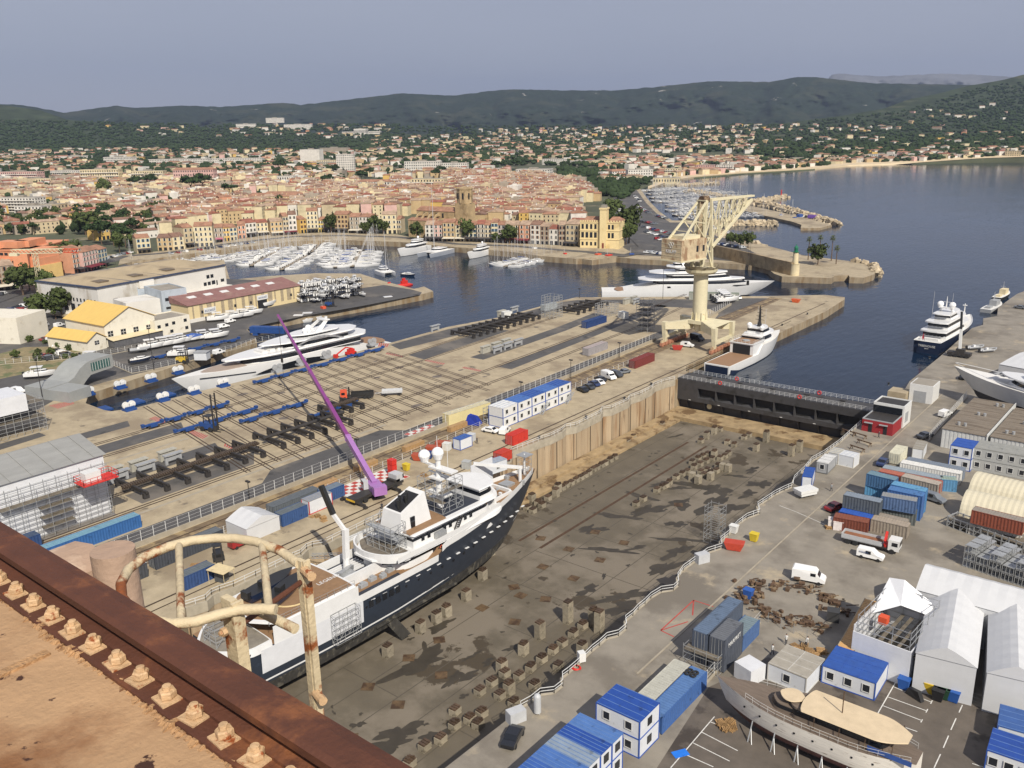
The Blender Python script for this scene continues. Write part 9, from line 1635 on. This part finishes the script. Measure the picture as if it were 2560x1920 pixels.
for j,(a,b,n,nl)in enumerate([((752,758),(905,738),15,3),((748,742),(900,722),15,3),((755,727),(890,712),12,2),((765,712),(905,704),12,1)]):
 A,B=P(*a),P(*b);d=(B-A);L_=d.length;rz=dirz(A,B);t=thing('boat_rack',['nearest','second','third','farthest'][j]+' steel dry-stack rack full of small boats on the spit','boat rack',A,rz);q=M()
 for k in range(n+1):[q.bar((L_*k/n,y,0),(L_*k/n,y,nl*1.9),.16)for y in(0,5)]
 for l in range(nl):[q.bar((0,y,l*1.9+.3),(L_,y,l*1.9+.3),.14)for y in(0,5)]
 q.build('frame',m_steel,t)
 for k in range(n):
  for l in range(nl):
   if br.random()<.9:o=put(protoM[br.choice([0,1,2])]if br.random()<.7 else protoR,A+d*(k+.5)/n+Vector((0,0,l*1.9+.8)),rz+PI/2+(PI if br.random()<.3 else 0),'small boat stored in the %s rack, %s shelf'%(['nearest','second','third','farthest'][j],ORD[l]),k,'boats stored in the racks',.78)
for i,(x,y,k,rz,lb)in enumerate([(1125,915,'r',.7,'dark inflatable first in the row ashore below the workshop'),(1195,890,'m',.8,'white cruiser second in the row ashore'),(1300,870,'m',.8,'white cruiser third in the row ashore'),(1385,855,'m',.8,'white cruiser fourth in the row ashore'),(1450,840,'m',.8,'long white boat fifth in the row ashore'),(1570,820,'b',.8,'boat under a bright blue cover ashore'),(1650,805,'m',.8,'white boat right of the blue-covered one'),(1765,795,'m',.8,'upturned white boat at the end of the row'),(1125,1010,'n',.9,'black and white boat alone on the asphalt'),(1455,945,'m',.4,'white cabin boat behind the yellow forklift'),(700,955,'r',.2,'long grey boat by the fence'),(690,985,'m',.2,'white dinghy below the long grey boat'),(1790,640,'m',.6,'white open boat at the beige shed, first'),(1910,625,'m',.6,'white cruiser at the beige shed, second'),(2005,610,'m',.6,'white cruiser at the beige shed, third'),(2080,585,'m',.6,'white boat at the beige shed, fourth'),(215,1130,'m',.5,'white boat half hidden behind the gatehouse')]):
 p=P(*z21(x,y));p.z=.9;o=put({'r':protoR,'m':protoM[1],'b':protoM[0],'n':protoM[2]}[k],p,rz+.4,lb,x)
 if k=='b':q=M();q.loft([[(-.3,-1.4,.9),(-.3,1.4,.9),(-.3,0,1.6)],[(4,-1.5,1),(4,1.5,1),(4,0,2.3)],[(8.2,-.2,1.1),(8.2,.2,1.1),(8.2,0,1.5)]]);q.build('blue_cover',m_canvas,o)
for i,(x,y)in enumerate([(1720,450),(1740,465),(1760,480)]):p=P(*z23(x,y));p.z=1.1;put(protoM[1],p,.9,'white boat on a trailer on the wharf tip',x,None,1.15)
for x,y,lb in((2160,530,'cream motorboat outside the shed doorway'),(2400,470,'motor cruiser with hardtop between shed and racks')):p=P(*z21(x,y));p.z=1;put(protoM[1],p,1.3,lb,x,None,1.3)
t=thing('site_hut','small grey kiosk with open doors above the ship lift','kiosk',P(*z21(1750,960)),.6);q=M();q.box(-2.2,-1.6,0,2.2,1.6,2.6);q.build('walls',m_cabw,t);q=M();q.box(-2.4,-1.8,2.6,2.4,1.8,2.75);q.build('roof',m_tube,t)
q=M();q.box(-7,-1.3,1,7,1.3,3.4);q.box(-6,-1.2,0,-4,1.2,1);q.build('blue_trailer',m_tblue,loc=P(672,838),rz=.5,label='blue semi-trailer behind the superyacht superstructure',cat='trailer')
container(z24(-680,375),z24(-250,385),-1,3.2,3.2,'#8f9188','grey-green long sheds in front of the white superyacht','#6d7a66')
skip_(P(*z24(245-5,470)),0,'#c45a30','orange dome-shaped liferaft cover at the wharf rail')
q=M();q.loft([[(-2,-1.2,0),(2,-1.2,0),(2,1.4,0),(-2,1.4,0)][::-1],[(-1.4,-.6,2.4),(.8,-.8,2.7),(1,.6,2.2),(-1.2,.8,2.5)][::-1]]);q.build('covered_machine',paint('#1b3290'),loc=P(*z22(1880,1520)),rz=.3,label='machine under a royal blue tarpaulin by the railway',cat='covered machine')
m_skin=mat('skin',C('#b98a6c'),var=.05)
def person(p,rz,label,top,bot,walk=.22,bend=0.0):
 """one continuous figure grown from tapered rings"""
 t=thing('person',label,'person',p,rz);q=M();w=walk
 q.path([(w,-.1,.03),(w*.55,-.1,.48),(0,-.09,.9)],[.055,.065,.095],8);q.path([(-w,.1,.03),(-w*.3,.1,.48),(0,.09,.9)],[.055,.065,.095],8)
 q.build('trousers',bot,t);q=M();q.path([(0,0,.86),(.01+bend*.3,0,1.12),(.02+bend,0,1.4),(.03+bend,0,1.52)],[.15,.15,.19,.07],10)
 for s_ in(-1,1):q.path([(.02+bend,s_*.19,1.42),(.0+bend,s_*.27,1.16),(.12+bend,s_*.24,.93)],[.055,.045,.035],7)
 smoothby(q.build('shirt',top,t),60);q=M();q.path([(.03+bend,0,1.5),(.04+bend,0,1.57)],.05,7);q.sphere((.05+bend,0,1.66),.105,10,8,sz=1.2);q.tube((.15+bend,0,1.65),(.175+bend,0,1.64),.015,n=5);q.sphere((.13+bend,-.24,.88),.04,6,5);q.sphere((.13+bend,.24,.88),.04,6,5);smoothby(q.build('body',m_skin,t),60);q=M();q.sphere((.035+bend,0,1.7),.108,10,6,half=True,sz=1.0);q.build('hair',m_motor,t)
m_tee=mat('shirt_white',(.6,.6,.58));m_dk=mat('dark_clothing',(.03,.035,.05))
for f_,x,y,rz,lb,tp_,b_ in((z34,545,650,1,'person walking alone in grey on the right yard',m_tube,m_dk),(z44,155,590,2,'person in white shirt standing by the scrap yard fence',m_tee,m_dk),(z44,325,610,.5,'person in white shirt bending near the scrap yard fence',m_tee,m_dk),(z44,35,680,1,'person in pale shirt walking beside the ribbed-roof office',m_tee,m_dk),(z34,955,190,0,'person in dark clothes outside the red pump house',m_dk,m_dk),(z32,1910,240,1,'person in dark clothes by the blue-roofed cabin',m_dk,m_dk),(z32,1090,815,2,'person in dark clothes at the left dock rail',m_dk,m_dk)):person(P(*f_(x,y)),rz,lb,tp_,b_,.22,.18 if 'bending' in lb else 0)
q=M();q.loft([[(-1.3,-.5,.1),(1.3,-.3,.1),(1.3,.3,.1),(-1.3,.5,.1)][::-1],[(-1,-.3,1.0),(.6,-.3,1.3),(.6,.3,1.3),(-1,.3,1.0)][::-1]]);q.build('covered_motorbike',m_motor,loc=P(*z44(1270,1050)),rz=-.5,label='motorbike or jet ski under a black cover by the yellow bins',cat='covered bike')
p=P(*z24(1650,940));t=thing('mobile_crane','white and black mobile crane with raised boom beside the navy motor yacht','mobile crane',p);q=M();q.box(-3.5,-1.3,.6,3.5,1.3,1.6);q.box(-1,-1.2,1.6,1.5,1.2,2.8);q.build('carrier',m_steel,t);q=M();q.bar((0,0,2.5),(-.6,1,9),.8);q.build('boom_base',m_white,t);q=M();q.bar((-.6,1,9),(-1.3,2.2,14.5),.6);q.build('boom_top',m_motor,t);[(lambda q:(q.tube((x,s_*1,.55),(x,s_*1.35,.55),.55,n=12),q.build('wheel',m_tyre,t)))(M())for x in(-2.4,-.8,1,2.4)for s_ in(-1,1)]
for x,y,c,lb in((1720,880,'#9b2a30','red-trimmed dinghy beside the navy yacht'),(1830,905,'#2f9b4f','bright green and black dinghy on the right quay')):p=P(*z24(x,y));p.z=.4;put(protoR,p,.9,lb,x,None,.9)
for i,(f_,x,y,lb)in enumerate([(z34,700,160,'rusty steel trestle lying at the dock rail, first'),(z34,790,185,'rusty steel trestle lying at the dock rail, second'),(z34,830,250,'rusty steel trestle lying at the dock rail, third'),(z34,770,300,'rusty steel trestle beside the open white cabin')]):
 q=M();q.bar((-2,0,.9),(2,0,.9),.25);[q.bar((x_,0,.9),(x_,s_*.6,0),.12)for x_ in(-1.6,1.6)for s_ in(-1,1)];q.build('trestle',m_rustw,loc=P(*f_(x,y)),rz=-.3,label=lb,cat='trestle')
pr_=random.Random(41);m_pal=mat('pallet_wood',C('#9b7b52'),var=.3,scale=2,rand=.2);pm=M();[pm.box(-.6,-.5+k*.22,.12,.6,-.36+k*.22,.16)for k in range(5)];[pm.box(-.6,y_,0,.6,y_+.1,.12)for y_ in(-.5,-.05,.4)];pm=pm.mesh('pallet',m_pal)
for(f_,x,y,n,base)in((z44,250,620,7,'wooden pallet in the heap behind the scrap yard fence'),(z44,420,680,7,'wooden pallet in the heap behind the site office'),(z43,1880,1330,4,'pallet of sacks on the flooded parking bay'),(z34,580,960,3,'pallet beside the brown container'),(z32,1500,520,4,'pallet near the left dock rail'),(z32,520,880,4,'pallet beside the white tent'),(z43,1830,1290,3,'crate pallet near the old yacht'),(z31,1720,1290,2,'wooden pallet box before the dark container')):
 for k in range(n):
  p=P(*f_(x+pr_.uniform(-70,70),y+pr_.uniform(-30,30)));
  for l in range(pr_.randint(1,3)):o=bpy.data.objects.new('pallet',pm);COL.objects.link(o);o.location=(p.x,p.y,l*.17);o.rotation_euler[2]=pr_.uniform(0,3);tag(o,None,'pallet','pallets lying about the yards');lab(o,base,x+k)
for(f_,x,y,c,lb)in((z34,560,960,'#d0c9c4','white wrapped load standing by the brown container, left'),(z34,605,975,'#d6cdca','white wrapped load standing by the brown container, right'),(z32,1650,290,'#c9c9c3','white concrete block beside the cream skip'),(z32,1860,210,'#b9bcbe','pale ribbed box behind the white site cabin'),(z32,1820,450,'#a2a4a2','grey generator with rusty lid by the dock rail'),(z44,560,380,'#3a3a3a','black tank lying on the rusty flat container'),(z31,1920,1420,'#4a4c4e','dark machine under a cream sunshade')):
 q=M();q.box(-.9,-.8,0,.9,.8,1.7);q.box(-.95,-.85,1.7,.95,.85,1.78);q.build('equipment_box',paint(c),loc=P(*f_(x,y)),rz=.3,label=lb,cat='box')
q=M();q.box(-2,-1.4,2.6,2,1.4,2.68);[q.bar((a_,b_,0),(a_,b_,2.6),.07)for a_ in(-1.8,1.8)for b_ in(-1.2,1.2)];q.build('sunshade',paint('#cdbb92'),loc=P(*z31(1920,1440)),rz=.2,label='flat cream sunshade on four thin posts near the left dock rail',cat='canopy')
q=M();q.box(-1,-.6,.01,1,.6,.05);q.build('blue_sheet',paint('#1f6fd0'),loc=P(*z43(1455,1535)),rz=1.0,label='bright blue sheet lying on the parking bay lines',cat='sheet')
q=M();lattice(q,(0,0,.5),(0,9,.5),.7,9,.05);q.build('aluminium_gangway',m_galv,loc=P(*z32(480,1230)),rz=-.9,label='aluminium lattice gangway beside the ship stern',cat='gangway')
for i,(x,y)in enumerate(((-131,165),(-131,185),(-131,205),(-131,222),(-70.5,262),(-69,300),(-126.8,320),(-126.6,345))):q=M();q.lathe([(.35,0),(.28,.1),(.22,.5),(.42,.6),(.4,.75),(.1,.8)],(0,0,0),10);lab(q.build('mooring_bollard',m_motor,loc=(qx(QL,y)-1.4 if i<4 else x,y,0),cat='bollard',group='black mooring bollards'),'black mooring bollard at the quay edge',y)
gr_=random.Random(6)
for i in range(16):x,y=gr_.uniform(20,230),gr_.uniform(855,905);tree('shrub',P(x,y),gr_.uniform(.6,1.3),'low shrub on the rough plot left of the small workshop',x,'shrubs on the rough plot')
sheet('rough_ground',[(-60,900),(60,868),(180,865),(240,885),(230,912),(60,935),(-60,960)],mat('dry_rough_grass',C('#847757'),var=.3,scale=.5,coord='World',col2=C('#5f6540'),fac2=(.5,.6),scale2=.15),.010)
sheet('building_plot',[(0,790),(90,775),(110,820),(60,850),(0,850)],mat('bare_earth',C('#8f7559'),var=.3,scale=.6,coord='World'),.010)
finish_labels()
for o in list(COL.objects):
 if o.parent is None and o.get('category')is None and o.get('kind')is None and o.type in('MESH','EMPTY'):o['kind']='structure'
